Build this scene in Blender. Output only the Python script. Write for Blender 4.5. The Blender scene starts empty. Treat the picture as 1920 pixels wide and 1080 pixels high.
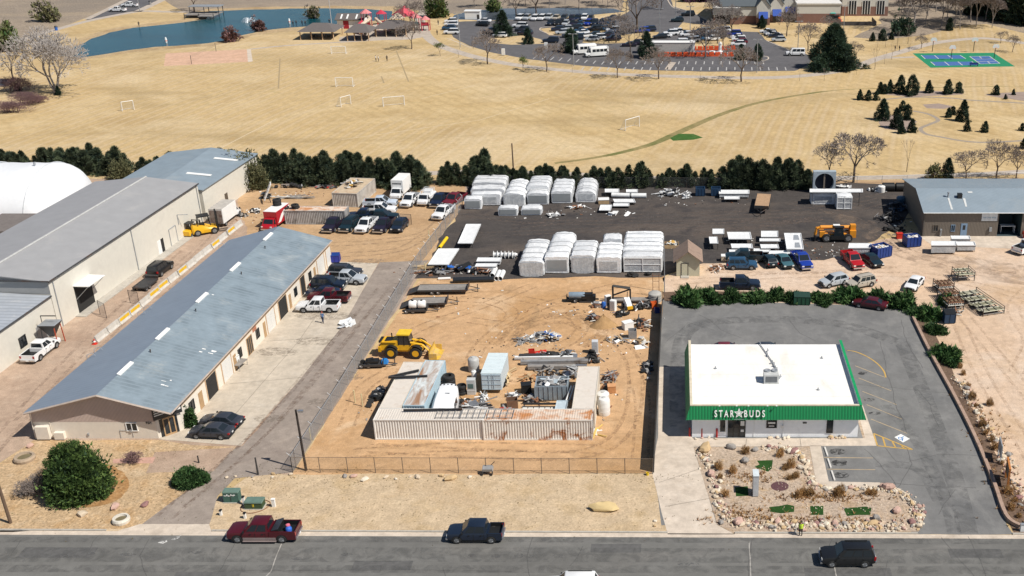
import bpy,math,random,mathutils
import numpy as np
from mathutils import Vector,Matrix
R=math.radians
S=bpy.context.scene
COL=S.collection
# ------------------------------------------------------------------ camera, sky, sun, exposure
F=2047.0;CX=1265.0;CY=540.0;TH=R(23.3);H=64.0
cam_d=bpy.data.cameras.new('camera');cam=bpy.data.objects.new('camera',cam_d);COL.objects.link(cam)
cam.location=(0,0,H);cam.rotation_euler=(math.pi/2-TH,0,0)
cam_d.sensor_width=36;cam_d.lens=F/1920*36;cam_d.shift_x=-(CX-960)/1920
cam_d.clip_start=1;cam_d.clip_end=9000
S.camera=cam
SUN_EL=R(51);SUN_AZ=R(-24)
w=bpy.data.worlds.new('World');S.world=w;w.use_nodes=True
nt=w.node_tree;bg=nt.nodes['Background']
sky=nt.nodes.new('ShaderNodeTexSky');sky.sky_type='NISHITA';sky.sun_disc=False
sky.sun_elevation=SUN_EL;sky.sun_rotation=math.pi/2-SUN_AZ;sky.altitude=1500
nt.links.new(sky.outputs[0],bg.inputs[0]);bg.inputs[1].default_value=0.064
sd=bpy.data.lights.new('sun','SUN');sd.energy=4.7;sd.angle=R(0.53);sd.color=(1.0,0.945,0.86)
so=bpy.data.objects.new('sun',sd);COL.objects.link(so)
so.rotation_euler=Vector((math.cos(SUN_EL)*math.cos(SUN_AZ),math.cos(SUN_EL)*math.sin(SUN_AZ),math.sin(SUN_EL))).to_track_quat('Z','Y').to_euler()
so.location=(60,60,120)
S.view_settings.view_transform='Standard';S.view_settings.look='None'
S.view_settings.exposure=0.21;S.view_settings.gamma=1.0
S.view_settings.use_curve_mapping=False
S.cycles.max_bounces=5;S.cycles.transparent_max_bounces=16
# ------------------------------------------------------------------ helpers
def P(px,py,z=0.0):
 """ground point (metres) seen at a pixel of the survey photograph, at height z"""
 v=(py-CY)/F;t=(H-z)/(math.sin(TH)+v*math.cos(TH))
 return(t*(px-CX)/F,t*(math.cos(TH)-v*math.sin(TH)),z)
def G(px,py,z=0.0):
 p=P(px,py,z);return(p[0],p[1])
class MB:
 """collects shapes into one mesh; cur = material slot"""
 def __init__(s):s.v=[];s.f=[];s.m=[];s.cur=0;s.T=None
 def add(s,vs,fs):
  b=len(s.v)
  if s.T is not None:vs=[tuple(s.T@Vector(p))for p in vs]
  s.v+=[tuple(p)for p in vs];s.f+=[tuple(b+i for i in f)for f in fs];s.m+=[s.cur]*len(fs)
  return s
 def slot(s,i):s.cur=i;return s
 def box(s,c,d,rz=0.0,top=None,tilt=None):
  x,y,z=d[0]/2,d[1]/2,d[2]/2;k=top or 1.0
  vs=[(-x,-y,-z),(x,-y,-z),(x,y,-z),(-x,y,-z),(-x*k,-y*k,z),(x*k,-y*k,z),(x*k,y*k,z),(-x*k,y*k,z)]
  m=Matrix.Translation(c)@Matrix.Rotation(rz,4,'Z')
  if tilt:m=m@Matrix.Rotation(tilt[0],4,'X')@Matrix.Rotation(tilt[1],4,'Y')
  return s.add([tuple(m@Vector(p))for p in vs],[(3,2,1,0),(4,5,6,7),(0,1,5,4),(1,2,6,5),(2,3,7,6),(3,0,4,7)])
 def bx(s,x0,x1,y0,y1,z0,z1):return s.box(((x0+x1)/2,(y0+y1)/2,(z0+z1)/2),(x1-x0,y1-y0,z1-z0))
 def hexa(s,b,t):
  return s.add(list(b)+list(t),[(3,2,1,0),(4,5,6,7),(0,1,5,4),(1,2,6,5),(2,3,7,6),(3,0,4,7)])
 def quad(s,*p):return s.add(p,[tuple(range(len(p)))])
 def tube(s,a,b,r0,r1=None,n=6,cap=True):
  a=Vector(a);b=Vector(b);r1=r0 if r1 is None else r1
  d=(b-a)
  if d.length<1e-6:return s
  q=d.to_track_quat('Z','Y');vs=[]
  for k in range(n):
   e=q@Vector((math.cos(2*math.pi*k/n),math.sin(2*math.pi*k/n),0))
   vs+=[tuple(a+e*r0),tuple(b+e*r1)]
  fs=[(2*k,2*((k+1)%n),2*((k+1)%n)+1,2*k+1)for k in range(n)]
  if cap:fs+=[tuple(range(2*n-2,-1,-2)),tuple(range(1,2*n,2))]
  return s.add(vs,fs)
 def path(s,pts,r,n=5):
  for a,b in zip(pts,pts[1:]):s.tube(a,b,r,n=n)
  return s
 def lathe(s,prof,n=16,m=None):
  vs=[];k=len(prof)
  for i in range(n):
   a=2*math.pi*i/n
   for r,z in prof:vs.append((r*math.cos(a),r*math.sin(a),z))
  fs=[(i*k+j,((i+1)%n)*k+j,((i+1)%n)*k+j+1,i*k+j+1)for i in range(n)for j in range(k-1)]
  if prof[0][0]>1e-4:fs.append(tuple(i*k for i in range(n-1,-1,-1)))
  if prof[-1][0]>1e-4:fs.append(tuple(i*k+k-1 for i in range(n)))
  if m is not None:vs=[tuple(m@Vector(p))for p in vs]
  return s.add(vs,fs)
 def prism(s,pts,z0,z1):
  n=len(pts);vs=[(x,y,z0)for x,y in pts]+[(x,y,z1)for x,y in pts]
  return s.add(vs,[tuple(range(n-1,-1,-1)),tuple(range(n,2*n))]+[(i,(i+1)%n,n+(i+1)%n,n+i)for i in range(n)])
 def xprism(s,pts,y0,y1):
  """profile in x-z pushed along y"""
  n=len(pts);vs=[(x,y0,z)for x,z in pts]+[(x,y1,z)for x,z in pts]
  return s.add(vs,[tuple(range(n)),tuple(range(2*n-1,n-1,-1))]+[(n+i,n+(i+1)%n,(i+1)%n,i)for i in range(n)])
 def loft(s,secs,cap=True,closed=True):
  n=len(secs[0]);vs=[p for q in secs for p in q];fs=[]
  for i in range(len(secs)-1):
   for j in range(n if closed else n-1):
    fs.append((i*n+j,i*n+(j+1)%n,(i+1)*n+(j+1)%n,(i+1)*n+j))
  if cap:fs+=[tuple(range(n-1,-1,-1)),tuple(range((len(secs)-1)*n,len(secs)*n))]
  return s.add(vs,fs)
 def build(s,name,mats,parent=None,smooth=None,loc=None,rz=0.0,label=None,kind=None):
  me=bpy.data.meshes.new(name);me.from_pydata(s.v,[],s.f)
  if not isinstance(mats,(list,tuple)):mats=[mats]
  for m in mats:me.materials.append(m)
  me.polygons.foreach_set('material_index',s.m)
  if smooth is not None:
   me.polygons.foreach_set('use_smooth',[True]*len(s.f))
   me.set_sharp_from_angle(angle=R(smooth))
  me.update()
  o=bpy.data.objects.new(name,me);COL.objects.link(o)
  if parent:o.parent=parent
  if loc is not None:o.location=loc;o.rotation_euler[2]=rz
  if label:o['label']=label
  if kind:o['kind']=kind
  return o
def tag(o,label,cat,group=None):
 o['label']=label;o['category']=cat
 if group:o['group']=group
 return o
def thing(name,label,cat,loc=(0,0,0),rz=0.0,group=None):
 o=bpy.data.objects.new(name,None);COL.objects.link(o);o.empty_display_size=0.3
 o.location=loc;o.rotation_euler=(0,0,rz)
 return tag(o,label,cat,group)
def kids(o):return KID.get(o.name,None)or[c for c in o.children]
KID={}
def dup(root,loc,rz=0.0,label=None,cat=None,group=None,scale=None):
 r=root.copy();COL.objects.link(r);r.location=loc;r.rotation_euler=(0,0,rz)
 if scale is not None:r.scale=scale if isinstance(scale,(tuple,list))else(scale,)*3
 if label:r['label']=label
 if cat:r['category']=cat
 if group:r['group']=group
 for ch in root.children:
  c=ch.copy();COL.objects.link(c);c.parent=r
  for g in ch.children:
   d=g.copy();COL.objects.link(d);d.parent=c
 return r
# ------------------------------------------------------------------ materials
def _nodes(name):
 m=bpy.data.materials.new(name);m.use_nodes=True
 return m,m.node_tree,m.node_tree.nodes['Principled BSDF']
def noise(nt,sc,det=5,rough=.6,dist=0.0,stretch=None,rot=0.0):
 tc=nt.nodes.new('ShaderNodeTexCoord');out=tc.outputs['Object']
 if stretch or rot:
  mp=nt.nodes.new('ShaderNodeMapping');nt.links.new(out,mp.inputs[0])
  mp.inputs['Scale'].default_value=(*(stretch or(1,1)),1);mp.inputs['Rotation'].default_value=(0,0,R(rot));out=mp.outputs[0]
 n=nt.nodes.new('ShaderNodeTexNoise');n.inputs['Scale'].default_value=sc;n.inputs['Detail'].default_value=det
 n.inputs['Roughness'].default_value=rough;n.inputs['Distortion'].default_value=dist
 nt.links.new(out,n.inputs['Vector']);return n.outputs[0]
def ramp(nt,sock,lo,hi,a=0.0,b=1.0):
 r=nt.nodes.new('ShaderNodeMapRange');r.inputs[1].default_value=lo;r.inputs[2].default_value=hi
 r.inputs[3].default_value=a;r.inputs[4].default_value=b;nt.links.new(sock,r.inputs[0]);return r.outputs[0]
def mixc(nt,fac,a,b,mode='MIX'):
 m=nt.nodes.new('ShaderNodeMix');m.data_type='RGBA';m.blend_type=mode
 for s_,v in((m.inputs[0],fac),(m.inputs[6],a),(m.inputs[7],b)):
  if isinstance(v,(int,float)):s_.default_value=v
  elif isinstance(v,(tuple,list)):s_.default_value=(*v[:3],1)
  else:nt.links.new(v,s_)
 return m.outputs[2]
def grey(nt,sock):
 c=nt.nodes.new('ShaderNodeCombineColor')
 for i in range(3):nt.links.new(sock,c.inputs[i])
 return c.outputs[0]
def bump(nt,bs,sock,st,dist=0.05):
 b=nt.nodes.new('ShaderNodeBump');b.inputs['Strength'].default_value=st;b.inputs['Distance'].default_value=dist
 nt.links.new(sock,b.inputs['Height']);nt.links.new(b.outputs[0],bs.inputs['Normal'])
def wave(nt,sc,axis='X',prof='SIN',dist=0.0,rot=0.0,dscale=1.0):
 tc=nt.nodes.new('ShaderNodeTexCoord');mp=nt.nodes.new('ShaderNodeMapping');nt.links.new(tc.outputs['Object'],mp.inputs[0])
 mp.inputs['Rotation'].default_value=(0,0,R(rot))
 n=nt.nodes.new('ShaderNodeTexWave');n.bands_direction=axis;n.wave_profile=prof
 n.inputs['Scale'].default_value=sc;n.inputs['Distortion'].default_value=dist;n.inputs['Detail'].default_value=2;n.inputs['Detail Scale'].default_value=dscale
 nt.links.new(mp.outputs[0],n.inputs['Vector']);return n.outputs['Fac']
_mc={}
def M(name,col,rough=.65,metal=0.0,var=.14,sc=1.6,col2=None,lo=.52,hi=.7,sc2=.5,bmp=0.0,coat=0.0,stretch=None,emit=0):
 """general surface: colour with uneven tone, optional second colour in patches (stains, rust, wear)"""
 if name in _mc:return _mc[name]
 m,nt,bs=_nodes(name)
 n=noise(nt,sc,6);c=mixc(nt,ramp(nt,n,.3,.7),[x*(1-var)for x in col],[min(1,x*(1+var))for x in col])
 if col2:c=mixc(nt,ramp(nt,noise(nt,sc2,6,.65,.6,stretch),lo,hi),c,col2)
 nt.links.new(c,bs.inputs['Base Color'])
 bs.inputs['Roughness'].default_value=rough;bs.inputs['Metallic'].default_value=metal
 if coat:bs.inputs['Coat Weight'].default_value=coat;bs.inputs['Coat Roughness'].default_value=.06
 if bmp:bump(nt,bs,noise(nt,sc*4,5),bmp)
 _mc[name]=m;return m
def paint(name,col):return M('paint_'+name,col,rough=.38,var=.05,sc=.8,coat=.3)
def ground_mat(name,col,layers,grain=(14,.25),bmp=.25,rough=.95):
 """ground cover: base colour, then patches (colour, scale, lo, hi, strength, stretch, rot)"""
 m,nt,bs=_nodes(name)
 c=mixc(nt,ramp(nt,noise(nt,.35,8,.65),.3,.7),[x*.87 for x in col],[x*1.12 for x in col])
 for L in layers:
  L=list(L)+[None]*(8-len(L))
  if L[7]=='wave':
   f=ramp(nt,wave(nt,L[1],'X','SIN',3.0,L[6]or 0,.25),L[2],L[3],0,L[4]or 1)
   f2=ramp(nt,noise(nt,.012,3),.44,.54);mm=nt.nodes.new('ShaderNodeMath');mm.operation='MULTIPLY'
   nt.links.new(f,mm.inputs[0]);nt.links.new(f2,mm.inputs[1]);f=mm.outputs[0]
  elif L[7]=='wave2':
   f=ramp(nt,wave(nt,L[1],'X','SIN',3.0,L[6]or 0,.25),L[2],L[3],0,L[4]or 1)
   f2=ramp(nt,noise(nt,.012,3),.52,.44);mm=nt.nodes.new('ShaderNodeMath');mm.operation='MULTIPLY'
   nt.links.new(f,mm.inputs[0]);nt.links.new(f2,mm.inputs[1]);f=mm.outputs[0]
  else:f=ramp(nt,noise(nt,L[1],7,.62,.4,L[5],L[6]or 0),L[2],L[3],0,L[4]if L[4]is not None else 1)
  c=mixc(nt,f,c,L[0])
 g=noise(nt,grain[0]*.5,3,.75)
 c=mixc(nt,1.0,c,grey(nt,ramp(nt,g,.25,.75,1-grain[1],1+grain[1])),'MULTIPLY')
 g2=noise(nt,1.1,8,.72)
 c=mixc(nt,1.0,c,grey(nt,ramp(nt,g2,.3,.7,1-(.17 if rough>.9 else .09),1+(.17 if rough>.9 else .09))),'MULTIPLY')
 nt.links.new(c,bs.inputs['Base Color']);bs.inputs['Roughness'].default_value=rough
 bs.inputs['Specular IOR Level'].default_value=.2
 if bmp:bump(nt,bs,g2,bmp,.15)
 return m
def blot(name,col,a,sc=1.6):
 """stain with a ragged, fading outline"""
 m,nt,bs=_nodes(name);bs.inputs['Base Color'].default_value=(*col,1);bs.inputs['Roughness'].default_value=.8
 nt.links.new(ramp(nt,noise(nt,sc,6,.65,.8),.42,.62,0,a),bs.inputs['Alpha']);return m
def veil(name,col,a):
 """woven wire mesh too fine to see wire by wire"""
 m,nt,bs=_nodes(name);bs.inputs['Base Color'].default_value=(*col,1);bs.inputs['Roughness'].default_value=.6
 f=ramp(nt,noise(nt,9,3),.3,.7,a*.6,a*1.4);nt.links.new(f,bs.inputs['Alpha']);return m
def lines_mat(name,col,sc,axis='X',dark=.7,rough=.45,metal=.0,bst=.5,var=.1,stain=None,sc2=.35,dist=.03):
 """ribbed sheet metal"""
 m,nt,bs=_nodes(name)
 c=mixc(nt,ramp(nt,noise(nt,.5,7,.6),.3,.7),[x*(1-var)for x in col],[min(1,x*(1+var))for x in col])
 if stain:c=mixc(nt,ramp(nt,noise(nt,sc2,7,.65,.5),.55,.75),c,stain)
 wv=wave(nt,sc,axis)
 c=mixc(nt,ramp(nt,wv,.0,.35,1,0),c,[x*dark for x in col])
 nt.links.new(c,bs.inputs['Base Color']);bs.inputs['Roughness'].default_value=rough;bs.inputs['Metallic'].default_value=metal
 bump(nt,bs,wv,bst,dist);return m
BLACK=M('black_plastic',(.012,.013,.014),.5);RUBBER=M('tyre_rubber',(.018,.018,.018),.85,bmp=.2)
STEEL=M('bare_steel',(.42,.43,.44),.4,.7);CHROME=M('bright_metal',(.6,.61,.62),.25,.8,var=.05)
GALV=M('galvanised',(.36,.38,.4),.5,.4);DKSTEEL=M('dark_steel',(.05,.05,.052),.55,.2,col2=(.09,.05,.03))
def _glass():
 m,nt,bs=_nodes('vehicle_glass');bs.inputs['Base Color'].default_value=(.016,.022,.028,1);bs.inputs['Roughness'].default_value=.08
 bs.inputs['Specular IOR Level'].default_value=.5;return m
GLASS=_glass()
WGLASS=M('window_glass',(.02,.025,.03),.08,var=.3)
LAMP=M('lamp_lens',(.75,.75,.72),.12,var=.05);TAIL=M('tail_lens',(.32,.01,.012),.2,var=.05)
WHITE=M('white_paint',(.78,.78,.76),.5,var=.05,sc=1.2);WHITEM=M('white_metal',(.74,.75,.75),.45,var=.07,col2=(.5,.48,.44),lo=.6,hi=.85)
RIM=M('wheel_rim',(.26,.27,.28),.35,.5)
CONC=M('concrete',(.42,.39,.34),.85,var=.12,col2=(.3,.28,.25),sc2=1.1)
WOOD=M('raw_wood',(.42,.29,.16),.8,col2=(.3,.22,.14));WOODG=M('weathered_wood',(.26,.24,.22),.85,col2=(.16,.15,.14))
RUST=M('rusty_steel',(.22,.10,.05),.8,col2=(.1,.06,.05))
YELLOW=M('machine_yellow',(.72,.40,.015),.4,var=.08,col2=(.35,.2,.04),lo=.62,hi=.85);ORANGE=M('machine_orange',(.68,.27,.02),.42,var=.08)
rnd=random.Random(7)
def rot2(x,y,a):return(x*math.cos(a)-y*math.sin(a),x*math.sin(a)+y*math.cos(a))
# ------------------------------------------------------------------ ground, roads, water
def jag(pts,rough,step=1.6,seed=0,closed=True):
 """subdivide an outline and let it wander by about `rough` metres"""
 r=random.Random(seed);out=[];n=len(pts)
 for i in range(n if closed else n-1):
  a=Vector(pts[i]);b=Vector(pts[(i+1)%n]);d=b-a;L=d.length
  k=max(1,min(90,int(L/step)));nv=Vector((-d.y,d.x))/max(L,1e-6)
  ph=[r.uniform(0,6.28)for _ in range(4)]
  for j in range(k):
   t=j/k;e=min(1,4*t,4*(1-t))if k>3 else 0
   o=sum(math.sin(ph[q]+t*L*fr)*am for q,(fr,am)in enumerate(((.25,.5),(.7,.3),(1.9,.2),(4,.12))))
   out.append(tuple(a+d*t+nv*(rough*(o*e+r.uniform(-.25,.25)*(j>0)))))
 if not closed:out.append(tuple(pts[-1]))
 return out
def sheet(name,px,mat,lv,rough=0.0,seed=1,world=False,step=1.6,kind='structure'):
 pts=[tuple(p)for p in px]if world else[G(*p)for p in px]
 if rough:pts=jag(pts,rough,step,seed)
 b=MB();b.add([(x,y,0)for x,y in pts],[tuple(range(len(pts)))])
 o=b.build(name,mat,loc=(0,0,.004*lv),kind=kind)
 if o.data.polygons[0].normal.z<0:o.data.flip_normals()
 return o
def smooth_line(pts,n=6):
 out=[];q=[Vector(p)for p in pts];q=[2*q[0]-q[1]]+q+[2*q[-1]-q[-2]]
 for i in range(1,len(q)-2):
  for k in range(n):
   t=k/n;a,b,c,d=q[i-1:i+3]
   out.append(tuple(.5*((2*b)+(c-a)*t+(2*a-5*b+4*c-d)*t*t+(3*b-a-3*c+d)*t**3)))
 out.append(tuple(q[-2]));return out
def ribbon_pts(line,w):
 v=[Vector(p)for p in line];L=[];Rr=[]
 for i,p in enumerate(v):
  d=(v[min(i+1,len(v)-1)]-v[max(i-1,0)]);d.normalize();nv=Vector((-d.y,d.x))
  ww=w[i]if isinstance(w,list)else w
  L.append(p+nv*ww/2);Rr.append(p-nv*ww/2)
 return L,Rr
def ribbon(name,px,width,mat,lv,sm=True,jit=0.0,mb=None,seed=3,kind='structure'):
 line=[G(*p)for p in px]
 if sm:line=smooth_line(line)
 if jit:line=jag(line,jit,.8,seed,closed=False)
 L,Rr=ribbon_pts(line,width);b=mb or MB();n=len(L)
 z=.004*lv if mb else 0
 b.add([(p.x,p.y,z)for p in Rr]+[(p.x,p.y,z)for p in L],[(i,i+1,n+i+1,n+i)for i in range(n-1)])
 if mb is None:return b.build(name,mat,loc=(0,0,.004*lv),kind=kind)
g_grass=ground_mat('dry_grass',(.505,.37,.19),[((.36,.25,.12),.035,.5,.66,.5),((.60,.47,.28),.06,.5,.68,.7),((.30,.25,.12),.11,.62,.72,.55,(1,2.2)),((.40,.29,.15),.28,.56,.7,.5,(.3,1),20),((.62,.49,.32),.115,.5,1,.46,None,12,'wave'),((.33,.23,.12),.115,.0,.4,.2,None,12,'wave'),((.35,.24,.11),.1,.5,.95,.25,None,-38,'wave2'),((.62,.5,.33),.018,.5,.64,.55),((.33,.24,.12),.05,.54,.68,.65,(.35,1),5),((.40,.27,.12),.16,.56,.7,.5),((.34,.28,.12),.3,.62,.74,.5),((.31,.23,.12),.02,.55,.68,.6,(.4,1),10),((.28,.2,.1),.5,.63,.72,.4)],bmp=.4)
g_sand=ground_mat('yard_sand',(.51,.325,.178),[((.43,.255,.12),.07,.48,.64,.85),((.62,.45,.29),.14,.54,.68,.7),((.30,.185,.095),.35,.6,.72,.6,(.2,1),-20),((.31,.19,.1),.7,.6,.72,.55,(.16,1.2),12),((.27,.18,.1),.18,.6,.7,.65,(1,.6),30),((.24,.16,.1),1.6,.66,.74,.5)],bmp=.6)
g_verge=ground_mat('verge_dirt',(.50,.385,.255),[((.43,.31,.17),.3,.5,.66,.6),((.58,.46,.31),.7,.55,.7,.5),((.36,.28,.18),1.6,.66,.74,.4),((.44,.31,.18),.12,.52,.68,.5)],grain=(9,.3),bmp=.5)
g_yard=ground_mat('dark_millings',(.068,.06,.056),[((.115,.093,.078),.1,.46,.66,.9,(.3,1)),((.045,.041,.042),.25,.5,.66,.8),((.16,.135,.115),.5,.64,.76,.5,(.25,1),6),((.24,.2,.16),1.5,.73,.78,.6)],grain=(10,.35),bmp=.6)
g_dirt=ground_mat('lane_dirt',(.40,.295,.22),[((.31,.215,.155),.12,.5,.66,.7),((.5,.39,.3),.25,.55,.7,.6),((.22,.15,.11),.7,.62,.74,.5,(1,.25),4),((.15,.11,.09),.45,.68,.74,.5)],bmp=.5)
g_tan=ground_mat('tan_dirt',(.45,.30,.17),[((.36,.23,.125),.1,.5,.66,.7),((.53,.38,.24),.22,.55,.7,.5),((.30,.2,.12),.5,.62,.74,.5,(.3,1),25)],bmp=.5)
g_pale=ground_mat('pale_dirt',(.56,.41,.29),[((.61,.49,.39),.045,.45,.6,.9),((.48,.32,.18),.1,.52,.68,.6),((.40,.28,.17),.6,.64,.76,.5,(1,.22),18),((.33,.25,.17),.16,.66,.72,.5)],bmp=.5)
g_street=ground_mat('road_asphalt',(.16,.157,.148),[((.12,.117,.11),.25,.5,.66,.7,(.12,1)),((.21,.2,.185),.5,.55,.7,.6,(.2,1)),((.09,.09,.09),.9,.68,.74,.6,(.5,1))],grain=(20,.12),bmp=.12,rough=.85)
g_lot=ground_mat('lot_asphalt',(.178,.176,.172),[((.14,.14,.14),.16,.5,.64,.8),((.24,.235,.225),.3,.52,.68,.7,(1,.4)),((.1,.1,.1),1.1,.68,.75,.55),((.24,.235,.225),.09,.56,.68,.45)],grain=(20,.13),bmp=.15,rough=.85)
g_drive=ground_mat('drive_asphalt',(.285,.24,.205),[((.22,.18,.155),.2,.5,.66,.7,(.6,1),60),((.36,.3,.25),.35,.55,.7,.5),((.15,.12,.1),1.2,.67,.74,.5)],grain=(16,.15),bmp=.2)
g_conc=ground_mat('apron_concrete',(.50,.435,.35),[((.45,.385,.31),.2,.5,.66,.7,(1,.3),35),((.57,.52,.45),.4,.55,.7,.4),((.3,.25,.2),.8,.66,.76,.5,(1,.3),40)],grain=(20,.1),bmp=.12)
g_walk=ground_mat('pale_concrete',(.56,.48,.395),[((.42,.35,.28),.4,.5,.68,.6),((.56,.5,.43),.7,.55,.7,.4)],grain=(20,.08),bmp=.1)
g_mulch=ground_mat('garden_gravel',(.47,.335,.20),[((.36,.22,.1),.35,.5,.66,.7),((.56,.44,.3),.6,.53,.68,.6),((.25,.2,.1),2.0,.64,.74,.6),((.62,.52,.4),2.6,.66,.74,.7)],grain=(7,.45),bmp=.8)
g_rockbed=ground_mat('rock_bed',(.43,.34,.26),[((.36,.25,.15),.5,.5,.66,.7),((.32,.21,.1),1.1,.56,.68,.6),((.5,.42,.35),.8,.55,.7,.5),((.22,.17,.12),2.2,.66,.76,.5)],grain=(7,.45),bmp=.8)
g_bark=ground_mat('bark_bed',(.15,.1,.07),[((.09,.06,.045),.8,.5,.66,.7),((.26,.19,.13),1.3,.58,.7,.6)],grain=(8,.4),bmp=.8)
g_scrub=ground_mat('scrub_field',(.29,.235,.18),[((.22,.185,.15),.02,.45,.6,.8),((.37,.29,.2),.05,.52,.68,.7,(.4,1),10),((.17,.14,.115),.2,.58,.7,.6)],grain=(4,.4),bmp=.6)
g_bank=ground_mat('pond_bank',(.42,.31,.18),[((.3,.2,.1),.1,.5,.64,.8),((.52,.42,.28),.2,.55,.7,.5),((.22,.16,.1),.6,.62,.72,.6)],grain=(4,.4),bmp=.6)
g_green=ground_mat('green_strip',(.26,.21,.095),[((.12,.14,.04),.15,.45,.62,.8),((.34,.26,.12),.4,.56,.7,.7)],bmp=.4)
g_lush=ground_mat('lush_grass',(.045,.115,.022),[((.09,.14,.04),.5,.5,.66,.7)],bmp=.5)
g_turf=ground_mat('turf',(.02,.062,.012),[((.035,.085,.018),1.2,.5,.66,.8)],grain=(18,.4),bmp=.6)
g_pink=ground_mat('court_sand',(.57,.37,.26),[((.52,.33,.22),.2,.5,.66,.6)],bmp=.3)
g_car=ground_mat('car_park_asphalt',(.115,.112,.118),[((.09,.088,.094),.06,.5,.66,.7),((.15,.145,.145),.12,.55,.7,.5)],grain=(8,.1),bmp=.1)
g_fpath=ground_mat('path_concrete',(.44,.38,.32),[((.37,.32,.27),.1,.5,.68,.6)],grain=(8,.1),bmp=.1)
def water_mat(name,col,rough):
 m,nt,bs=_nodes(name);c=mixc(nt,ramp(nt,noise(nt,.045,6,.6,.5,(.4,1)),.35,.68),col,[x*1.75 for x in col]);nt.links.new(c,bs.inputs['Base Color'])
 bs.inputs['Roughness'].default_value=rough;bump(nt,bs,noise(nt,.9,4,.6,.2,(.5,1)),.35,.25);return m
g_water=water_mat('pond_water',(.003,.045,.062),.2);g_water2=water_mat('grey_water',(.06,.07,.085),.25)
g_line=M('road_paint',(.66,.63,.58),.7,col2=(.3,.29,.28),lo=.5,hi=.75,sc2=1.4);g_yel=M('yellow_paint',(.56,.34,.07),.7,col2=(.3,.24,.15),lo=.5,hi=.8,sc2=1.2)
g_tan_line=M('faded_yellow_paint',(.44,.33,.2),.7,col2=(.25,.22,.19),lo=.45,hi=.75,sc2=1.2)
g_crack=M('tar_crack',(.085,.083,.08),.8);g_seal=M('pale_seam',(.38,.36,.33),.8)
sheet('ground',[(-4500,-600),(4500,-600),(4500,6000),(-4500,6000)],g_grass,0,world=True)
# park
sheet('scrub',[(-900,-120),(330,-120),(300,-8),(236,2),(160,34),(105,56),(36,80),(-60,104),(-900,200)],g_scrub,1,1.2,2,step=6)
sheet('scrub',[(300,-8),(340,-120),(1190,-120),(1166,18),(1090,30),(880,24),(820,26),(770,17),(640,14),(480,17),(400,19),(345,22),(322,10)],g_scrub,1,1.5,4,step=6)
sheet('scrub',[(1640,-60),(2500,-60),(2300,55),(1920,62),(1850,45),(1800,48),(1735,66),(1650,74),(1600,70),(1640,50),(1660,25)],g_scrub,1,1.5,5,step=6)
sheet('pond_bank',[(85,100),(120,88),(150,72),(215,52),(300,42),(340,37),(384,31),(384,17),(480,13),(640,11),(745,12),(775,24),(705,46),(640,50),(560,57),(490,64),(440,77),(400,86),(330,91),(250,98),(170,110),(125,114),(90,116)],g_bank,2,1.3,6,step=3)
sheet('pond_water',[(112,104),(136,90),(165,76),(205,61),(250,52),(300,47),(345,42),(386,36),(392,21),(470,18),(560,16),(640,16),(700,18),(735,21),(730,36),(690,40),(640,44),(570,50),(530,53),(490,58),(450,67),(420,76),(390,81),(330,86),(290,88),(250,93),(200,101),(150,108)],g_water,4,1.0,7,step=3)
sheet('pond_water',[(845,36),(852,28),(880,21),(940,16),(1050,15),(1150,16),(1172,22),(1120,27),(1050,32),(980,37),(900,38)],g_water2,4,.8,8,step=3)
sheet('pond_water',[(-40,146),(12,148),(24,153),(16,161),(-40,163)],g_water2,3,.4,9)
sheet('road',[(160,38),(238,-4),(262,-20),(340,-20),(296,0),(252,22),(205,32)],g_car,3,.2,10)
ribbon('path',[(-60,100),(36,76),(100,57),(167,39),(257,22),(310,22),(372,23)],3.0,g_fpath,4)
ribbon('path',[(257,22),(285,9),(320,-8)],3.0,g_fpath,4)
ribbon('path',[(163,36),(200,18),(240,-2)],2.2,g_fpath,4)
ribbon('path',[(470,92),(520,87),(560,84),(640,79),(745,73),(790,70)],1.6,g_fpath,3)
ribbon('path',[(826,-12),(800,14),(788,34),(792,52),(803,70),(822,84),(860,98),(905,110),(950,119),(1000,126),(1100,135.5),(1200,141),(1300,144),(1400,146),(1480,144),(1550,137),(1600,127),(1640,112),(1690,97),(1750,81),(1830,72),(1880,75),(1940,84)],3.4,g_fpath,3)
sheet('playground_pad',[(690,60),(700,44),(770,40),(802,44),(806,66),(770,74),(700,76),(640,80),(636,70)],g_fpath,2,.5,11)
ribbon('path',[(1650,109),(1680,108),(1714,107)],2.0,g_fpath,4)
sheet('sand_court',[(311,100),(462,92.5),(472,115.5),(307,124)],g_pink,2,.15,12)
sheet('court_edge',[(463,92.4),(470,92),(474,115),(465,116.5)],g_walk,3)
sheet('car_park',[(836,43),(870,40),(990,37),(1120,36),(1162,33),(1180,20),(1170,-30),(1250,-30),(1262,12),(1300,24),(1330,42),(1345,58),(1422,60),(1434,74),(1488,96),(1522,104),(1516,122),(1490,133),(1330,134.5),(1200,131),(1090,123),(990,111),(920,98),(880,86),(850,70)],g_car,2,.3,13)
ISL=[[(1012,54),(1040,51),(1135,50),(1170,54),(1165,58),(1060,66),(1030,66)],[(1095,72),(1160,66),(1215,60),(1235,60),(1232,67),(1200,80),(1130,82),(1092,80)],[(1300,75),(1350,68),(1372,72),(1368,92),(1290,93),(1255,93),(1270,84)],[(920,72),(985,66),(1015,74),(1022,82),(960,84),(915,80)],[(1280,42),(1330,48),(1350,56),(1330,60),(1270,54)]]
for i,q in enumerate(ISL):sheet('planted_island',q,g_grass,4,.15,20+i)
sheet('crossing',[(1268,117),(1257,131),(1246,130),(1256,116)],g_fpath,4)
b=MB()
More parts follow.
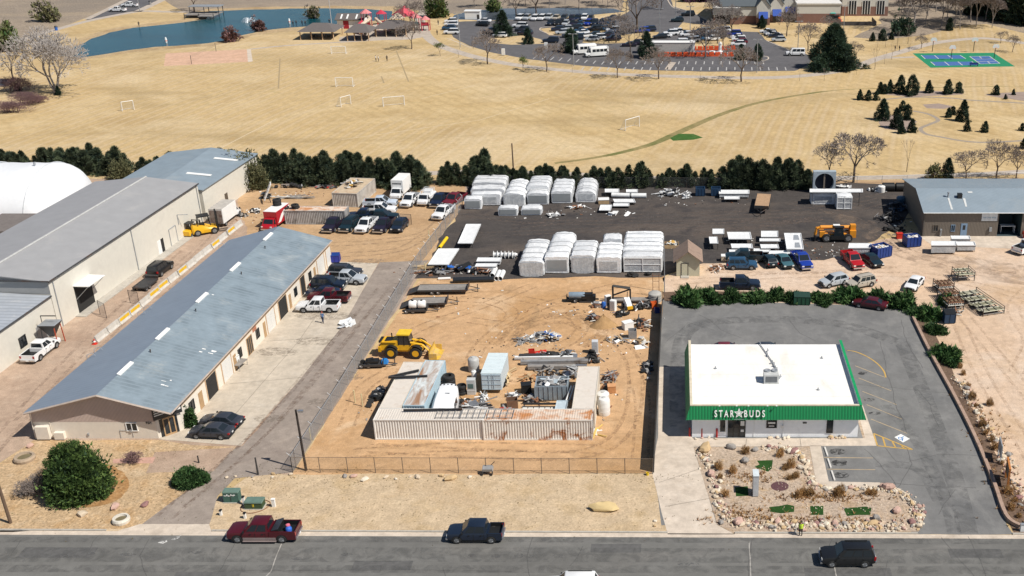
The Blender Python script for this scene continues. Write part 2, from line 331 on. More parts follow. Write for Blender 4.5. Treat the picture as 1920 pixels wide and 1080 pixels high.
for x0 in range(1090,1500,16):
 a=G(x0+(1280-x0)*.0,129);v=Vector(G(x0,132));u=Vector(G(x0+(1265-x0)*.018+2,126))if x0<1480 else v
 L,Rr=ribbon_pts([v,u],.3);b.add([(p.x,p.y,.016)for p in(Rr[0],Rr[1],L[1],L[0])],[(0,1,2,3)])
for x0 in range(1000,1440,16):
 if 1245<x0<1270:continue
 y0=118 if x0>1130 else 104+(x0-960)*.085
 v=Vector(G(x0,y0+2.5));u=Vector(G(x0+(1265-x0)*.02+2,y0-3));L,Rr=ribbon_pts([v,u],.3);b.add([(p.x,p.y,.016)for p in(Rr[0],Rr[1],L[1],L[0])],[(0,1,2,3)])
b.build('road_markings',M('faded_line',(.42,.41,.4),.8),kind='structure')
b=MB()
for q in([(1040,66),(1025,62),(1012,55),(1030,50),(1130,49)],[(1437,76),(1490,98)],[(1390,114),(1434,113),(1440,107),(1425,104)],[(838,72),(852,77),(884,90)],[(1262,12),(1300,24),(1330,41),(1345,57),(1360,59)],[(1243,-20),(1258,10),(1275,18)]):
 ribbon('',q,.35,None,5,True,mb=b)
b.build('car_park_kerb',g_walk,kind='structure')
line=[(1040,306),(1100,298),(1160,287),(1220,271),(1260,254),(1300,236),(1350,215),(1420,193),(1500,178),(1570,169),(1640,166),(1760,164),(1930,161)]
sl=smooth_line([G(*p)for p in line]);wd=[1.0+1.1*math.exp(-((i-26)/16)**2)-.6*(i>52)for i in range(len(sl))]
L,Rr=ribbon_pts(sl,wd);sheet('damp_grass',[tuple(p)for p in L]+[tuple(p)for p in reversed(Rr)],g_green,1,.25,31,True)
sheet('damp_grass',[(1256,259),(1272,251),(1300,251),(1318,258),(1300,262),(1262,264)],g_lush,2,.25,32)
ribbon('path',[(700,330),(800,325),(900,322),(1050,326),(1300,336),(1540,334),(1640,333),(1750,330),(1850,326),(1960,320)],2.6,g_fpath,2)
ribbon('path',[(1712,208),(1741,214),(1759,225),(1743,233),(1726,241),(1736,251),(1765,257),(1804,264),(1850,267),(1930,263)],1.0,M('cinder_path',(.3,.25,.2),.95),2)
ribbon('path',[(1650,187),(1716,182),(1784,184),(1823,188),(1930,194)],1.0,_mc['cinder_path'],2)
for i,q in enumerate(([(1650,176),(1720,170),(1800,172),(1806,177),(1700,182)],[(1730,196),(1760,194),(1790,200),(1770,204),(1738,203)],[(1845,178),(1880,174),(1930,172),(1930,190),(1880,184)],[(1640,222),(1680,215),(1720,228),(1700,246),(1660,242)])):
 sheet('bark_bed',q,M('old_bark',(.3,.23,.19),.95,sc=.6),2,.5,40+i)
sheet('worn_grass',[(1560,365),(1560,338),(1700,338),(1930,333),(2100,350),(2100,372),(1700,350)],g_tan,1,.6,45)
b=MB()
for q in([(525,110),(522,166)],[(743,95),(766,153)],[(715,143),(720,156)]):ribbon('',q,.35,None,2,False,mb=b)
b.build('worn_field_lines',M('worn_line',(.33,.25,.14),.95),kind='structure')
b=MB()
for q in([(520,222),(400,285)],[(1030,185),(900,225),(640,262)],[(890,160),(790,185)]):ribbon('',q,.25,None,2,False,mb=b)
b.build('field_markings',M('faint_line',(.58,.47,.31),.95),kind='structure')
# yards
sheet('dirt_lane',[(-500,900),(0,868),(70,822),(545,892),(700,650),(790,510),(838,425),(872,384),(880,340),(430,340),(-500,320)],g_dirt,1,.3,50)
sheet('dirt_yard',[(470,470),(440,345),(872,340),(872,384),(838,425),(805,492),(715,494),(632,492),(520,425)],g_tan,2,.5,51)
sheet('sand_yard',[(545,892),(575,850),(640,745),(718,630),(772,545),(792,516),(1247,514),(1244,600),(1226,888)],g_sand,2,.3,52)
sheet('gravel_yard',[(772,523),(806,490),(838,428),(870,384),(880,342),(1560,344),(1700,344),(1706,392),(1690,420),(1640,452),(1600,474),(1545,488),(1440,490),(1318,494),(1240,520)],g_yard,3,.6,53)
sheet('dirt_lot',[(1242,521),(1320,492),(1440,490),(1545,487),(1605,473),(1645,450),(1720,441),(2600,440),(2600,1012),(1900,1004),(1890,960),(1715,590),(1246,572)],g_pale,2,.4,54)
sheet('track',[(1540,395),(1640,415),(1700,458),(1790,476),(1930,500),(1930,535),(1780,514),(1690,484),(1640,456),(1590,428)],blot('worn_gravel',(.3,.22,.16),.4,.35),4,.5,55)
sheet('concrete_apron',[(1722,443),(2100,443),(2100,470),(1925,468),(1840,464),(1745,458)],g_walk,5,.1,56)
sheet('sand_verge',[(-500,1010),(-500,900),(385,991),(400,940),(470,890),(1228,888),(1264,1005),(700,1003)],g_verge,3,.25,57)
sheet('driveway',[(260,986),(392,986),(408,930),(440,897),(548,886),(600,800),(704,640),(788,506),(805,488),(712,492),(640,612),(560,715),(455,836),(432,842),(380,890)],g_drive,4,.15,58)
sheet('concrete_apron',[(298,824),(452,836),(482,800),(560,715),(642,611),(709,494),(618,490),(340,800)],g_conc,5,.05,59)
sheet('garden',[(-140,1000),(-140,885),(0,870),(64,825),(300,825),(360,835),(444,838),(420,858),(345,925),(262,986),(225,992)],g_mulch,5,.2,60)
sheet('driveway',[(290,848),(440,839),(400,884),(274,887)],g_dirt,6,.1,61)
sheet('garden_path',[(212,861),(292,857),(286,869),(212,869)],M('pink_paving',(.5,.3,.23),.8),7)
sheet('bark_bed',[(160+82*math.cos(t),908+44*math.sin(t))for t in[k*.3 for k in range(21)]],ground_mat('orange_bark',(.34,.19,.08),[((.45,.3,.16),.9,.5,.64,.9),((.2,.11,.05),1.5,.58,.7,.7)],grain=(7,.4)),6,.35,62,step=.5)
# wheel tracks
def tracks(mat,lv,L):
 b=MB()
 for i,(pts,w_)in enumerate(L):
  ln=[Vector(p)for p in smooth_line([G(*p)for p in pts])]
  for s in((-.85,.85)if w_<1 else(0,)):
   q=[]
   for k,p in enumerate(ln):
    d=(ln[min(k+1,len(ln)-1)]-ln[max(k-1,0)]).normalized();q.append(p+Vector((-d.y,d.x))*s)
   l_,r_=ribbon_pts(q,w_);n=len(q);z=.004*lv+.0006*i;b.add([(p.x,p.y,z)for p in r_]+[(p.x,p.y,z)for p in l_],[(k,k+1,n+k+1,n+k)for k in range(n-1)])
 b.build('wheel_tracks',mat,kind='structure')
tracks(blot('sand_track',(.35,.22,.12),.42),4,[([(1000,535),(900,575),(800,610),(720,650)],.4),([(1180,530),(1060,560),(960,600),(900,650),(880,690)],.4),([(860,560),(920,566),(960,585),(940,606),(880,600)],.35),([(980,560),(1040,575),(1090,610),(1060,645),(990,655)],.4),([(940,650),(980,612),(1060,600),(1110,620)],.9),([(690,840),(900,850),(1100,850),(1180,790),(1190,690),(1160,640)],.5),([(650,800),(680,730),(740,690)],.4),([(1200,860),(1205,760),(1190,700)],.35),([(660,850),(850,838),(1120,842)],.35),([(960,640),(1000,600),(1080,590),(1130,620),(1090,650)],1.6)])
tracks(blot('gravel_track',(.15,.115,.095),.7),5,[([(860,400),(1000,415),(1250,418),(1480,412),(1640,425)],.6),([(900,440),(1100,432),(1300,425),(1560,400),(1650,380)],.5),([(960,425),(1200,405),(1500,395),(1660,365)],.5),([(1480,380),(1560,395),(1640,430),(1700,470)],.5),([(1300,440),(1420,425),(1540,410)],1.8)])
tracks(blot('dirt_track',(.4,.28,.19),.3),6,[([(1650,440),(1700,470),(1800,500),(1930,520)],.5),([(1260,530),(1450,518),(1620,515),(1760,520),(1930,560)],.5),([(1800,610),(1840,700),(1900,800),(1960,900)],.45),([(1780,560),(1880,680),(1960,780)],.45),([(1320,508),(1500,512),(1680,500)],1.2),([(1905,700),(1930,640),(1900,580),(1930,540)],.4)])
tracks(blot('lane_track',(.22,.15,.11),.32),7,[([(40,790),(160,690),(270,580),(380,470),(440,400)],.5),([(-20,850),(110,700),(230,580),(350,470)],.5),([(560,460),(680,455),(790,440),(840,400)],.5),([(600,480),(740,470),(800,440)],.5),([(330,950),(470,830),(600,680),(720,540)],.5),([(310,970),(520,780),(680,590)],.4)])
# street with gutter and kerb
KY=lambda x:88.25-.0067*(x+16)
def strip(x0,x1,d0,d1):return[(x0,KY(x0)+d0),(x1,KY(x1)+d0),(x1,KY(x1)+d1),(x0,KY(x0)+d1)]
sheet('road',[(-700,40),(700,40),(700,KY(700)),(-700,KY(-700))],g_street,4,world=True)
sheet('gutter',strip(-500,500,-.62,.02),g_walk,5,world=True)
kb=MB();xs=[(-500,G(200,995)[0]),(G(396,998)[0],G(1252,1003)[0]),(G(1378,1003)[0],G(1722,1004)[0]),(G(1900,1005)[0],500)]
for a,c in xs:
 n=max(1,int(min(abs(c-a),120)/3.05))
 for i in range(n):
  u=a+(c-a)*i/n;v=a+(c-a)*(i+1)/n-.012
  kb.prism(strip(u,v,.02,.2),0,.14)
kb.build('kerb',CONC,kind='structure')
sheet('driveway_apron',[(205,1001),(262,983),(392,983),(398,1001)],g_walk,7,.05,63)
b=MB()
for i,q in enumerate(([(183,1006),(160,1045)],[(280,1010),(262,1042),(275,1080)],[(440,1020),(405,1080)],[(999,1007),(988,1045),(994,1085)],[(1093,1024),(1068,1062)],[(830,1065),(838,1090)],[(1560,1012),(1548,1060)],[(1664,1052),(1658,1085)],[(1765,1008),(1790,1040),(1830,1085)],[(1815,1006),(1838,1050),(1850,1085)],[(1410,1012),(1404,1085)],[(40,1012),(20,1042)],[(960,1072),(700,1069),(400,1072)])):ribbon('',q,.05,None,6,False,.16,b,i)
b.build('road_cracks',g_crack,kind='structure')
b=MB()
for i,q in enumerate(([(528,1020),(508,1072),(490,1090)],[(1405,1015),(1408,1090)],[(1564,1060),(1570,1090)])):ribbon('',q,.1,None,7,False,.08,b,i+5)
b.build('sealed_cracks',g_seal,kind='structure')
STN=[blot('old_oil',(.13,.13,.13),.6),blot('oil',(.03,.03,.03),.9),blot('damp',(.24,.2,.16),.4)]
for i,(x,y,a,c)in enumerate(((930,1043,9,4),(973,1042,9,5),(995,1043,6,4),(885,1042,8,3),(1047,1043,10,4),(560,1048,14,3),(365,1036,14,3),(120,1042,10,3),(1020,1012,5,3),(1290,1058,22,3),(650,1040,12,3),(240,1040,16,3),(170,1038,9,3))):
 sheet('road_stain',[(x+a*math.cos(t),y+c*math.sin(t))for t in[k*.63 for k in range(10)]],STN[0],6,.12,70+i,step=.4)
sheet('road_stain',[(296,1018),(302,1015),(313,1013),(314,1016),(305,1020)],blot('spilt_paint',(.7,.69,.66),1.4),6,.12,90,step=.2);sheet('road_stain',[(321,1012),(327,1008),(340,1004),(336,1009),(326,1013)],_mc.get('x')or bpy.data.materials['spilt_paint'],6,.12,91,step=.2)
for i,(x0,x1,d0,d1)in enumerate(((-62,-55,-4.2,-2.6),(-30,-24.5,-5.8,-4.4),(-8,-3.2,-3.0,-1.7),(12,20,-6.5,-5.2),(-46,-40,-7.6,-6.2),(26,31,-3.6,-2.2))):sheet('road_patch',strip(x0,x1,d0,d1),M('patch_asphalt',(.105,.103,.1),.9,var=.2),5,.06,200+i,True,.5)
tracks(blot('lane_wear',(.1,.1,.098),.3,.7),7,[([(-100,1022),(500,1022),(1000,1022),(1500,1024),(2000,1026)],.9),([(-100,1046),(500,1046),(1000,1046),(1500,1048),(2000,1050)],1.3),([(-100,1066),(600,1067),(1300,1068),(2000,1070)],1.1)])
tracks(blot('lot_wear',(.11,.11,.11),.3,.7),6,[([(1275,800),(1272,700),(1290,620),(1380,600),(1560,605),(1680,640)],2.2),([(1690,640),(1740,760),(1790,900),(1815,1000)],2.0),([(1660,760),(1720,830),(1770,930),(1790,1000)],1.4),([(1640,870),(1720,880),(1760,940)],1.2)])
# shop lot
sheet('car_park',[(1243,562),(1712,575),(1770,700),(1830,830),(1888,985),(1900,1002),(1715,1002),(1690,985),(1240,985),(1226,885),(1236,690)],g_lot,4,.08,95)
sheet('driveway',[(1236,688),(1296,688),(1298,826),(1304,852),(1344,984),(1378,1002),(1252,1002),(1240,960),(1222,885),(1234,820)],g_walk,5,.04,96)
sheet('pavement',[(1288,822),(1618,822),(1606,760),(1617,758),(1644,836),(1296,838)],g_walk,6)
sheet('pavement',[(1518,836),(1539,836),(1554,903),(1652,905),(1692,918),(1532,915)],g_walk,6)
sheet('garden',[(1301,839),(1518,837),(1532,915),(1690,919),(1714,940),(1732,974),(1722,997),(1372,999),(1344,983)],g_rockbed,6,.08,97)
sheet('rock_strip',[(1618,822),(1600,762),(1606,761),(1622,822)],g_rockbed,7)
TURF=[[(1419,864),(1449,863),(1447,879),(1440,885),(1414,876),(1424,871)],[(1378,914),(1402,912),(1404,930),(1380,931)],[(1442,951),(1462,949),(1476,946),(1489,949),(1489,960),(1465,963),(1444,960)],[(1519,949),(1544,949),(1544,966),(1520,966)],[(1581,953),(1600,952),(1624,950),(1634,953),(1632,966),(1606,966),(1588,968)]]
for i,q in enumerate(TURF):sheet('turf_patch',q,g_turf,7,.06,100+i,step=.5)
sheet('bark_bed',[(1462+17*math.cos(t),912+9*math.sin(t))for t in[k*.4 for k in range(16)]],M('red_bark',(.10,.045,.05),.95,sc=6,var=.3),7,.05,110,step=.5)
sheet('planting_strip',[(1704,572),(1724,575),(1765,650),(1808,740),(1872,860),(1935,965),(1935,1002),(1902,1002),(1884,965),(1862,905),(1828,825),(1788,745),(1744,665),(1710,597)],g_bark,6,.1,111)
sheet('planting_strip',[(1246,565),(1243,548),(1300,545),(1500,548),(1712,556),(1722,580),(1640,572),(1500,566)],g_bark,5,.2,112)
b=MB()
def bar(p,q,w_,b,z):
 L,Rr=ribbon_pts([Vector(G(*p)),Vector(G(*q))],w_);b.add([(t.x,t.y,z)for t in(Rr[0],Rr[1],L[1],L[0])],[(0,1,2,3)])
for p,q in(((1603,686),(1660,708)),((1610,709),(1671,733)),((1617,734),(1681,759)),((1625,759),(1691,786)),((1633,786),(1701,813)),((1545,858),(1637,859)),((1550,880),(1641,881))):bar(p,q,.13,b,.024)
b.build('bay_markings',g_tan_line,kind='structure')
b=MB();arc=[(1589,657),(1605,660),(1626,669),(1645,682),(1657,696),(1661,708)]
L,Rr=ribbon_pts(smooth_line([G(*p)for p in arc]),.17);n=len(L);b.add([(p.x,p.y,.024)for p in Rr]+[(p.x,p.y,.024)for p in L],[(i,i+1,n+i+1,n+i)for i in range(n-1)])
for p,q in(((1638,813),(1645,836)),((1645,836),(1711,843)),((1638,813),(1711,843)),((1655,820),(1660,837)),((1673,828),(1679,839)),((1690,836),(1696,841))):bar(p,q,.17,b,.024 if q[0]!=1711 or p[0]==1645 else .027)
b.build('bay_markings',g_yel,kind='structure')
# wheelchair symbol on the asphalt: white square, blue figure
q=[Vector(G(*p))for p in((1677,820),(1689,814),(1706,823),(1693,830))]
b=MB();b.add([(p.x,p.y,.024)for p in q],[(0,1,2,3)]);iso=b.build('wheelchair_marking',[WHITE],kind='structure')
if iso.data.polygons[0].normal.z<0:iso.data.flip_normals()
b=MB();o_=q[0];ex=(q[3]-q[0]);ey=(q[1]-q[0])
def im(u,v):p=o_+ex*u+ey*v;return(p.x,p.y)
def line_im(pts,w_):
 L,Rr=ribbon_pts([Vector(im(*p))for p in pts],w_);n=len(L)
 b.add([(p.x,p.y,.029)for p in Rr]+[(p.x,p.y,.029)for p in L],[(i,i+1,n+i+1,n+i)for i in range(n-1)])
line_im([(.45+.2*math.cos(t),.36+.2*math.sin(t))for t in[2.2+k*.45 for k in range(11)]],.1)
line_im([(.42,.72),(.42,.45),(.65,.45),(.74,.22),(.82,.22)],.11);line_im([(.42,.58),(.62,.58)],.1);line_im([(.38,.82),(.48,.82)],.16)
b.build('wheelchair_marking',M('blue_paint',(.04,.2,.5),.6),kind='structure')
b=MB()
for i,q in enumerate(([(1243,720),(1225,722)],[(1310,590),(1330,600),(1360,622),(1390,634)],[(1480,600),(1500,625),(1530,640)],[(1650,640),(1662,700),(1680,760),(1700,812)],[(1600,720),(1790,738)],[(1700,840),(1710,870),(1695,895),(1668,930)],[(1705,865),(1760,852),(1840,856)],[(1660,840),(1680,865),(1705,868)],[(1650,905),(1830,915)],[(1720,730),(1745,760),(1760,800)],[(1250,640),(1290,605),(1340,620)],[(1620,842),(1650,870),(1680,910)],[(1790,920),(1770,945),(1760,965)],[(1690,600),(1700,640),(1730,690)])):ribbon('',q,.05,None,6,False,.2,b,i+40)
b.build('asphalt_cracks',g_crack,kind='structure')
b=MB()
for q in([(1236,905),(1310,880)],[(1247,950),(1330,935)],[(1500,823),(1502,837)],[(1400,823),(1398,837)],[(345,803),(478,803)],[(430,720),(566,708)],[(500,640),(625,632)],[(566,560),(672,556)],[(395,830),(560,640),(662,492)]):ribbon('',q,.05,None,8,False,.01,b,9)
b.build('expansion_joints',M('joint',(.2,.17,.14),.9),kind='structure')
for i,(x,y,a,c)in enumerate(((1570,847,16,6),(1574,868,16,6),(1577,891,16,6),(1640,775,12,3),(1630,750,10,3),(1617,700,9,3),(1845,903,8,2),(1480,700,14,3))):
 sheet('oil_stain',[(x+a*math.cos(t),y+c*math.sin(t))for t in[k*.63 for k in range(10)]],STN[1],6,.15,130+i,step=.35)
for i,(x,y,a,c)in enumerate(((610,592,60,8),(520,660,40,9),(590,640,40,8),(690,490,40,5),(600,755,24,8),(505,785,30,8),(655,705,30,9))):
 sheet('oil_stain',[(x+a*math.cos(t),y+c*math.sin(t))for t in[k*.63 for k in range(10)]],STN[2],6,.25,150+i,step=.4)
# ------------------------------------------------------------------ buildings
def quad_pt(q,u,v):
 a,b,c,d=[Vector(p)for p in q];return(a*(1-u)+b*u)*(1-v)+(d*(1-u)+c*u)*v
def pane(mb,q,u0,u1,v0,v1,off=.012,th=0.0):
 """slab on a four-cornered face (corners counter-clockwise seen from outside)"""
 n=(Vector(q[1])-Vector(q[0])).cross(Vector(q[3])-Vector(q[0])).normalized()
 p=[quad_pt(q,u,v)for u,v in((u0,v0),(u1,v0),(u1,v1),(u0,v1))]
 f=[tuple(x+n*off)for x in p]
 if th:mb.hexa([tuple(x+n*(off-th))for x in p],f)
 else:mb.quad(*f)
def wall_item(parent,name,A,B,z0,z1,d0,d1,mat,off=.03,th=.06,label=None,mats=None):
 """a panel on the vertical wall running from A to B (plan points, outside on the right-hand side), d0..d1 metres along it"""
 A=Vector((A[0],A[1],0));B=Vector((B[0],B[1],0));d=(B-A).normalized();n=Vector((d.y,-d.x,0))
 p=[A+d*d0,A+d*d1];b=MB()
 lo=[p[0]+n*(off-th),p[1]+n*(off-th),p[1]+n*off,p[0]+n*off]
 b.hexa([(q.x,q.y,z0)for q in lo][::-1],[(q.x,q.y,z1)for q in lo][::-1])
 b.f=[tuple(reversed(f))for f in b.f]
 return b.build(name,mat,parent,label=label)
def window(parent,A,B,z0,z1,d0,d1,fr=None,gl=None,n=2):
 w_=wall_item(parent,'window',A,B,z0,z1,d0,d1,gl or WGLASS,.03)
 A3=Vector((A[0],A[1],0));dd=(Vector((B[0],B[1],0))-A3).normalized();nn=Vector((dd.y,-dd.x,0));rz=math.atan2(dd.y,dd.x)
 b=MB();L=d1-d0
 for k in range(n+1):
  c=A3+dd*(d0+L*k/n)+nn*.04;b.box((c.x,c.y,(z0+z1)/2),(.07,.09,z1-z0),rz)
 for z in(z0,z1):
  c=A3+dd*(d0+L/2)+nn*.043;b.box((c.x,c.y,z),(L+.1,.09,.07),rz)
 b.build('frame',fr or WHITE,w_);return w_
def walls(parent,pts,z0,z1,mat,name='wall',closed=True):
 b=MB();n=len(pts)
 for i in range(n if closed else n-1):
  p,q=pts[i],pts[(i+1)%n];b.quad((p[0],p[1],z0),(q[0],q[1],z0),(q[0],q[1],z1),(p[0],p[1],z1))
 return b.build(name,mat,parent)
def slab(mb,q,th):
 """roof plane with thickness th below it"""
 n=(Vector(q[1])-Vector(q[0])).cross(Vector(q[3])-Vector(q[0])).normalized()
 mb.hexa([tuple(Vector(p)-n*th)for p in q],q)
stucco=M('cream_stucco',(.72,.66,.57),.85,var=.05,col2=(.62,.55,.46),lo=.6,hi=.9,sc2=.25)
cream_w=M('cream_metal_wall',(.64,.61,.535),.6,var=.04,col2=(.55,.52,.46),lo=.55,hi=.85,sc2=.3)
tanm=M('tan_trim',(.50,.35,.22),.7,var=.06)
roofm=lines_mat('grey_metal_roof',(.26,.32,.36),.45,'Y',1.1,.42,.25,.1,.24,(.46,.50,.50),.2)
roofw=lines_mat('grey_metal_roof_shaded',(.215,.262,.325),.45,'Y',1.06,.5,.1,.1,.08)  # darker roof copy: shade of the slope away from the sun, painted in
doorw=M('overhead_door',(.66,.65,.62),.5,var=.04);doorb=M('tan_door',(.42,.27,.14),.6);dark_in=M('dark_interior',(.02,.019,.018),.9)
# --- long workshop in the middle of the left side
ws=thing('workshop','long low cream workshop with grey metal gable roof and a row of overhead doors','building',(-63.7,105.9,0))
o0=Vector((-63.7,105.9));W_=lambda p:(p[0]-o0.x,p[1]-o0.y)
wl=[W_(p)for p in((-71.6,105.9),(-57.9,105.9),(-55.95,107.7),(-53.75,158.2),(-69.5,158.2))]
walls(ws,wl,0,3.62,stucco)
gab=lines_mat('pink_siding',(.55,.44,.39),2.1,'X',.6,.6,0,.5)
b=MB();y_=-.012
b.quad((wl[0][0],y_,2.15),(wl[1][0],y_,2.15),(wl[1][0],y_,3.62),(wl[0][0],y_,3.62))
b.quad((wl[0][0],y_,3.62),(wl[2][0],y_,3.62),(.35,y_,5.85))
b.build('gable',gab,ws)
b=MB();b.quad((wl[3][0],wl[3][1],3.6),(wl[4][0],wl[4][1],3.6),((wl[3][0]+wl[4][0])/2,wl[3][1],5.85));b.build('gable',stucco,ws)
E1,R1,L1=(8.1,-.75,3.72),(.36,-.75,6.0),(-8.15,-.75,3.72)
E2,R2,L2=(10.4,52.9,3.72),(2.45,52.9,6.0),(-5.6,52.9,3.72)
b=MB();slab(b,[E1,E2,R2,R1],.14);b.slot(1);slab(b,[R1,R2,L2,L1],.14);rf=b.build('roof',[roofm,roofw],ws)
b=MB()
for a,c in((E1,R1),(R1,L1)):b.tube((a[0],a[1]-.03,a[2]-.12),(c[0],c[1]-.03,c[2]-.12),.13,n=4)
b.tube((E1[0]+.04,E1[1],E1[2]-.1),(E2[0]+.04,E2[1],E2[2]-.1),.1,n=6)
b.build('fascia',M('taupe_trim',(.42,.35,.3),.6),ws)
for t in(.085,.255,.46,.66,.885):
 b=MB();p=Vector(R1).lerp(Vector(R2),t);q=Vector(R1).lerp(Vector(R2),t+.058);e=Vector((.34,0,-.095));up=Vector((0,0,.07))
 b.hexa([tuple(p+e+up*.2),tuple(q+e+up*.2),tuple(q-e*.1+up),tuple(p-e*.1+up)],[tuple(p+e+up*2),tuple(q+e+up*2),tuple(q-e*.1+up*2.6),tuple(p-e*.1+up*2.6)]);b.build('ridge_vent',WHITE,rf)
for t,u in((.2,.1),(.42,.12),(.66,.2),(.84,.15)):
 p=Vector(R1).lerp(Vector(R2),t).lerp(Vector(E1).lerp(Vector(E2),t),u);b=MB();b.tube(p-Vector((0,0,.1)),p+Vector((0,0,.3)),.06,n=8);b.tube(p+Vector((0,0,.28)),p+Vector((0,0,.38)),.1,n=8);b.build('vent_pipe',DKSTEEL,rf)
for t in(.24,.27,.47,.5,.93):
 p=Vector(L1).lerp(Vector(L2),t)+Vector((.1,0,.05));b=MB();b.path([p,p+Vector((.05,0,.55)),p+Vector((.6,.25,.75)),p+Vector((.9,.3,.35))],.04);b.build('conduit',GALV,rf)
rp=random.Random(3)
for t,u,k in((.1,.66,4),(.26,.76,5),(.5,.12,2)):
 for _ in range(k):
  tt=t+rp.uniform(-.02,.02);uu=u+rp.uniform(-.09,.09);p=Vector(R1).lerp(Vector(R2),tt).lerp(Vector(E1).lerp(Vector(E2),tt),uu)+Vector((0,0,.012));a=rp.uniform(.04,.12);c=rp.uniform(.06,.3)
  MB().quad(tuple(p+Vector((-c,-a,c*.28))),tuple(p+Vector((c,-a,-c*.28))),tuple(p+Vector((c,a,-c*.28))),tuple(p+Vector((-c,a,c*.28)))).build('patch',WHITE,rf)
# east wall features
A,B=wl[2],wl[3];LW=math.hypot(B[0]-A[0],B[1]-A[1])
wall_item(ws,'trim_band',A,B,2.75,3.6,.05,LW,tanm,.02)
items=[('w',2.2,3.4),('t',4.6,5.6),('o',6.8,9.4),('d',11.2,13.8),('t',14.4,15.2),('w',15.9,16.9),('d2',18.6,20.2),('w',21.6,22.6),('t',24,24.8),('d',25.3,28),('o',29.6,32.4),('t',33.3,34.1),('w',35.4,36.4),('o2',38,39.6),('w',41.3,42.3),('t',43.4,44.2),('d',45,48),('d',49,51)]
for k,a,c in items:
 if k=='w':window(ws,A,B,1.0,2.2,a,c,BLACK)
 elif k=='t':wall_item(ws,'door',A,B,0.02,2.15,a,c,doorb,.035)
 elif k=='d':
  dr=wall_item(ws,'overhead_door',A,B,.02,2.7,a,c,doorw,.03)
  for e in(a-.18,c):wall_item(ws,'trim_post',A,B,0,2.74,e,e+.18,tanm,.06)
 elif k=='d2':window(ws,A,B,.02,2.4,a,c,doorb,n=3)
 else:
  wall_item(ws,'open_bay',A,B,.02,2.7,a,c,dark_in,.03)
  for e in(a-.18,c):wall_item(ws,'trim_post',A,B,0,2.74,e,e+.18,tanm,.06)
wall_item(ws,'wall_patch',A,B,2.3,2.9,20.8,22.0,M('brick_patch',(.4,.17,.1),.8),.035)
# front wall features
A,B=wl[0],wl[1]
window(ws,A,B,1.0,2.0,10.35,11.55,WHITE)
b=MB();b.bx(-7.55,-6.1,-.55,-.02,.2,1.75);b.bx(-5.6,-4.5,-.5,-.02,.15,.98);b.build('utility_cabinet',stucco,ws)
MB().box((-2.0,-.05,.55),(.2,.12,.25)).build('tap_box',GALV,ws);b=MB();b.path([(1.6,-.04,.1),(1.6,-.04,1.05),(3.0,-.04,1.05),(3.0,-.04,.2)],.02);b.box((2.85,-.06,1.0),(.22,.12,.3));b.build('electric_meter',GALV,ws)
MB().tube((wl[0][0]-.06,-.08,0),(wl[0][0]-.06,-.08,3.6),.06).build('downpipe',stucco,ws);b=MB();b.tube((wl[0][0]+1.9,-.05,.9),(wl[0][0]+1.9,-.05,2.2),.03);b.build('downpipe',stucco,ws)
fnt_cache={}
def text_mesh(name,s,size,mat,parent,loc,rot,ext=.02,sx=1.0,bold=0.0):
 c=bpy.data.curves.new(name,'FONT');c.body=s;c.size=size;c.extrude=ext;c.align_x='CENTER';c.align_y='CENTER';c.offset=bold
 o=bpy.data.objects.new(name+'_tmp',c);COL.objects.link(o)
 me=bpy.data.meshes.new_from_object(o.evaluated_get(bpy.context.evaluated_depsgraph_get()));bpy.data.objects.remove(o);bpy.data.curves.remove(c)
 me.name=name;me.materials.clear();me.materials.append(mat)
 q=bpy.data.objects.new(name,me);COL.objects.link(q);q.parent=parent;q.location=loc;q.rotation_euler=rot;q.scale=(sx,1,1);return q
text_mesh('house_number','836',.42,BLACK,ws,(5.05,-.03,2.0),(math.pi/2,0,0),.01,1.1,.012)
# glazed corner entrance with shop board above
A,B=wl[1],wl[2];L=math.hypot(B[0]-A[0],B[1]-A[1])
ent=wall_item(ws,'door',A,B,.02,2.25,.35,L-.35,WGLASS,.03)
b=MB();A3=Vector((*A,0));d3=(Vector((*B,0))-A3).normalized();n3=Vector((d3.y,-d3.x,0));rz=math.atan2(d3.y,d3.x)
for k in(.75,1.35,1.95):c=A3+d3*k+n3*.05;b.box((c.x,c.y,1.1),(.13,.1,2.2),rz)
for z in(.1,2.2):c=A3+d3*1.35+n3*.055;b.box((c.x,c.y,z),(1.3,.1,.2),rz)
b.build('door_frame',doorb,ent)
sg=wall_item(ws,'sign_board',A,B,2.45,3.75,-.25,L+.25,M('sign_black',(.02,.022,.025),.4),.32,.08)
b=MB()
def onsign(u,z):c=A3+d3*u+n3*.34;return(c.x,c.y,z)
def shape(pts):b.quad(*[onsign(*p)for p in pts])
for z in(3.5,3.22,2.95):shape([(-.1,z),(1.0,z),(1.0,z+.12),(-.1,z+.12)])
shape([(1.15,2.9),(2.75,2.9),(2.8,3.15),(2.5,3.3),(2.2,3.55),(1.6,3.55),(1.4,3.3),(1.15,3.2)])
b.build('sign_lettering',WHITE,sg)
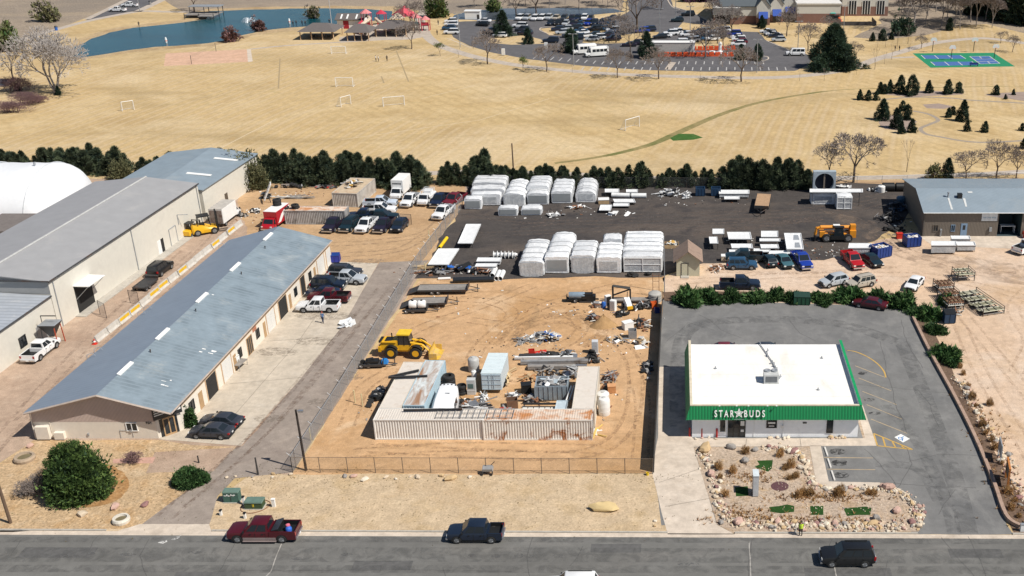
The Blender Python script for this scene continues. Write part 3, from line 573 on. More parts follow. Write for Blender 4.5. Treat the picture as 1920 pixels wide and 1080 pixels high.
# --- big cream metal hall, its annex and the blue-roofed building behind it
hall=thing('metal_hall','tall cream metal hall with broad low grey gable roof and propped canopy door','building',(-84,134.5,0))
ho=Vector((-84.0,134.5));HW=lambda x,y:(x-ho.x,y-ho.y)
hp=[HW(-83.9,134.5),HW(-81.0,177.0),HW(-98.6,177.8),HW(-101.4,135.3)]
walls(hall,hp,0,7.0,cream_w)
b=MB();b.quad((hp[3][0],hp[3][1]-.02,5.2),(hp[0][0],hp[0][1]-.02,5.2),(hp[0][0],hp[0][1]-.02,7),(-8.6,.38,7.95),(hp[3][0],hp[3][1]-.02,7));b.build('gable',lines_mat('grey_siding',(.36,.36,.35),2.0,'X',.7,.6,0,.5),hall)
b=MB();b.quad((*hp[1],7),(*hp[2],7),(-5.6,42.9,7.95));b.build('gable',cream_w,hall)
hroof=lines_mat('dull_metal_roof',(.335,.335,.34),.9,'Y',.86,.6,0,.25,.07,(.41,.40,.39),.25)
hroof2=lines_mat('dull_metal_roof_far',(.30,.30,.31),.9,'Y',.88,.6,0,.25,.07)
e1,r1,l1=(.3,-.25,7.1),(-8.6,.1,8.05),(-17.7,.55,7.1);e2,r2,l2=(3.2,42.6,7.1),(-5.7,43.1,8.05),(-14.8,43.5,7.1)
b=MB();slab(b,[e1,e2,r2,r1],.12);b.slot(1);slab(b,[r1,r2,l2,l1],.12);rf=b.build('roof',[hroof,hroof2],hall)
b=MB();b.tube(Vector(r1)+Vector((0,0,.05)),Vector(r2)+Vector((0,0,.05)),.16,n=6);b.build('ridge_cap',M('ridge_cap',(.42,.42,.41),.5),rf)
b=MB();b.tube((e1[0]+.02,e1[1],e1[2]-.1),(e2[0]+.02,e2[1],e2[2]-.1),.13,n=4);b.tube(e1,l1,.1,n=4);b.build('gutter',DKSTEEL,hall)
A,B=hp[0],hp[1]
for t in(.02,.49,.985):
 p=Vector((*A,0)).lerp(Vector((*B,0)),t)+Vector((.08,0,0));MB().tube(p,p+Vector((0,0,7)),.07,n=5).build('downpipe',GALV,hall)
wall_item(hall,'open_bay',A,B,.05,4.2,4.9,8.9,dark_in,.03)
b=MB();A3=Vector((*A,0));d3=(Vector((*B,0))-A3).normalized();n3=Vector((d3.y,-d3.x,0))
p,q=A3+d3*4.8+Vector((0,0,4.3)),A3+d3*9.0+Vector((0,0,4.3));o_=n3*2.3+Vector((0,0,.0))
b.hexa([tuple(p-Vector((0,0,.1))),tuple(p+o_-Vector((0,0,.1))),tuple(q+o_-Vector((0,0,.1))),tuple(q-Vector((0,0,.1)))],[tuple(p),tuple(p+o_),tuple(q+o_),tuple(q)]);b.build('canopy_door',WHITE,hall)
b=MB();b.tube(p+o_,A3+d3*4.9+n3*.05+Vector((0,0,2.2)),.04);b.tube(q+o_,A3+d3*8.9+n3*.05+Vector((0,0,2.2)),.04);b.build('prop',GALV,hall)
wall_item(hall,'door',A,B,.05,2.3,27.3,28.3,WHITE,.05);wall_item(hall,'open_bay',A,B,.05,2.3,28.35,29.2,dark_in,.035)
dr=wall_item(hall,'door',A,B,.05,2.9,31.2,33.4,cream_w,.03);b=MB()
for k in(31.2,33.4):c=A3+d3*k+n3*.06;b.tube(c,c+Vector((0,0,2.9)),.06,n=4)
b.tube(A3+d3*31.2+n3*.06+Vector((0,0,2.9)),A3+d3*33.4+n3*.06+Vector((0,0,2.9)),.06,n=4);b.build('door_frame',GALV,dr)
b=MB();c=A3+d3*34.5+n3*.06;b.path([c+Vector((0,0,2.6)),c+Vector((0,0,4.3)),c+d3*.2+n3*1.7+Vector((0,0,4.3))],.06);b.build('wall_pipe',GALV,hall)
b=MB();c=[A3+d3*3.9+n3*1.5,A3+d3*3.9,A3+d3*42,A3+d3*42+n3*1.5];b.prism([(q.x,q.y)for q in c],0,.12);b.build('loading_strip',CONC,hall)
ann=thing('hall_annex','lower cream annex with pale ribbed roof at the near end of the metal hall','building',(-84.6,120,0))
ao=Vector((-84.6,120.0));ap=[(p[0]-ao.x,p[1]-ao.y)for p in((-85.6,104),(-83.93,134.4),(-101.4,135.2),(-103,104.8))]
walls(ann,ap,0,5.0,cream_w)
e1,e2=(-.85,-16.2,5.05),(.8,14.35,5.05);l1,l2=(-18.6,-15.4,5.75),(-16.9,15.1,5.75)
b=MB();slab(b,[e1,e2,l2,l1],.12);rf=b.build('roof',lines_mat('pale_ribbed_roof',(.40,.43,.47),.35,'Y',.8,.45,.1,.4,.1,(.56,.57,.57),.6),ann)
b=MB();b.tube((e1[0],e1[1],4.95),(e2[0],e2[1],4.95),.13,n=4);b.build('gutter',DKSTEEL,ann)
window(ann,ap[0],ap[1],1.1,2.5,22.3,23.7,BLACK);wall_item(ann,'wall_vent',ap[0],ap[1],3.3,3.9,17.0,17.3,GALV,.1)
wall_item(ann,'roller_door',ap[0],ap[1],.05,2.3,26.0,28.2,GALV,.05)
blu=thing('metal_building','lower cream building with blue-grey metal roof behind the tall hall','building',(-80.6,190,0))
bo=Vector((-80.6,190.0));bp=[(p[0]-bo.x,p[1]-bo.y)for p in((-80.8,177.9),(-79.2,199.6),(-96.0,200.4),(-97.4,178.7))]
walls(blu,bp,0,5.6,cream_w)
e1,r1,l1=(.1,-12.3,5.65),(-7.6,-11.9,6.7),(-16.9,-11.4,5.65);e2,r2,l2=(1.75,9.9,5.65),(-7.1,10.3,6.7),(-15.6,10.6,5.65)
b=MB();slab(b,[e1,e2,r2,r1],.12);slab(b,[r1,r2,l2,l1],.12);rf=b.build('roof',lines_mat('blue_grey_roof',(.27,.33,.375),.7,'Y',.85,.45,.1,.3,.12,(.36,.40,.42),.2),blu)
for t,u in((.32,.5),(.75,.42)):
 p=Vector(e1).lerp(Vector(e2),t).lerp(Vector(r1).lerp(Vector(r2),t),u)+Vector((0,0,.05));b=MB();b.box(p,(4.2,.9,.06),.05,tilt=(0,R(7)));b.build('skylight',WHITE,rf)
wall_item(blu,'door',bp[0],bp[1],.05,2.4,7.4,8.5,M('brown_door',(.1,.08,.06),.6),.04)
b=MB();b.tube((bp[1][0]+.1,bp[1][1]-1,0),(bp[1][0]+.1,bp[1][1]-1,5.6),.06);b.build('downpipe',GALV,blu)
# --- white arched fabric building at the left edge
dome=thing('fabric_dome','white arched fabric building behind the grey-roofed hall','building',(-116,190,0))
dome.location=(-110,184,0)
def arch(x,k,e=1.0):return[(x,10.2*k*e*math.cos(a),8.15*k*e*math.sin(a))for a in[math.pi*q/28 for q in range(29)]]
fab=M('white_fabric',(.72,.735,.75),.6,var=.03,col2=(.60,.62,.65),lo=.5,hi=.75,sc2=.16,bmp=.12,stretch=(1,.25))
b=MB();b.loft([arch(x,1-.012*(q%2))for q,x in enumerate(range(-40,1,2))]+[arch(5.2*math.sin(t),math.cos(t))for t in[.2,.4,.6,.8,1.0,1.2,1.4,1.52]],cap=False,closed=False);b.build('membrane',fab,dome,smooth=60)
for x in(-30,-20,-10,0):MB().path(arch(x,1,1.006),.1,4).build('seam',M('seam_grey',(.5,.52,.54),.6),dome)
MB().tube((-2,0,8.2),(-2,0,8.7),.2,n=8).build('vent_cap',GALV,dome)
bb=thing('low_brick_building','small red brick building with flat grey roof at the left edge','building',(-106,168,0))
b=MB();b.bx(-6,3.2,-4,4,0,3.0);b.build('wall',M('red_brick',(.2,.05,.035),.85),bb);b=MB();b.bx(-6.3,3.4,-4.3,4.3,3.0,3.35);b.build('roof',M('flat_roof',(.16,.14,.13),.8),bb)
# --- white-roofed shop with green mansard
shop=thing('shop','white one-storey shop with flat white roof, green ribbed mansard and STAR BUDS lettering','building',(11.25,106.2,0))
whitewall=M('white_block',(.84,.865,.89),.7,var=.04,col2=(.6,.61,.62),lo=.6,hi=.85,sc2=.6)
green=lines_mat('green_metal',(.008,.215,.07),.95,'X',.55,.45,0,.5,.06);greeny=lines_mat('green_metal_side',(.008,.26,.085),.95,'Y',.7,.45,0,.5,.06)
x0,x1,D=-9.3,9.3,15.9
walls(shop,[(x0,0),(x1,0),(x1,D),(x0,D)],0,3.75,whitewall)
b=MB();b.bx(x0+.02,x1-.02,.05,D+.1,3.55,3.72);rf=b.build('roof',M('white_membrane',(.80,.785,.75),.6,var=.02,col2=(.66,.60,.5),lo=.54,hi=.8,sc2=.3,stretch=(1,.4)),shop)
for k in range(1,6):MB().bx(x0+.1,x1-.1,k*2.65,k*2.65+.05,3.72,3.724).build('seam',M('roof_seam',(.66,.64,.6),.6),rf)
for x,y in((-6.4,9.5),(5.2,4.2),(6.6,12.2)):MB().tube((x,y,3.7),(x,y,4.0),.07,n=8).tube((x,y,3.72),(x,y,3.74),.2,n=10).build('vent_pipe',GALV,rf)
def mans(pb,pt,mat,name='mansard'):
 b=MB();n=(Vector(pb[1])-Vector(pb[0])).cross(Vector(pt[0])-Vector(pb[0])).normalized()
 ins=[Vector(pb[0]),Vector(pb[1]),Vector(pt[1]),Vector(pt[0])];b.hexa([tuple(p-n*.12)for p in ins],[tuple(p)for p in ins]);return b.build(name,mat,shop)
zb,zt=2.62,4.2;fb=-.72;ft=-.22
mans([(x0-.72,fb,zb),(x1+.72,fb,zb)],[(x0-.2,ft,zt),(x1+.2,ft,zt)],green)
mans([(x1+.72,fb,zb),(x1+.72,D+.2,zb)],[(x1+.2,ft,zt),(x1+.2,D+.2,zt)],greeny)
mans([(x0-.72,D+.2,zb),(x0-.72,fb,zb)],[(x0-.2,D+.2,zt),(x0-.2,ft,zt)],greeny)
b=MB();b.bx(x0-.24,x0+.06,ft-.04,D+.22,4.14,4.25);b.bx(x0+.06,x1-.06,ft-.04,ft+.2,4.14,4.25);b.build('coping',M('cream_coping',(.62,.55,.42),.6),shop)
b=MB();b.bx(x1-.06,x1+.26,ft-.04,D+.22,4.2,4.27);b.build('coping',M('green_coping',(.01,.3,.1),.45),shop)
b=MB();b.bx(x0-.14,x0+.04,.0,D+.15,3.6,4.14);b.bx(x0+.04,x1-.04,.0,.2,3.6,4.14);b.bx(x1-.04,x1+.14,.0,D+.15,3.6,4.2);b.build('parapet',M('parapet_white',(.66,.68,.7),.6),shop)
b=MB();b.quad((x0-.7,fb,zb+.01),(x0-.7,0,zb+.01),(x1+.7,0,zb+.01),(x1+.7,fb,zb+.01));b.quad((x1,0,zb+.01),(x1,D,zb+.01),(x1+.7,D,zb+.01),(x1+.7,0,zb+.01));b.quad((x0-.7,0,zb+.01),(x0-.7,D,zb+.01),(x0,D,zb+.01),(x0,0,zb+.01));b.build('soffit',WHITE,shop)
A,B=(x0,0),(x1,0)
window(shop,A,B,.7,2.5,3.1,3.75,WHITE,n=1);window(shop,A,B,1.25,2.45,8.35,9.45,BLACK,n=1);window(shop,A,B,.6,2.5,15.1,15.75,BLACK,n=1)
b=MB();dr=wall_item(shop,'door',A,B,.02,2.5,4.05,5.3,WGLASS,.04)
for x in(4.05,4.65,5.3):b.bx(x0+x-.04,x0+x+.04,-.09,-.03,.02,2.5)
b.bx(x0+4.05,x0+5.3,-.094,-.03,2.42,2.54);b.build('door_frame',BLACK,dr)
window(shop,A,B,.05,2.5,5.35,5.95,BLACK,n=1)
b=MB();b.bx(x0+5.42,x0+5.85,-.06,-.03,1.5,2.1);b.bx(x0+5.45,x0+5.8,-.06,-.03,.7,1.0);b.bx(x0+8.5,x0+9.3,-.062,-.03,1.75,1.95);b.bx(x0+8.6,x0+9.2,-.062,-.03,1.4,1.5);b.build('poster',WHITE,shop)
text_mesh('house_number','880',.3,BLACK,shop,(x0+12.6,-.03,1.85),(math.pi/2,0,0),.01,1.0,.01)
b=MB();b.tube((x0+10.2,-.06,.1),(x0+10.2,-.06,2.6),.03);b.box((x0+10.15,-.1,1.4),(.25,.15,.35));b.tube((x0+6.95,-.05,.1),(x0+6.95,-.05,2.6),.02);b.build('downpipe',WHITE,shop)
tl=math.atan2(zt-zb,ft-fb);up=Vector((0,(ft-fb),(zt-zb))).normalized();nn=Vector((0,-up.z,up.y))
def onm(x,k,off=.16):p=Vector((x,fb,zb))+up*k+nn*off;return(p.x,p.y,p.z)
for tx,xc,wd in(('S T A R',-5.78,2.15),('B U D S',-2.42,2.3)):
 q=text_mesh('sign_lettering',tx,1.08,WHITE,shop,onm(xc,.72,.2),(tl,0,0),.03,1,.02);q.scale[0]=wd/q.dimensions[0]
b=MB();pts=[]
def star(r1,r2,k):
 return[Vector(onm(-4.12,.8,k))+(Vector((math.cos(a),0,0))+up*math.sin(a))*r for a,r in[(math.pi/2+i*math.pi/5,r1 if i%2==0 else r2)for i in range(10)]]
o1,i1=star(.6,.25,.2),star(.38,.15,.2);n=10
b.add([tuple(p)for p in o1+i1],[(i,(i+1)%n,n+(i+1)%n,n+i)for i in range(n)])
o2=star(.27,.11,.205);b.add([tuple(p)for p in o2],[tuple(range(n))]);st=b.build('sign_star',WHITE,shop)
b=MB()
for i in range(9):p=onm(-4.6+i*.12,.12);b.box(p,(.08,.03,.1),tilt=(tl-math.pi/2,0))
b.build('sign_lettering',STEEL,shop)
b=MB()
for x in(-6.3,-4.4,-3.1,-1.0,.0):
 p=Vector(onm(x,1.55,.05));b.tube(p,p+Vector((0,-.35,.3)),.025);b.box(p+Vector((0,-.38,.3)),(.18,.14,.1))
b.build('sign_lamp',WHITE,shop)
ac=thing('rooftop_unit','grey air-conditioning unit on the white flat roof of the shop','air conditioner',(11.2,112.6,3.72))
b=MB();b.bx(-.85,.85,-.75,.75,.1,1.15);b.bx(-.9,.9,-.8,.8,0,.1);b.build('casing',M('unit_grey',(.5,.51,.5),.5),ac)
b=MB();b.bx(-.66,.66,-.79,-.75,.25,.95);g_=b.build('grille',M('coil',(.12,.13,.14),.6),ac)
for x in(-.42,.42):b=MB();b.lathe([(.36,1.15),(.36,1.32),(.3,1.33),(.05,1.25)],14,Matrix.Translation((x,.25,0)));b.build('fan',GALV,ac)
pl=thing('roof_pipe','thin grey conduit running across the white shop roof','pipe',(11.9,113.5,3.72))
b=MB();b.path([(.35,-.6,.12),(.3,.6,.12),(-.2,4,.12),(-1.2,8.2,.12),(-1.3,8.8,.3)],.06)
for x,y in((.45,-.2),(.1,2),(.0,2.6),(-.15,3.4),(-.6,5.4),(-.5,6.6)):b.box((x,y,.12),(.5,.12,.2),rnd.uniform(0,3));b.tube((x,y,0),(x,y,.5),.05)
b.build('conduit',GALV,pl)
b=MB()
for i,(px,py)in enumerate(((1293,815),(1316,818),(1344,819))):
 x,y=G(px,py+3);b=MB();b.tube((0,0,0),(0,0,1.05),.11,n=10);b.lathe([(.11,1.05),(.08,1.13),(.001,1.16)],10);o=b.build('bollard',M('red_paint',(.42,.02,.02),.5),loc=(x,y+(.25 if i else 0),0));tag(o,['red bollard at the left corner of the white shop','middle red bollard of the three on the shop front','red bollard nearest the shop door'][i],'bollard','red bollards in front of the shop')
# --- metal building on the right
rb=thing('metal_warehouse','dark taupe metal warehouse with ribbed blue-grey roof and open bay','building',(41.3,170.4,0))
taupe=lines_mat('taupe_siding',(.165,.14,.115),1.3,'X',.72,.6,0,.5,.05);taupey=lines_mat('taupe_siding_side',(.165,.14,.115),1.3,'Y',.72,.6,0,.5,.05)
W2,D2=30.0,17.5
MB().quad((0,0,0),(12.3,0,0),(12.3,0,4.3),(0,0,4.3)).quad((12.3,0,4.1),(16.2,0,4.1),(16.2,0,4.3),(12.3,0,4.3)).build('wall',taupe,rb);b=MB();b.quad((16.2,0,0),(W2,0,0),(W2,0,4.3),(16.2,0,4.3));b.build('wall',taupe,rb);b=MB();b.quad((W2,D2,0),(0,D2,0),(0,D2,4.3),(W2,D2,4.3));b.build('wall',taupe,rb)
b=MB();b.quad((0,D2,0),(0,0,0),(0,0,4.3),(0,6.6,6.1),(0,D2,4.3));b.build('wall',taupey,rb);b=MB();b.quad((W2,0,0),(W2,D2,0),(W2,D2,4.3),(W2,6.6,6.1),(W2,0,4.3));b.build('wall',taupey,rb)
b=MB();rm=lines_mat('blue_ribbed_roof',(.30,.365,.415),1.6,'X',.68,.4,.15,.6,.07,(.36,.40,.42),.3)
slab(b,[(-.35,-.45,4.3),(W2+.3,-.45,4.3),(W2+.3,6.6,6.22),(-.35,6.6,6.22)],.12);slab(b,[(-.35,6.6,6.22),(W2+.3,6.6,6.22),(W2+.3,D2+.4,4.35),(-.35,D2+.4,4.35)],.12);rf=b.build('roof',rm,rb)
b=MB();b.tube((-.3,-.5,4.25),(W2,-.5,4.25),.08,n=4);b.build('gutter',M('pale_trim',(.55,.57,.58),.5),rb)
b=MB();b.tube((4.6,4.0,5.4),(4.6,4.0,6.3),.14,n=8);b.tube((4.6,4.0,6.25),(4.6,4.0,6.4),.24,n=8);b.build('vent_pipe',GALV,rf)
b=MB();b.box((6.5,3.9,5.75),(.75,.75,.9));b.build('roof_fan',BLACK,rf)
b=MB();b.quad((4.45,3.7,5.46),(4.35,.4,4.56),(4.7,.4,4.56),(4.75,3.7,5.46));b.quad((7.0,3.6,5.44),(6.9,1.2,4.78),(7.2,1.2,4.78),(7.4,3.6,5.44));b.quad((8.2,5.2,5.87),(9,5.2,5.87),(9,5.6,5.98),(8.2,5.6,5.98));b.build('patch',M('roof_streak',(.55,.56,.55),.6),rf)
b=MB();b.quad((12.3,5,0.02),(12.3,5,4.1),(16.2,5,4.1),(16.2,5,.02));b.quad((12.3,0,0.02),(12.3,0,4.1),(12.3,5,4.1),(12.3,5,.02));b.quad((16.2,0,0),(16.2,5,0),(16.2,5,4.1),(16.2,0,4.1));b.quad((12.3,0,.02),(12.3,5,.02),(16.2,5,.02),(16.2,0,.02));b.build('open_bay',M('blue_floor',(.035,.06,.07),.7),rb)
b=MB();b.bx(13.3,15.7,1.4,2.4,1.2,1.32)
for x in(13.35,15.6):b.bx(x,x+.08,1.45,2.35,0.03,1.2)
b.build('shelf_rack',WHITEM,rb)
A,B=(0,0),(W2,0);bluet=M('blue_trim',(.19,.29,.42),.5)
window(rb,A,B,.9,2.0,1.6,2.4,taupe);window(rb,A,B,.9,2.0,4.6,5.2,bluet)
for a in(6.2,17.9):dr=wall_item(rb,'door',A,B,.02,2.25,a,a+1.05,bluet,.05);wall_item(rb,'door_window',A,B,1.15,1.95,a+.3,a+.75,WGLASS if a<10 else WHITE,.06,.02)
sg=wall_item(rb,'sign_board',A,B,2.75,4.0,9.45,12.05,M('sign_white',(.68,.72,.74),.5),.1,.08)
b=MB()
for i in range(15):
 if i in(4,9):continue
 x=9.75+i*.142;b.box((x,-.115,3.32),(.09,.02,.16+.05*(i%3)))
b.build('sign_lettering',M('sign_blue',(.3,.42,.52),.5),sg)
b=MB();b.bx(-.1,.12,-.1,.04,0,4.3);b.build('downpipe',M('dark_trim',(.09,.08,.07),.5),rb)
b=MB();b.tube((2.9,-.2,.1),(2.9,-.2,1.1),.12);b.box((2.9,-.2,1.2),(.3,.3,.25));b.bx(10.9,11.3,-.25,-.02,.9,1.6);b.build('gas_meter',GALV,rb)
hr=thing('hose_reel','red hose reel beside the open bay of the taupe warehouse','hose reel',(58.1,169.7,0))
b=MB();b.tube((-.25,0,.55),(.25,0,.55),.5,n=14);b.tube((-.35,0,.55),(-.25,0,.55),.62,n=14);b.build('reel',M('red_hose',(.42,.04,.02),.6),hr);b=MB();b.tube((-.4,0,0),(-.4,0,.6),.05);b.tube((.35,0,0),(.35,0,.6),.05);b.bx(.5,.75,-.15,.15,0,.8);b.build('stand',WHITE,hr)
# --- shed
sx,sy=G(1290,518);shed=thing('shed','small pale green shed with brown shingle gable roof beside the gravel yard','shed',(sx,sy,0))
pg=M('pale_green_siding',(.5,.485,.36),.7,var=.05);walls(shed,[(-1.75,0),(1.75,0),(1.75,4.3),(-1.75,4.3)],0,2.7,pg)
b=MB();b.quad((-1.75,-.01,2.7),(1.75,-.01,2.7),(0,-.01,4.0));b.quad((1.75,4.31,2.7),(-1.75,4.31,2.7),(0,4.31,4.0));b.build('gable',pg,shed)
shg=M('brown_shingle',(.27,.19,.145),.9,var=.15,sc=5,col2=(.17,.12,.1),sc2=1.2);b=MB()
slab(b,[(2.25,-.5,2.5),(2.25,4.8,2.5),(0,4.8,4.2),(0,-.5,4.2)],.12);slab(b,[(0,-.5,4.2),(0,4.8,4.2),(-2.25,4.8,2.5),(-2.25,-.5,2.5)],.12);b.build('roof',shg,shed)
dr=wall_item(shed,'door',(-1.75,0),(1.75,0),.15,2.1,.75,1.75,pg,.04);b=MB()
for x in(-1.0,0.0):b.bx(x-.04,x+.04,-.07,-.02,.15,2.15)
b.bx(-1,0,-.072,-.02,2.1,2.18);b.build('door_frame',DKSTEEL,dr);b=MB();b.bx(-1.1,.15,-.9,-.05,0,.15);b.build('doorstep',CONC,shed)
# --- far buildings: recreation centre, pavilions, washroom
far_roof=M('grey_green_shingle',(.085,.10,.11),.8,var=.1);sid=M('pale_siding',(.56,.55,.5),.7,var=.05);brk=M('red_brick_far',(.21,.115,.09),.85,var=.1);navy=M('blue_awning',(.01,.06,.33),.6)
def gblock(parent,px0,px1,py,depth,h,ridge,brick=.4,axis='Y',roofmat=far_roof):
 """a gabled block whose front base runs between two pixels"""
 a,c=G(px0,py),G(px1,py);ox,oy=parent.location.x,parent.location.y;x0,x1,y0=a[0]-ox,c[0]-ox,a[1]-oy;y1=y0+depth
 walls(parent,[(x0,y0),(x1,y0),(x1,y1),(x0,y1)],0,h,sid)
 if brick:walls(parent,[(x0-.05,y0-.05),(x1+.05,y0-.05),(x1+.05,y1),(x0-.05,y1)],0,h*brick,brk,'plinth')
 b=MB()
 if ridge<=0:b.bx(x0-.3,x1+.3,y0-.3,y1+.3,h,h+.4);b.build('roof',M('pale_flat_roof',(.66,.64,.6),.7),parent);return x0,x1,y0,y1
 if axis=='Y':
  m=(x0+x1)/2;g=MB();g.quad((x0,y0,h),(x1,y0,h),(m,y0,h+ridge));g.quad((x1,y1,h),(x0,y1,h),(m,y1,h+ridge));g.build('gable',sid,parent)
  slab(b,[(x1+.4,y0-.3,h-.1),(x1+.4,y1,h-.1),(m,y1,h+ridge+.15),(m,y0-.3,h+ridge+.15)],.25);slab(b,[(m,y0-.3,h+ridge+.15),(m,y1,h+ridge+.15),(x0-.4,y1,h-.1),(x0-.4,y0-.3,h-.1)],.25)
 else:
  m=(y0+y1)/2;g=MB();g.quad((x1,y0,h),(x1,y1,h),(x1,m,h+ridge));g.quad((x0,y1,h),(x0,y0,h),(x0,m,h+ridge));g.build('gable',sid,parent)
  slab(b,[(x0-.4,y0-.4,h-.1),(x1+.4,y0-.4,h-.1),(x1+.4,m,h+ridge+.15),(x0-.4,m,h+ridge+.15)],.25);slab(b,[(x0-.4,m,h+ridge+.15),(x1+.4,m,h+ridge+.15),(x1+.4,y1+.4,h-.1),(x0-.4,y1+.4,h-.1)],.25)
 b.build('roof',roofmat,parent);return x0,x1,y0,y1
rx,ry=G(1500,40);rec=thing('recreation_centre','large pale and red brick recreation centre with grey gables and blue awnings','building',(rx,ry,0))
gblock(rec,1352,1430,45,30,6.0,4.0,.45,'X');x0,x1,y0,y1=gblock(rec,1338,1386,46,14,5.2,0,.45);MB().bx(x0+.5,x1-3,y0-.12,y0+.1,.1,3.2).build('open_porch',dark_in,rec);MB().bx(x0-.35,x1+.35,y0-.6,y0-.1,3.2,5.5).build('porch_fascia',M('porch_grey',(.2,.2,.2),.7),rec)
for i,(p0,p1,py)in enumerate(((1418,1443,47),(1444,1468,42),(1468,1494,37))):
 x0,x1,y0,y1=gblock(rec,p0,p1,py,20,6.2,3.0,.4)
 b=MB();b.hexa([(x0+.7,y0-1.8,2.4),(x1-.7,y0-1.8,2.4),(x1-.7,y0,2.6),(x0+.7,y0,2.6)],[(x0+.7,y0-1.7,2.6),(x1-.7,y0-1.7,2.6),(x1-.7,y0-.05,4.4),(x0+.7,y0-.05,4.4)]);b.build('awning',navy,rec)
 b=MB();b.bx(x0+.8,x1-.8,y0-.08,y0+.1,.2,2.5);b.build('window',WGLASS,rec)
x0,x1,y0,y1=gblock(rec,1494,1575,43,22,6.2,0,.5)
b=MB();b.bx((x0+x1)/2+2.5,x1-.5,y0-.1,y0+.1,.8,2.6);b.build('window',WGLASS,rec);b=MB();b.bx((x0+x1)/2-1.6,(x0+x1)/2+.3,y0+10,y0+12,6.5,8);b.build('roof_unit',GALV,rec)
x0,x1,y0,y1=gblock(rec,1578,1664,30,34,8.6,4.0,.38)
for u in(.14,.44,.75):b=MB();b.bx(x0+(x1-x0)*u,x0+(x1-x0)*(u+.17),y0-.1,y0+.1,.6,5.2);wn=b.build('window',WGLASS,rec);b=MB();[b.bx(x0+(x1-x0)*(u+.17*k/3)-.08,x0+(x1-x0)*(u+.17*k/3)+.08,y0-.16,y0-.1,.6,5.2)for k in range(4)];b.build('frame',WHITE,wn)
gblock(rec,1520,1585,22,30,6.8,3.6,.3,'X')
x,y=G(1640,46);b=MB();b.path([(-8,0,0),(-8,0,1.4)],.05);b.bx(-8,6,-.05,.05,.2,1.5);b.bx(5.95,6.05,0,9,.2,1.5);tag(b.build('park_fence',M('dark_fence',(.06,.055,.055),.7),loc=(x-6,y-3,0)),'dark low fence around the play area beside the recreation centre','fence')
def pavilion(px0,px1,py,depth,h,rise,label):
 a,c=G(px0,py),G(px1,py);wd=c[0]-a[0];t=thing('picnic_pavilion',label,'pavilion',((a[0]+c[0])/2,a[1],0),group='picnic pavilions by the pond')
 b=MB();hx=wd/2;e=.8;r_=[(-hx-e,-e,h),(hx+e,-e,h),(hx+e,depth+e,h),(-hx-e,depth+e,h),(-hx*.45,depth/2,h+rise),(hx*.45,depth/2,h+rise)]
 b.add(r_,[(0,1,5,4),(1,2,5),(2,3,4,5),(3,0,4),(3,2,1,0)]);b.build('roof',M('brown_grey_shingle',(.125,.11,.105),.8,var=.1),t)
 for x in(-hx,-hx*.33,hx*.33,hx):
  for y in(0,depth):b=MB();b.tube((x,y,0),(x,y,h),.18,n=4);b.build('post',tanm,t)
 for x in(-hx*.5,hx*.4):b=MB();b.bx(x-1,x+1,depth/2-.4,depth/2+.4,.7,.78);b.bx(x-1,x+1,depth/2-.9,depth/2-.6,.42,.47);b.bx(x-1,x+1,depth/2+.6,depth/2+.9,.42,.47);b.bx(x-.1,x+.1,depth/2-.8,depth/2+.8,0,.7);b.build('picnic_table',DKSTEEL,t)
pavilion(564,626,75,10,2.6,1.9,'brown-roofed picnic pavilion farthest left by the pond')
pavilion(652,692,77,8,2.7,2.0,'middle brown-roofed picnic pavilion, the smallest of three')
pavilion(706,762,69,10,2.6,1.9,'brown-roofed picnic pavilion in front of the red playground')
x,y=G(656,54);wc=thing('washroom_block','small white washroom with a red door and brown roof by the pond','building',(x,y,0))
walls(wc,[(-4,0),(4.5,0),(4.5,6),(-4,6)],0,3,WHITE);b=MB();slab(b,[(-4.6,-.6,3),(5.1,-.6,3),(5.1,3,4.6),(-4.6,3,4.6)],.2);slab(b,[(-4.6,3,4.6),(5.1,3,4.6),(5.1,6.6,3),(-4.6,6.6,3)],.2);rf=b.build('roof',_mc['brown_grey_shingle'],wc)
b=MB();[b.box((x,1.0,3.82),(.5,2.6,.1),tilt=(R(24),0))for x in(-2.6,-.6,2.4)];b.build('skylight',WHITE,rf);b=MB();b.bx(-2,-.2,-.06,.02,.05,2.6);b.build('door',M('red_door',(.35,.015,.03),.5),wc)
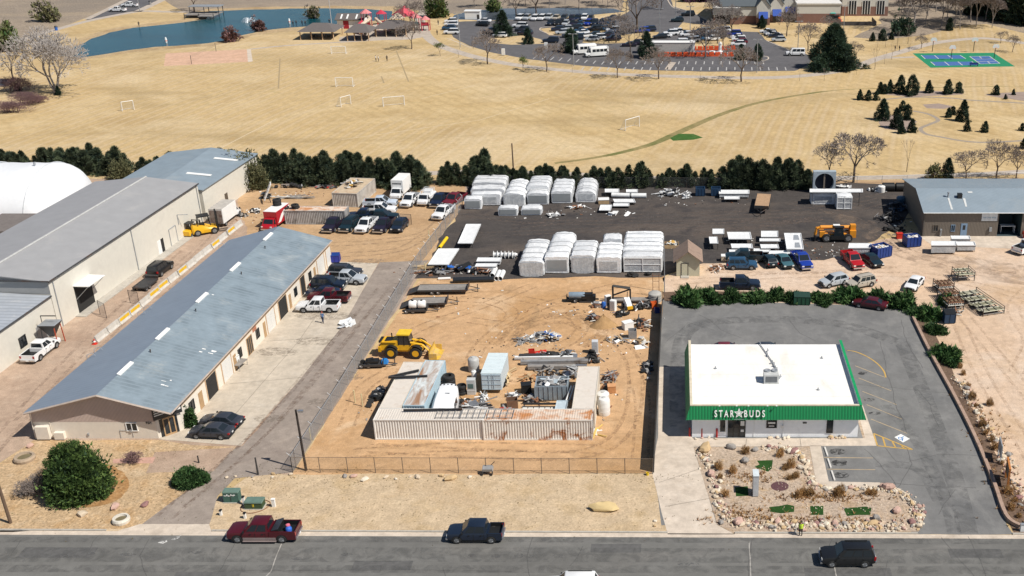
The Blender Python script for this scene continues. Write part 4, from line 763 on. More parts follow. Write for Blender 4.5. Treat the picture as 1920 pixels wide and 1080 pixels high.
# ------------------------------------------------------------------ vehicles (front towards +X)
def car_sec(x,zb,zt,hw,crown=.03):
 pts=[(.86,zb),(.98,zb+.1),(1.0,zb+.5*(zt-zb)),(.985,zt-.14),(.93,zt-.02),(.6,zt+crown*.7)]
 L=[(x,a*hw,z)for a,z in pts];return L+[(x,0,zt+crown)]+[(x,-a*hw,z)for a,z in reversed(pts)]
KIND={'pickup':dict(W=2.0,r=.4,ax=(1.85,-1.8),st=[(2.95,.5,.82,.84),(2.9,.42,1.02,.95),(2.5,.36,1.12,1),(1.5,.34,1.17,1),(.2,.34,1.2,1),(-.78,.34,1.22,1)],cab=(1.5,.62,-.72,-.66,1.19,1.93),bed=(-.82,-2.95,1.28,.78),zl=.88),'longbed':dict(W=2.05,r=.42,ax=(2.25,-2.0),st=[(3.3,.5,.85,.84),(3.25,.42,1.06,.95),(2.8,.36,1.17,1),(1.75,.34,1.22,1),(.3,.34,1.25,1),(-.8,.34,1.27,1)],cab=(1.78,.9,-.74,-.68,1.24,2.0),bed=(-.84,-3.35,1.32,.8),zl=.9),'sportpick':dict(W=1.9,r=.39,ax=(1.7,-1.6),st=[(2.65,.5,.82,.82),(2.6,.42,1.0,.94),(2.2,.36,1.1,1),(1.35,.34,1.14,1),(.2,.34,1.17,1),(-1.25,.34,1.18,1)],cab=(1.35,.6,-1.2,-1.02,1.16,1.85),bed=(-1.28,-2.65,1.2,.78),zl=.85),'suv':dict(W=1.98,r=.39,ax=(1.55,-1.5),st=[(2.5,.48,.8,.82),(2.44,.4,1.0,.94),(2.05,.34,1.12,1),(1.15,.32,1.17,1),(0,.32,1.18,1),(-2.1,.34,1.2,1),(-2.45,.42,1.12,.95),(-2.5,.5,.9,.88)],cab=(1.18,.5,-2.42,-2.12,1.17,1.84),zl=.86,nw=3),'cross':dict(W=1.86,r=.36,ax=(1.4,-1.32),st=[(2.28,.46,.72,.8),(2.2,.38,.92,.93),(1.75,.32,1.04,1),(1.05,.3,1.08,1),(0,.3,1.1,1),(-1.85,.32,1.14,1),(-2.2,.4,1.08,.95),(-2.28,.5,.9,.86)],cab=(1.2,.35,-2.2,-1.7,1.08,1.66),zl=.8,nw=2),'sedan':dict(W=1.83,r=.34,ax=(1.45,-1.4),st=[(2.4,.44,.62,.78),(2.32,.34,.78,.92),(1.8,.27,.92,1),(1.15,.25,.97,1),(0,.25,.98,1),(-1.6,.27,1.02,1),(-2.25,.34,.99,.95),(-2.4,.46,.84,.86)],cab=(1.25,.35,-1.85,-1.0,.97,1.44),zl=.68,nw=2),'hatch':dict(W=1.78,r=.33,ax=(1.3,-1.25),st=[(2.08,.44,.64,.8),(2.0,.34,.82,.93),(1.55,.28,.96,1),(1.0,.26,1.0,1),(0,.26,1.02,1),(-1.7,.3,1.05,1),(-2.0,.4,1.0,.95),(-2.08,.48,.85,.88)],cab=(1.15,.4,-2.0,-1.5,1.0,1.5),zl=.7,nw=2),'van':dict(W=2.0,r=.37,ax=(1.8,-1.75),st=[(2.8,.48,.8,.84),(2.74,.4,1.0,.95),(2.35,.34,1.12,1),(1.75,.32,1.2,1),(0,.32,1.22,1),(-2.7,.36,1.22,1),(-2.85,.45,1.15,.96)],cab=(1.8,1.1,-2.8,-2.72,1.2,2.1),zl=.85,nw=3),}
def wheel(parent,x,y,r,wd=.26):
 t=MB();s=1 if y>0 else-1;m=Matrix.Translation((x,y,r))@Matrix.Rotation(-s*math.pi/2,4,'X')
 t.lathe([(r*.55,-wd/2),(r*.9,-wd/2),(r,-wd*.32),(r,wd*.32),(r*.92,wd/2),(r*.62,wd/2),(r*.6,wd*.3),(.001,wd*.3)],16,m)
 o=t.build('wheel',RUBBER,parent,smooth=35)
 t=MB();t.lathe([(r*.58,wd*.5),(r*.54,wd*.36),(r*.2,wd*.42),(.001,wd*.45)],14,m)
 for k in range(5):
  a=k*2*math.pi/5;p=m@Vector((r*.16*math.cos(a),r*.16*math.sin(a),wd*.44));q=m@Vector((r*.58*math.cos(a),r*.58*math.sin(a),wd*.47));t.tube(p,q,.035,n=4)
 t.build('rim',RIM,o,smooth=35)
def make_car(kind,label,name=None,trim=None,bed_in=None,extra=None):
 K=KIND[kind];hw=K['W']/2;root=thing(name or{'pickup':'pickup_truck','longbed':'pickup_truck','sportpick':'pickup_truck','suv':'suv','van':'passenger_van'}.get(kind,'car'),label,{'pickup':'pickup truck','longbed':'pickup truck','sportpick':'pickup truck','suv':'SUV','cross':'SUV','van':'van'}.get(kind,'car'))
 b=MB();b.loft([car_sec(x,zb,zt,s*hw)for x,zb,zt,s in reversed(K['st'])])
 bx0,tx0,tx1,bx1=K['cab'][0],K['cab'][1],K['cab'][3],K['cab'][2];z0,z1=K['cab'][4],K['cab'][5]
 wb,wt=hw*.94,hw*.76
 bot=[(bx1,-wb,z0-.03),(bx0,-wb,z0-.03),(bx0,wb,z0-.03),(bx1,wb,z0-.03)];top=[(tx1,-wt,z1),(tx0,-wt,z1),(tx0,wt,z1),(tx1,wt,z1)]
 e=.09;top2=[(tx1+e,-wt+e,z1+.045),(tx0-e,-wt+e,z1+.045),(tx0-e,wt-e,z1+.045),(tx1+e,wt-e,z1+.045)]
 b.add(bot+top+top2,[(0,1,5,4),(1,2,6,5),(2,3,7,6),(3,0,4,7),(4,5,9,8),(5,6,10,9),(6,7,11,10),(7,4,8,11),(8,9,10,11)])
 if 'bed' in K:
  x1,x0,zr,zf=K['bed'];t=.09
  for s in(1,-1):b.bx(x0,x1,min(s*hw,s*(hw-t)),max(s*hw,s*(hw-t)),.42,zr)
  b.bx(x0,x0+.08,-hw+t,hw-t,.5,zr-.02);b.bx(x1-.06,x1,-hw+t,hw-t,.5,zr)
  b.slot(1);b.bx(x0+.08,x1-.06,-hw+t,hw-t,.62,zf)
  for s in(1,-1):b.bx(x0+.08,x1-.06,min(s*(hw-t),s*(hw-t-.02)),max(s*(hw-t),s*(hw-t-.02)),zf,zr-.05)
 b.slot(1)
 for ax in K['ax']:
  for s in(1,-1):
   y=s*(hw+.004);rr=K['r']*1.32;b.add([(ax+rr*math.cos(a),y,max(.3,K['r']+rr*math.sin(a)))for a in[-.5+k*(math.pi+1)/12 for k in range(13)]],[tuple(range(13))if s<0 else tuple(range(12,-1,-1))])
 xr=K['bed'][1]if 'bed' in K else K['st'][-1][0];xf=K['st'][0][0]
 if trim:b.slot(2);[b.bx(K['ax'][1]+.55,K['ax'][0]-.55,s*(hw+.012)-.012,s*(hw+.012)+.012,.42,.66)for s in(1,-1)];[b.bx(K['ax'][1]+.5,K['ax'][0]-.55,s*(hw+.1)-.08,s*(hw+.1)+.08,.3,.36)for s in(1,-1)]
 b.slot(1)
 for s in(1,-1):
  for x in((bx0+.02,(bx0+bx1)/2-.02,bx1+.25)if kind not in('van',)else(bx0-.9,bx0+.02)):b.bx(x-.014,x+.014,s*(hw+.004)-.006,s*(hw+.004)+.006,.45,z0-.06)
  b.bx(K['ax'][1]+.5,K['ax'][0]-.5,s*(hw+.002)-.008,s*(hw+.002)+.008,.3,.4)
  for x in(bx0-.85,(bx0+bx1)/2-.75):b.bx(x-.1,x+.1,s*(hw+.02)-.02,s*(hw+.02)+.02,z0-.2,z0-.15)
 if kind=='suv':
  for s in(1,-1):b.bx(tx1+.25,tx0-.25,s*wt*.86-.03,s*wt*.86+.03,z1+.06,z1+.11)
 body=b.build('body',[WHITE,bed_in or BLACK,trim or BLACK],root,smooth=38)
 body.material_slots[0].link='OBJECT';body.material_slots[0].material=WHITE
 g=.012;F_=[bot[1],bot[2],top[2],top[1]];Bk=[bot[3],bot[0],top[0],top[3]];Rt=[bot[0],bot[1],top[1],top[0]];Lf=[bot[2],bot[3],top[3],top[2]]
 m=MB();pane(m,F_,.06,.94,.1,.95,g);m.build('windshield',GLASS,root)
 m=MB();pane(m,Bk,.1,.9,.2,.88,g);m.build('rear_window',GLASS,root)
 n=K.get('nw',2);L=bx0-bx1
 cuts={2:[(.09,.47),(.5,.84)],3:[(.05,.31),(.34,.59),(.62,.88)]}[n]
 if 'bed' in K:cuts=[(.08,.47),(.51,.85)]
 for u0,u1 in cuts:
  m=MB();pane(m,Rt,u0,u1,.14,.93,g);m.build('side_window',GLASS,root)
  m=MB();pane(m,Lf,1-u1,1-u0,.14,.93,g);m.build('side_window',GLASS,root)
 for ax in K['ax']:
  for s in(1,-1):wheel(root,ax,s*(hw-.1),K['r']*1.06)
 zl=K['zl']
 for s in(1,-1):
  m=MB();m.box((xf-.09,s*hw*.72,zl),(.2,hw*.34,.17));m.build('headlight',LAMP,root)
  m=MB();m.box((xr+.07,s*hw*.87,zl+.12),(.2,hw*.22,.3 if n!=2 or 'bed' in K else .18));m.build('taillight',TAIL,root)
  m=MB();m.box((bx0-.25,s*(hw+.09),z0+.1),(.12,.2,.17));m.build('mirror',BLACK,root)
 m=MB();m.box((xf-.01,0,zl-.06),(.1,hw*.95,.24));m.build('grille',BLACK,root)
 big='bed' in K or kind in('suv','van')
 m=MB();m.box((xf+.01,0,.5),(.2,hw*1.78,.2 if big else .12));m.build('bumper',CHROME if big else BLACK,root)
 m=MB();m.box((xr-.04,0,.55),(.18,hw*1.78,.2 if big else .12));m.build('bumper',CHROME if big else BLACK,root)
 m=MB();m.box((xr-.015 if not big else xr-.14,0,zl if not big else .56),(.02,.34,.15));m.build('number_plate',WHITE,root)
 return root
PROTO={}
def place_car(kind,px,py,head,colour,label,group=None,z=0,world=None,name=None,**kw):
 """head: compass of the bonnet, 0 = right along the street, 90 = away from the street"""
 key=(kind,kw.get('key',''));x,y=world or G(px,py)
 if key not in PROTO:
  o=make_car(kind,label,trim=kw.get('trim'),bed_in=kw.get('bed_in'));PROTO[key]=o;o.location=(x,y,z);o.rotation_euler=(0,0,R(head))
  if group:o['group']=group
  o['label']=label
 else:o=dup(PROTO[key],(x,y,z),R(head),label,group=group)
 for c in o.children:
  if c.name.split('.')[0]=='body':c.material_slots[0].link='OBJECT';c.material_slots[0].material=paint(*colour)
 sc=kw.get('sc')
 if sc:o.scale=(sc,)*3
 return o
cW=('white',(.74,.75,.76));cS=('silver',(.42,.45,.48));cT=('champagne',(.42,.38,.32));cK=('black',(.01,.011,.013));cN=('navy',(.008,.016,.042));cR=('maroon',(.075,.005,.011));cD=('dark_red',(.14,.012,.02))
cB=('steel_blue',(.02,.07,.14));cTe=('teal',(.007,.022,.031));cLT=('light_teal',(.05,.125,.15));cBr=('bright_blue',(.01,.04,.30));cRed=('bright_red',(.42,.008,.012));cP=('plum',(.017,.013,.028));cG=('graphite',(.035,.04,.052));cDN=('dark_navy',(.01,.018,.036))
place_car('longbed',497,1007,180,cR,'dark red crew-cab pickup with grey lower trim parked at the kerb',key='trim',trim=M('grey_trim',(.25,.2,.19),.45))
x,y=G(497,1007);t=thing('toolbox','black slanted toolbox across the bed of the dark red pickup at the kerb','toolbox',(x+1.35,y,.82));MB().hexa([(-.4,-.9,0),(.3,-.9,0),(.3,.9,0),(-.4,.9,0)],[(-.3,-.9,.5),(.4,-.9,.75),(.4,.9,.75),(-.3,.9,.5)]).build('case',BLACK,t);MB().box((.05,0,.66),(.72,1.84,.05),0,tilt=(0,-.32)).build('lid',M('tonneau',(.03,.035,.045),.4),t)
t=thing('bundle','blue and pink bundle in the open bed of the dark red pickup','bundle',(x+2.5,y-.2,.82));MB().lathe([(.001,0),(.3,.05),(.33,.3),(.22,.5),(.001,.55)],10).build('bag',M('bag_blue',(.03,.12,.5),.6),t,smooth=50);MB().lathe([(.001,.4),(.22,.45),(.2,.65),(.001,.75)],10,Matrix.Translation((-.1,.2,0))).build('cloth',M('cloth_pink',(.6,.14,.2),.7),t,smooth=50)
place_car('sportpick',893,1009,180,cDN,'black short-bed crew-cab pickup with a roll bar parked at the kerb',key='dark')
place_car('suv',1588,1053,180,cK,'large black SUV driving along the street below the rock garden')
x,y,_=P(1071,1068,1.95);place_car('suv',0,0,180,cW,'white vehicle cut off by the bottom edge, only its roof showing',world=(x,y-.78))
place_car('sedan',399,817,176,cG,'dark grey-blue sedan nearest the street beside the workshop entrance','dark sedans by the workshop entrance')
place_car('sedan',417,797,172,cG,'dark grey-blue sedan half hidden behind another by the workshop entrance','dark sedans by the workshop entrance')
place_car('pickup',79,664,87,cW,'white pickup with black open bed parked beside the cream hall',key='dark')
place_car('suv',302,511,86,cK,'black boxy off-roader between the cream hall and the concrete barriers')
for a in(('pickup',598,582,180,cW,'white crew-cab pickup beside the workshop with a man standing next to it'),('pickup',618,565,178,cR,'dark red pickup with a black bed cover parked behind the white pickup'),('sedan',606,555,178,cN,'dark blue car hidden between the red pickup and the dark blue SUV'),('suv',617,541,357,cDN,'long dark blue SUV with its nose away from the workshop doors'),('pickup',650,530,355,cS,'silver-white crew-cab pickup at the far end of the workshop apron'),('suv',648,518,357,cG,'dark grey SUV hidden behind the silver-white pickup'),('pickup',627,428,262,cP,'dark plum pickup at the left end of the front row'),('suv',656,429,262,cTe,'dark teal SUV second from left in the front row'),('pickup',688,429,262,cW,'white pickup in the middle of the front row of five'),('pickup',721,429,262,cP,'dark plum pickup with a grey bumper, fourth in the front row'),('cross',750,430,264,cDN,'small dark blue SUV at the right end of the front row'),('pickup',714,387,2,('ice',(.5,.57,.66)),'pale white-blue crew-cab pickup with bed toward the containers'),('pickup',712,400,2,cW,'white pickup side-on behind the front row, dark bed'),('pickup',684,411,181,cN,'dark blue pickup side-on behind the plum pickup'),('longbed',712,414,2,cTe,'long dark teal pickup side-on just behind the front row'),('pickup',770,382,262,cW,'white pickup facing the camera right of the box van'),('pickup',825,382,262,cN,'navy blue pickup in the back row beside the red one'),('pickup',853,381,250,cD,'red pickup against the fence of the gravel yard'),('pickup',832,405,256,cW,'white pickup alone beside the wire fence')):place_car(*a)
for a in(('pickup',1395,489,180,cTe,'dark teal pickup hidden behind the steel blue SUV'),('suv',1391,503,0,cB,'steel blue SUV side-on beside the pile of scrap wood'),('hatch',1442,495,104,cTe,'small dark teal hatchback with its tail toward the camera'),('sedan',1470,496,284,cLT,'light teal sedan facing the camera beside the blue pickup'),('pickup',1503,496,282,cBr,'bright blue pickup with chrome front facing the camera'),('pickup',1598,495,282,cRed,'bright red pickup facing the camera beside a dark sedan'),('sedan',1634,494,290,cTe,'dark teal sedan next to the bright red pickup'),('cross',1563,534,207,cS,'silver crossover parked at an angle behind the juniper hedge'),('suv',1613,537,205,cT,'champagne SUV with roof rack behind the juniper hedge'),('sedan',1714,538,240,cW,'white sedan with sunroof near the corner of the juniper hedge'),('pickup',1387,540,0,cDN,'dark blue pickup with bed cover behind the juniper hedge'),('sedan',1631,576,158,cR,'dark red sedan parked against the hedge in the shop lot')):place_car(*a,**({'sc':.93}if a[0]in('suv',)else{}))
for px,col,lb in((1357,cD,'maroon car behind the white shop, only its roof visible'),(1434,cG,'dark car behind the white shop, only its roof visible')):
 x,y,_=P(px,643,1.46);place_car('sedan',0,0,0,col,lb,world=(x+.4,y-.25))
place_car('van',1491,104,180,cW,'white passenger van beside the huge dark evergreen in the far car park')
for px,py,lb in((221,22,'white pickup on the road corner left of the pond, nearer one'),(244,13,'white pickup on the road corner left of the pond, farther one')):place_car('pickup',px,py,178,cW,lb,'white pickups on the pond road')
place_car('pickup',1925,470,40,cW,'white vehicle cut off by the right edge beside the warehouse apron')
# buses, box trucks, rescue truck
def box_truck(name,label,cat,cabcol,boxmat,L=4.6,hb=2.5,W=2.2,stripe=None,rear=None,signmat=None,cabz=2.0):
 t=thing(name,label,cat);hw=W/2;cp=paint(*cabcol)
 b=MB();b.loft([car_sec(x,zb,zt,s*hw*.92)for x,zb,zt,s in((.6,.42,1.25,1),(1.4,.42,1.22,1),(2.0,.45,1.12,.98),(2.2,.52,.9,.88))])
 bo_=[(.45,-hw*.88,1.2),(1.5,-hw*.88,1.2),(1.5,hw*.88,1.2),(.45,hw*.88,1.2)];to_=[(.45,-hw*.74,cabz),(.95,-hw*.74,cabz),(.95,hw*.74,cabz),(.45,hw*.74,cabz)];b.hexa(bo_,to_);b.build('cab',cp,t,smooth=38)
 m=MB();pane(m,[bo_[1],bo_[2],to_[2],to_[1]],.06,.94,.1,.92,.012);m.build('windshield',GLASS,t)
 m=MB();pane(m,[bo_[0],bo_[1],to_[1],to_[0]],.2,.85,.15,.9,.012);pane(m,[bo_[2],bo_[3],to_[3],to_[2]],.15,.8,.15,.9,.012);m.build('side_window',GLASS,t)
 m=MB();m.bx(.4-L,.4,-hw,hw,.75,.75+hb);bxo=m.build('cargo_box',boxmat,t)
 m=MB();m.bx(.38-L,.38,-hw+.04,hw-.04,.75+hb,.8+hb);m.build('box_roof',WHITE if not rear else M('dusty_roof',(.44,.41,.37),.8),t)
 m=MB();m.bx(.34-L,.4-L,-hw+.12,hw-.12,.85,.6+hb);m.build('rear_door',rear or WHITEM,t)
 if stripe:
  m=MB()
  for s in(1,-1):
   y=s*(hw+.012);pts=[(.1,1.0),(-.9,1.0),(-2.2,1.9),(.4-L+.05,2.3),(.4-L+.05,2.9),(-2.4,2.65),(-1.3,2.2),(-.4,1.4)]
   m.add([(x,y,z)for x,z in pts],[tuple(range(8))]if s<0 else[tuple(range(7,-1,-1))])
  m.build('side_stripe',WHITE,t)
 if signmat:
  m=MB();[m.bx(.401,.42,-.8+k*.24,-.64+k*.24,2.62,2.86)for k in range(7)];m.build('lettering',signmat,t)
 m=MB();m.bx(.4-L,2.0,-.4,.4,.5,.74);m.build('chassis',DKSTEEL,t)
 for ax in(1.45,1.3-L):
  for s in(1,-1):wheel(t,ax,s*(hw-.16),.42)
 for s in(1,-1):
  m=MB();m.box((2.12,s*hw*.68,.95),(.14,.3,.2));m.build('headlight',LAMP,t);m=MB();m.box((1.35,s*(hw+.1),1.45),(.1,.22,.36));m.build('mirror',BLACK,t)
 m=MB();m.box((2.2,0,.55),(.16,W*.86,.2));m.build('bumper',CHROME,t)
 return t
def put(o,px,py,head):o.location=(*G(px,py),0);o.rotation_euler=(0,0,R(head));return o
put(box_truck('box_truck','white box van with lettering above the windscreen facing the camera','van',cW,WHITE,4.4,2.6,signmat=BLACK),748,370,264)
put(box_truck('box_truck','white box truck with a rusty grey roller door beside the cream hall','truck',cW,WHITE,5.2,2.5,2.4,rear=M('rusty_door',(.26,.22,.2),.8,col2=(.14,.08,.06),sc2=1.5,lo=.45,hi=.65)),432,409,86)
put(box_truck('rescue_truck','red rescue truck with white roof and white swoosh on its side','truck',('rescue_red',(.40,.01,.02)),paint('rescue_red',(.40,.01,.02)),4.8,2.3,2.3,stripe=True),512,428,262)
svc=box_truck('service_truck','white service truck with racks and open tool boxes in the back row','truck',cW,WHITEM,3.2,.7,2.1,cabz=1.95);put(svc,799,381,262)
m=MB()
for k in range(4):m.path([(-.2-k*.7,-.9,1.45),(-.2-k*.7,-.9,2.3),(-.2-k*.7,.9,2.3),(-.2-k*.7,.9,1.45)],.05)
m.bx(-2.6,-1.2,-.8,.6,1.5,2.0);m.build('rack',WHITEM,svc)
bus=thing('minibus','white minibus farther from the path, behind its twin in the car park','minibus')
b=MB();b.loft([car_sec(x,zb,zt,s*1.15,.06)for x,zb,zt,s in((-3.6,.5,2.75,.97),(-3.5,.4,2.85,1),(1.6,.4,2.85,1),(1.9,.4,2.7,.97))]);b.loft([car_sec(x,zb,zt,s*1.05)for x,zb,zt,s in((1.7,.42,1.4,1),(2.6,.42,1.3,1),(3.3,.46,1.15,.96),(3.45,.55,.9,.88))]);b.hexa([(1.7,-.98,1.35),(2.7,-.98,1.3),(2.7,.98,1.3),(1.7,.98,1.35)],[(1.7,-.85,2.35),(2.0,-.85,2.3),(2.0,.85,2.3),(1.7,.85,2.35)]);b.build('body',WHITE,bus,smooth=35)
m=MB();pane(m,[(2.7,-.98,1.3),(2.7,.98,1.3),(2.0,.85,2.3),(2.0,-.85,2.3)],.06,.94,.1,.95,.02);m.build('windshield',GLASS,bus)
m=MB()
for s in(1,-1):
 for k in range(4):m.box((.9-k*1.15,s*1.155,1.95),(1.0,.02,.8))
 m.box((2.1,s*.95,1.75),(.6,.1,.6))
m.build('side_window',GLASS,bus)
m=MB();m.box((3.45,0,.75),(.08,1.6,.5));m.build('grille',BLACK,bus)
for ax in(2.5,-2.3):
 for s in(1,-1):wheel(bus,ax,s*.95,.4)
put(bus,1095,101,200);dup(bus,(*G(1118,106),0),R(200),'white minibus nearer the path, in front of its twin in the car park',group='minibuses in the far car park');bus['group']='minibuses in the far car park'
# far parked cars: one small mesh each
def far_mesh(kind):
 K=KIND[kind];hw=K['W']/2;b=MB();b.loft([car_sec(x,zb,zt,s*hw)for x,zb,zt,s in reversed(K['st'])])
 bx0,tx0,bx1,tx1,z0,z1=K['cab'];wb,wt=hw*.94,hw*.78;bo=[(bx1,-wb,z0-.03),(bx0,-wb,z0-.03),(bx0,wb,z0-.03),(bx1,wb,z0-.03)];to=[(tx1,-wt,z1),(tx0,-wt,z1),(tx0,wt,z1),(tx1,wt,z1)]
 b.add(bo+to,[(4,5,6,7)]);zb=z1+.04;b.box(((tx0+tx1)/2,0,z1+.03),(tx0-tx1-.1,wt*1.9,.06))
 b.slot(1);b.add(bo+to,[(0,1,5,4),(1,2,6,5),(2,3,7,6),(3,0,4,7)])
 for ax in K['ax']:
  for s in(1,-1):b.tube((ax,s*(hw-.2),K['r']),(ax,s*(hw+.01),K['r']),K['r'],n=10)
 b.slot(2);[b.box((K['st'][0][0]-.06,s*hw*.7,K['zl']),(.16,hw*.34,.16))for s in(1,-1)]
 return b.build('parked_car',[WHITE,GLASS,LAMP],smooth=38)
FP={}
def far_car(px,py,head,col,where):
 kind=rnd.choice(['suv','cross','sedan','cross','suv'])
 if kind not in FP:o=far_mesh(kind);FP[kind]=o
 else:o=FP[kind].copy();COL.objects.link(o)
 o.location=(*G(px,py),0);o.rotation_euler=(0,0,R(head));o.material_slots[0].link='OBJECT';o.material_slots[0].material=paint(*col)
 return tag(o,f'{ {"suv": "tall", "cross": "small", "sedan": "low"}[kind] } {col[0].replace("_", " ")} car {where}','car','cars in the far car park')
fc=[cW,cS,cK,cN,cDN,cG,cW,cTe,cP,cB,cS]
rows=[([(975,37),(988,37),(1003,38),(1016,37.5),(1029,36.5),(1043,37)],262,'in the lot row along the grey pond, left half',[cW,cS,cW,cW,cS,cT]),([(1058,38),(1072,39),(1083,38),(1096,37),(1108,38)],262,'in the lot row along the grey pond, right half',[cG,cP,cN,cW,cG]),([(1032,47),(1047,47),(1061,47.5),(1075,48),(1089,47.5),(1103,47),(1115,46.5),(1130,46)],262,'in the second lot row by the grassy island',[cDN,cK,cS,cP,cB,cBr,cDN,cN]),([(1150,36),(1142,44),(1142,54)],200,'at the bend of the lot by the big bare tree',[cN,cB,cK]),([(1054,64),(1089,60),(1092,64),(1097,70),(1115,58),(1115,69),(1140,68),(1160,66)],195,'around the middle grassy island of the lot',[cS,cB,cW,cW,cK,cTe,cP,cG]),([(1204,61),(1216,59),(1238,72),(1246,70),(1258,66),(1266,64),(1274,63)],190,'in the slanted row before the orange play barriers',[cBr,cN,cK,cW,cW,cW,cK]),([(1275,84),(1284,82),(1292,79),(1300,78),(1306,76),(1316,74),(1328,71)],185,'in the row just behind the orange play barriers',[cW,cW,cS,cS,cB,cG,cDN]),([(1376,67),(1383,72),(1385,77),(1388,82),(1384,86)],185,'along the central lane near the orange play barriers',[cBr,cW,cW,cD,cW]),([(1438,62),(1444,65),(1449,67),(1454,70),(1460,78)],180,'in the lot row below the recreation centre',[cW,cS,cW,cN,cS]),([(846,43),(846,49),(842,56),(847,64)],185,'in the four-car row at the left end of the lot',[cW,cW,cB,cW]),([(908,42),(905,49),(920,63),(938,70),(975,52),(980,59),(985,66)],170,'around the dark pines at the left of the lot',[cW,cK,cN,cW,cW,cG,cP]),([(1046,58),(1062,57),(1078,56),(1128,57),(1150,60),(1068,70),(1080,74),(1122,74),(1150,76),(1110,77)],190,'among the cars right of the middle grassy island',[cN,cS,cK,cB,cW,cG,cDN,cW,cP,cS]),([(1288,68),(1300,66),(1312,63),(1322,62),(1336,76),(1346,72)],186,'in the short row behind the bare trees of the island',[cW,cN,cK,cS,cW,cTe]),([(1033,80),(1180,87),(1193,84),(1270,41),(1290,30),(1346,62),(1356,60)],180,'standing apart in the drive lane of the lot',[cDN,cP,cP,cTe,cK,cS,cW])]
for pts,hd,where,cols in rows:
 for i,(px,py)in enumerate(pts):far_car(px,py,hd+rnd.uniform(-5,5),cols[i%len(cols)],where)
# ------------------------------------------------------------------ vegetation
def leafmat(name,col,var=.35,hue=None):
 m,nt,bs=_nodes(name);n=noise(nt,1.3,4);c=mixc(nt,ramp(nt,n,.35,.65),[x*(1-var)for x in col],[x*(1+var)for x in col])
 if hue:c=mixc(nt,ramp(nt,noise(nt,.6,3),.55,.7),c,hue)
 oi=nt.nodes.new('ShaderNodeObjectInfo');c=mixc(nt,1.0,c,grey(nt,ramp(nt,oi.outputs['Random'],0,1,.75,1.3)),'MULTIPLY')
 nt.links.new(c,bs.inputs['Base Color']);bs.inputs['Roughness'].default_value=.75;bs.inputs['Specular IOR Level'].default_value=.25;return m
BARK=M('bark',(.12,.09,.07),.95,bmp=.4,sc=4);BARKG=M('grey_bark',(.27,.24,.22),.95,bmp=.3,sc=4);TWIG=M('twig',(.22,.185,.165),.95);TWIGP=M('pale_twig',(.40,.37,.35),.95);TWIGR=M('red_twig',(.2,.12,.12),.95)
J1=leafmat('juniper',(.055,.072,.04));J2=leafmat('juniper_light',(.085,.11,.06),hue=(.13,.115,.075));J3=leafmat('juniper_dark',(.022,.04,.03))
PN1=leafmat('pine',(.04,.075,.02));PN2=leafmat('pine_light',(.075,.12,.03));PN3=leafmat('pine_dark',(.016,.034,.014))
SH1=leafmat('shrub',(.035,.085,.024));SH2=leafmat('shrub_light',(.07,.13,.04));SH3=leafmat('shrub_dark',(.014,.04,.014))
OL1=leafmat('olive',(.11,.115,.055));OL2=leafmat('olive_light',(.19,.18,.09));GR1=leafmat('bud_green',(.12,.16,.045))
SPR=leafmat('spruce',(.022,.045,.028));SPR2=leafmat('spruce_light',(.045,.075,.045))
def leaves(n_clump,per,centre_fn,size,seed,spread,up=.35,aspect=.45,puff=0):
 """leaf-sized triangles gathered in clumps; returns verts, faces, material index (0..2 by clump)"""
 g=np.random.default_rng(seed);V=[];Mi=[]
 for k in range(n_clump):
  c,out,sc=centre_fn(g);out=np.array(out,float);out/=(np.linalg.norm(out)+1e-9)
  d=out[None]*.8+g.normal(0,.62,(per,3));d[:,2]+=up;d/=np.linalg.norm(d,axis=1)[:,None]+1e-9
  base=np.array(c)[None]+g.normal(0,spread*sc,(per,3))
  if puff:u=g.normal(0,1,(per,3));u/=np.linalg.norm(u,axis=1)[:,None];base=np.array(c)[None]+u*spread*sc*g.random((per,1))**.4;d=u+out[None]*.5;d[:,2]+=up;d/=np.linalg.norm(d,axis=1)[:,None]
  L=size*sc*g.uniform(.6,1.3,(per,1))
  side=np.cross(d,g.normal(0,1,(per,3)));side/=np.linalg.norm(side,axis=1)[:,None]+1e-9
  a=base-side*L*aspect;b=base+side*L*aspect;t=base+d*L*1.5
  V.append(np.stack([a,b,t],1).reshape(-1,3));w_=g.random();mi=0 if w_<.5 else(1 if w_<.78 else 2)
  q=np.full(per,mi);q[g.random(per)<.15]=1;Mi.append(q)
 V=np.concatenate(V);n=len(V)//3
 return V,np.arange(n*3).reshape(n,3),np.concatenate(Mi)
def mesh_np(name,V,Fc,mi,mats):
 me=bpy.data.meshes.new(name);n=len(Fc);me.vertices.add(len(V));me.vertices.foreach_set('co',V.astype(np.float32).ravel());me.loops.add(n*3);me.loops.foreach_set('vertex_index',Fc.astype(np.int32).ravel())
 me.polygons.add(n);me.polygons.foreach_set('loop_start',np.arange(0,n*3,3,dtype=np.int32));me.polygons.foreach_set('material_index',mi.astype(np.int32))
 for m in mats:me.materials.append(m)
 me.update(calc_edges=True);me.validate();return me
def tree_obj(name,label,cat,crown,trunk_b,trunk_m,group=None):
 t=thing(name,label,cat,group=group)
 o=bpy.data.objects.new('crown',crown);COL.objects.link(o);o.parent=t
 if trunk_b:trunk_b.build('trunk',trunk_m,t)
 return t
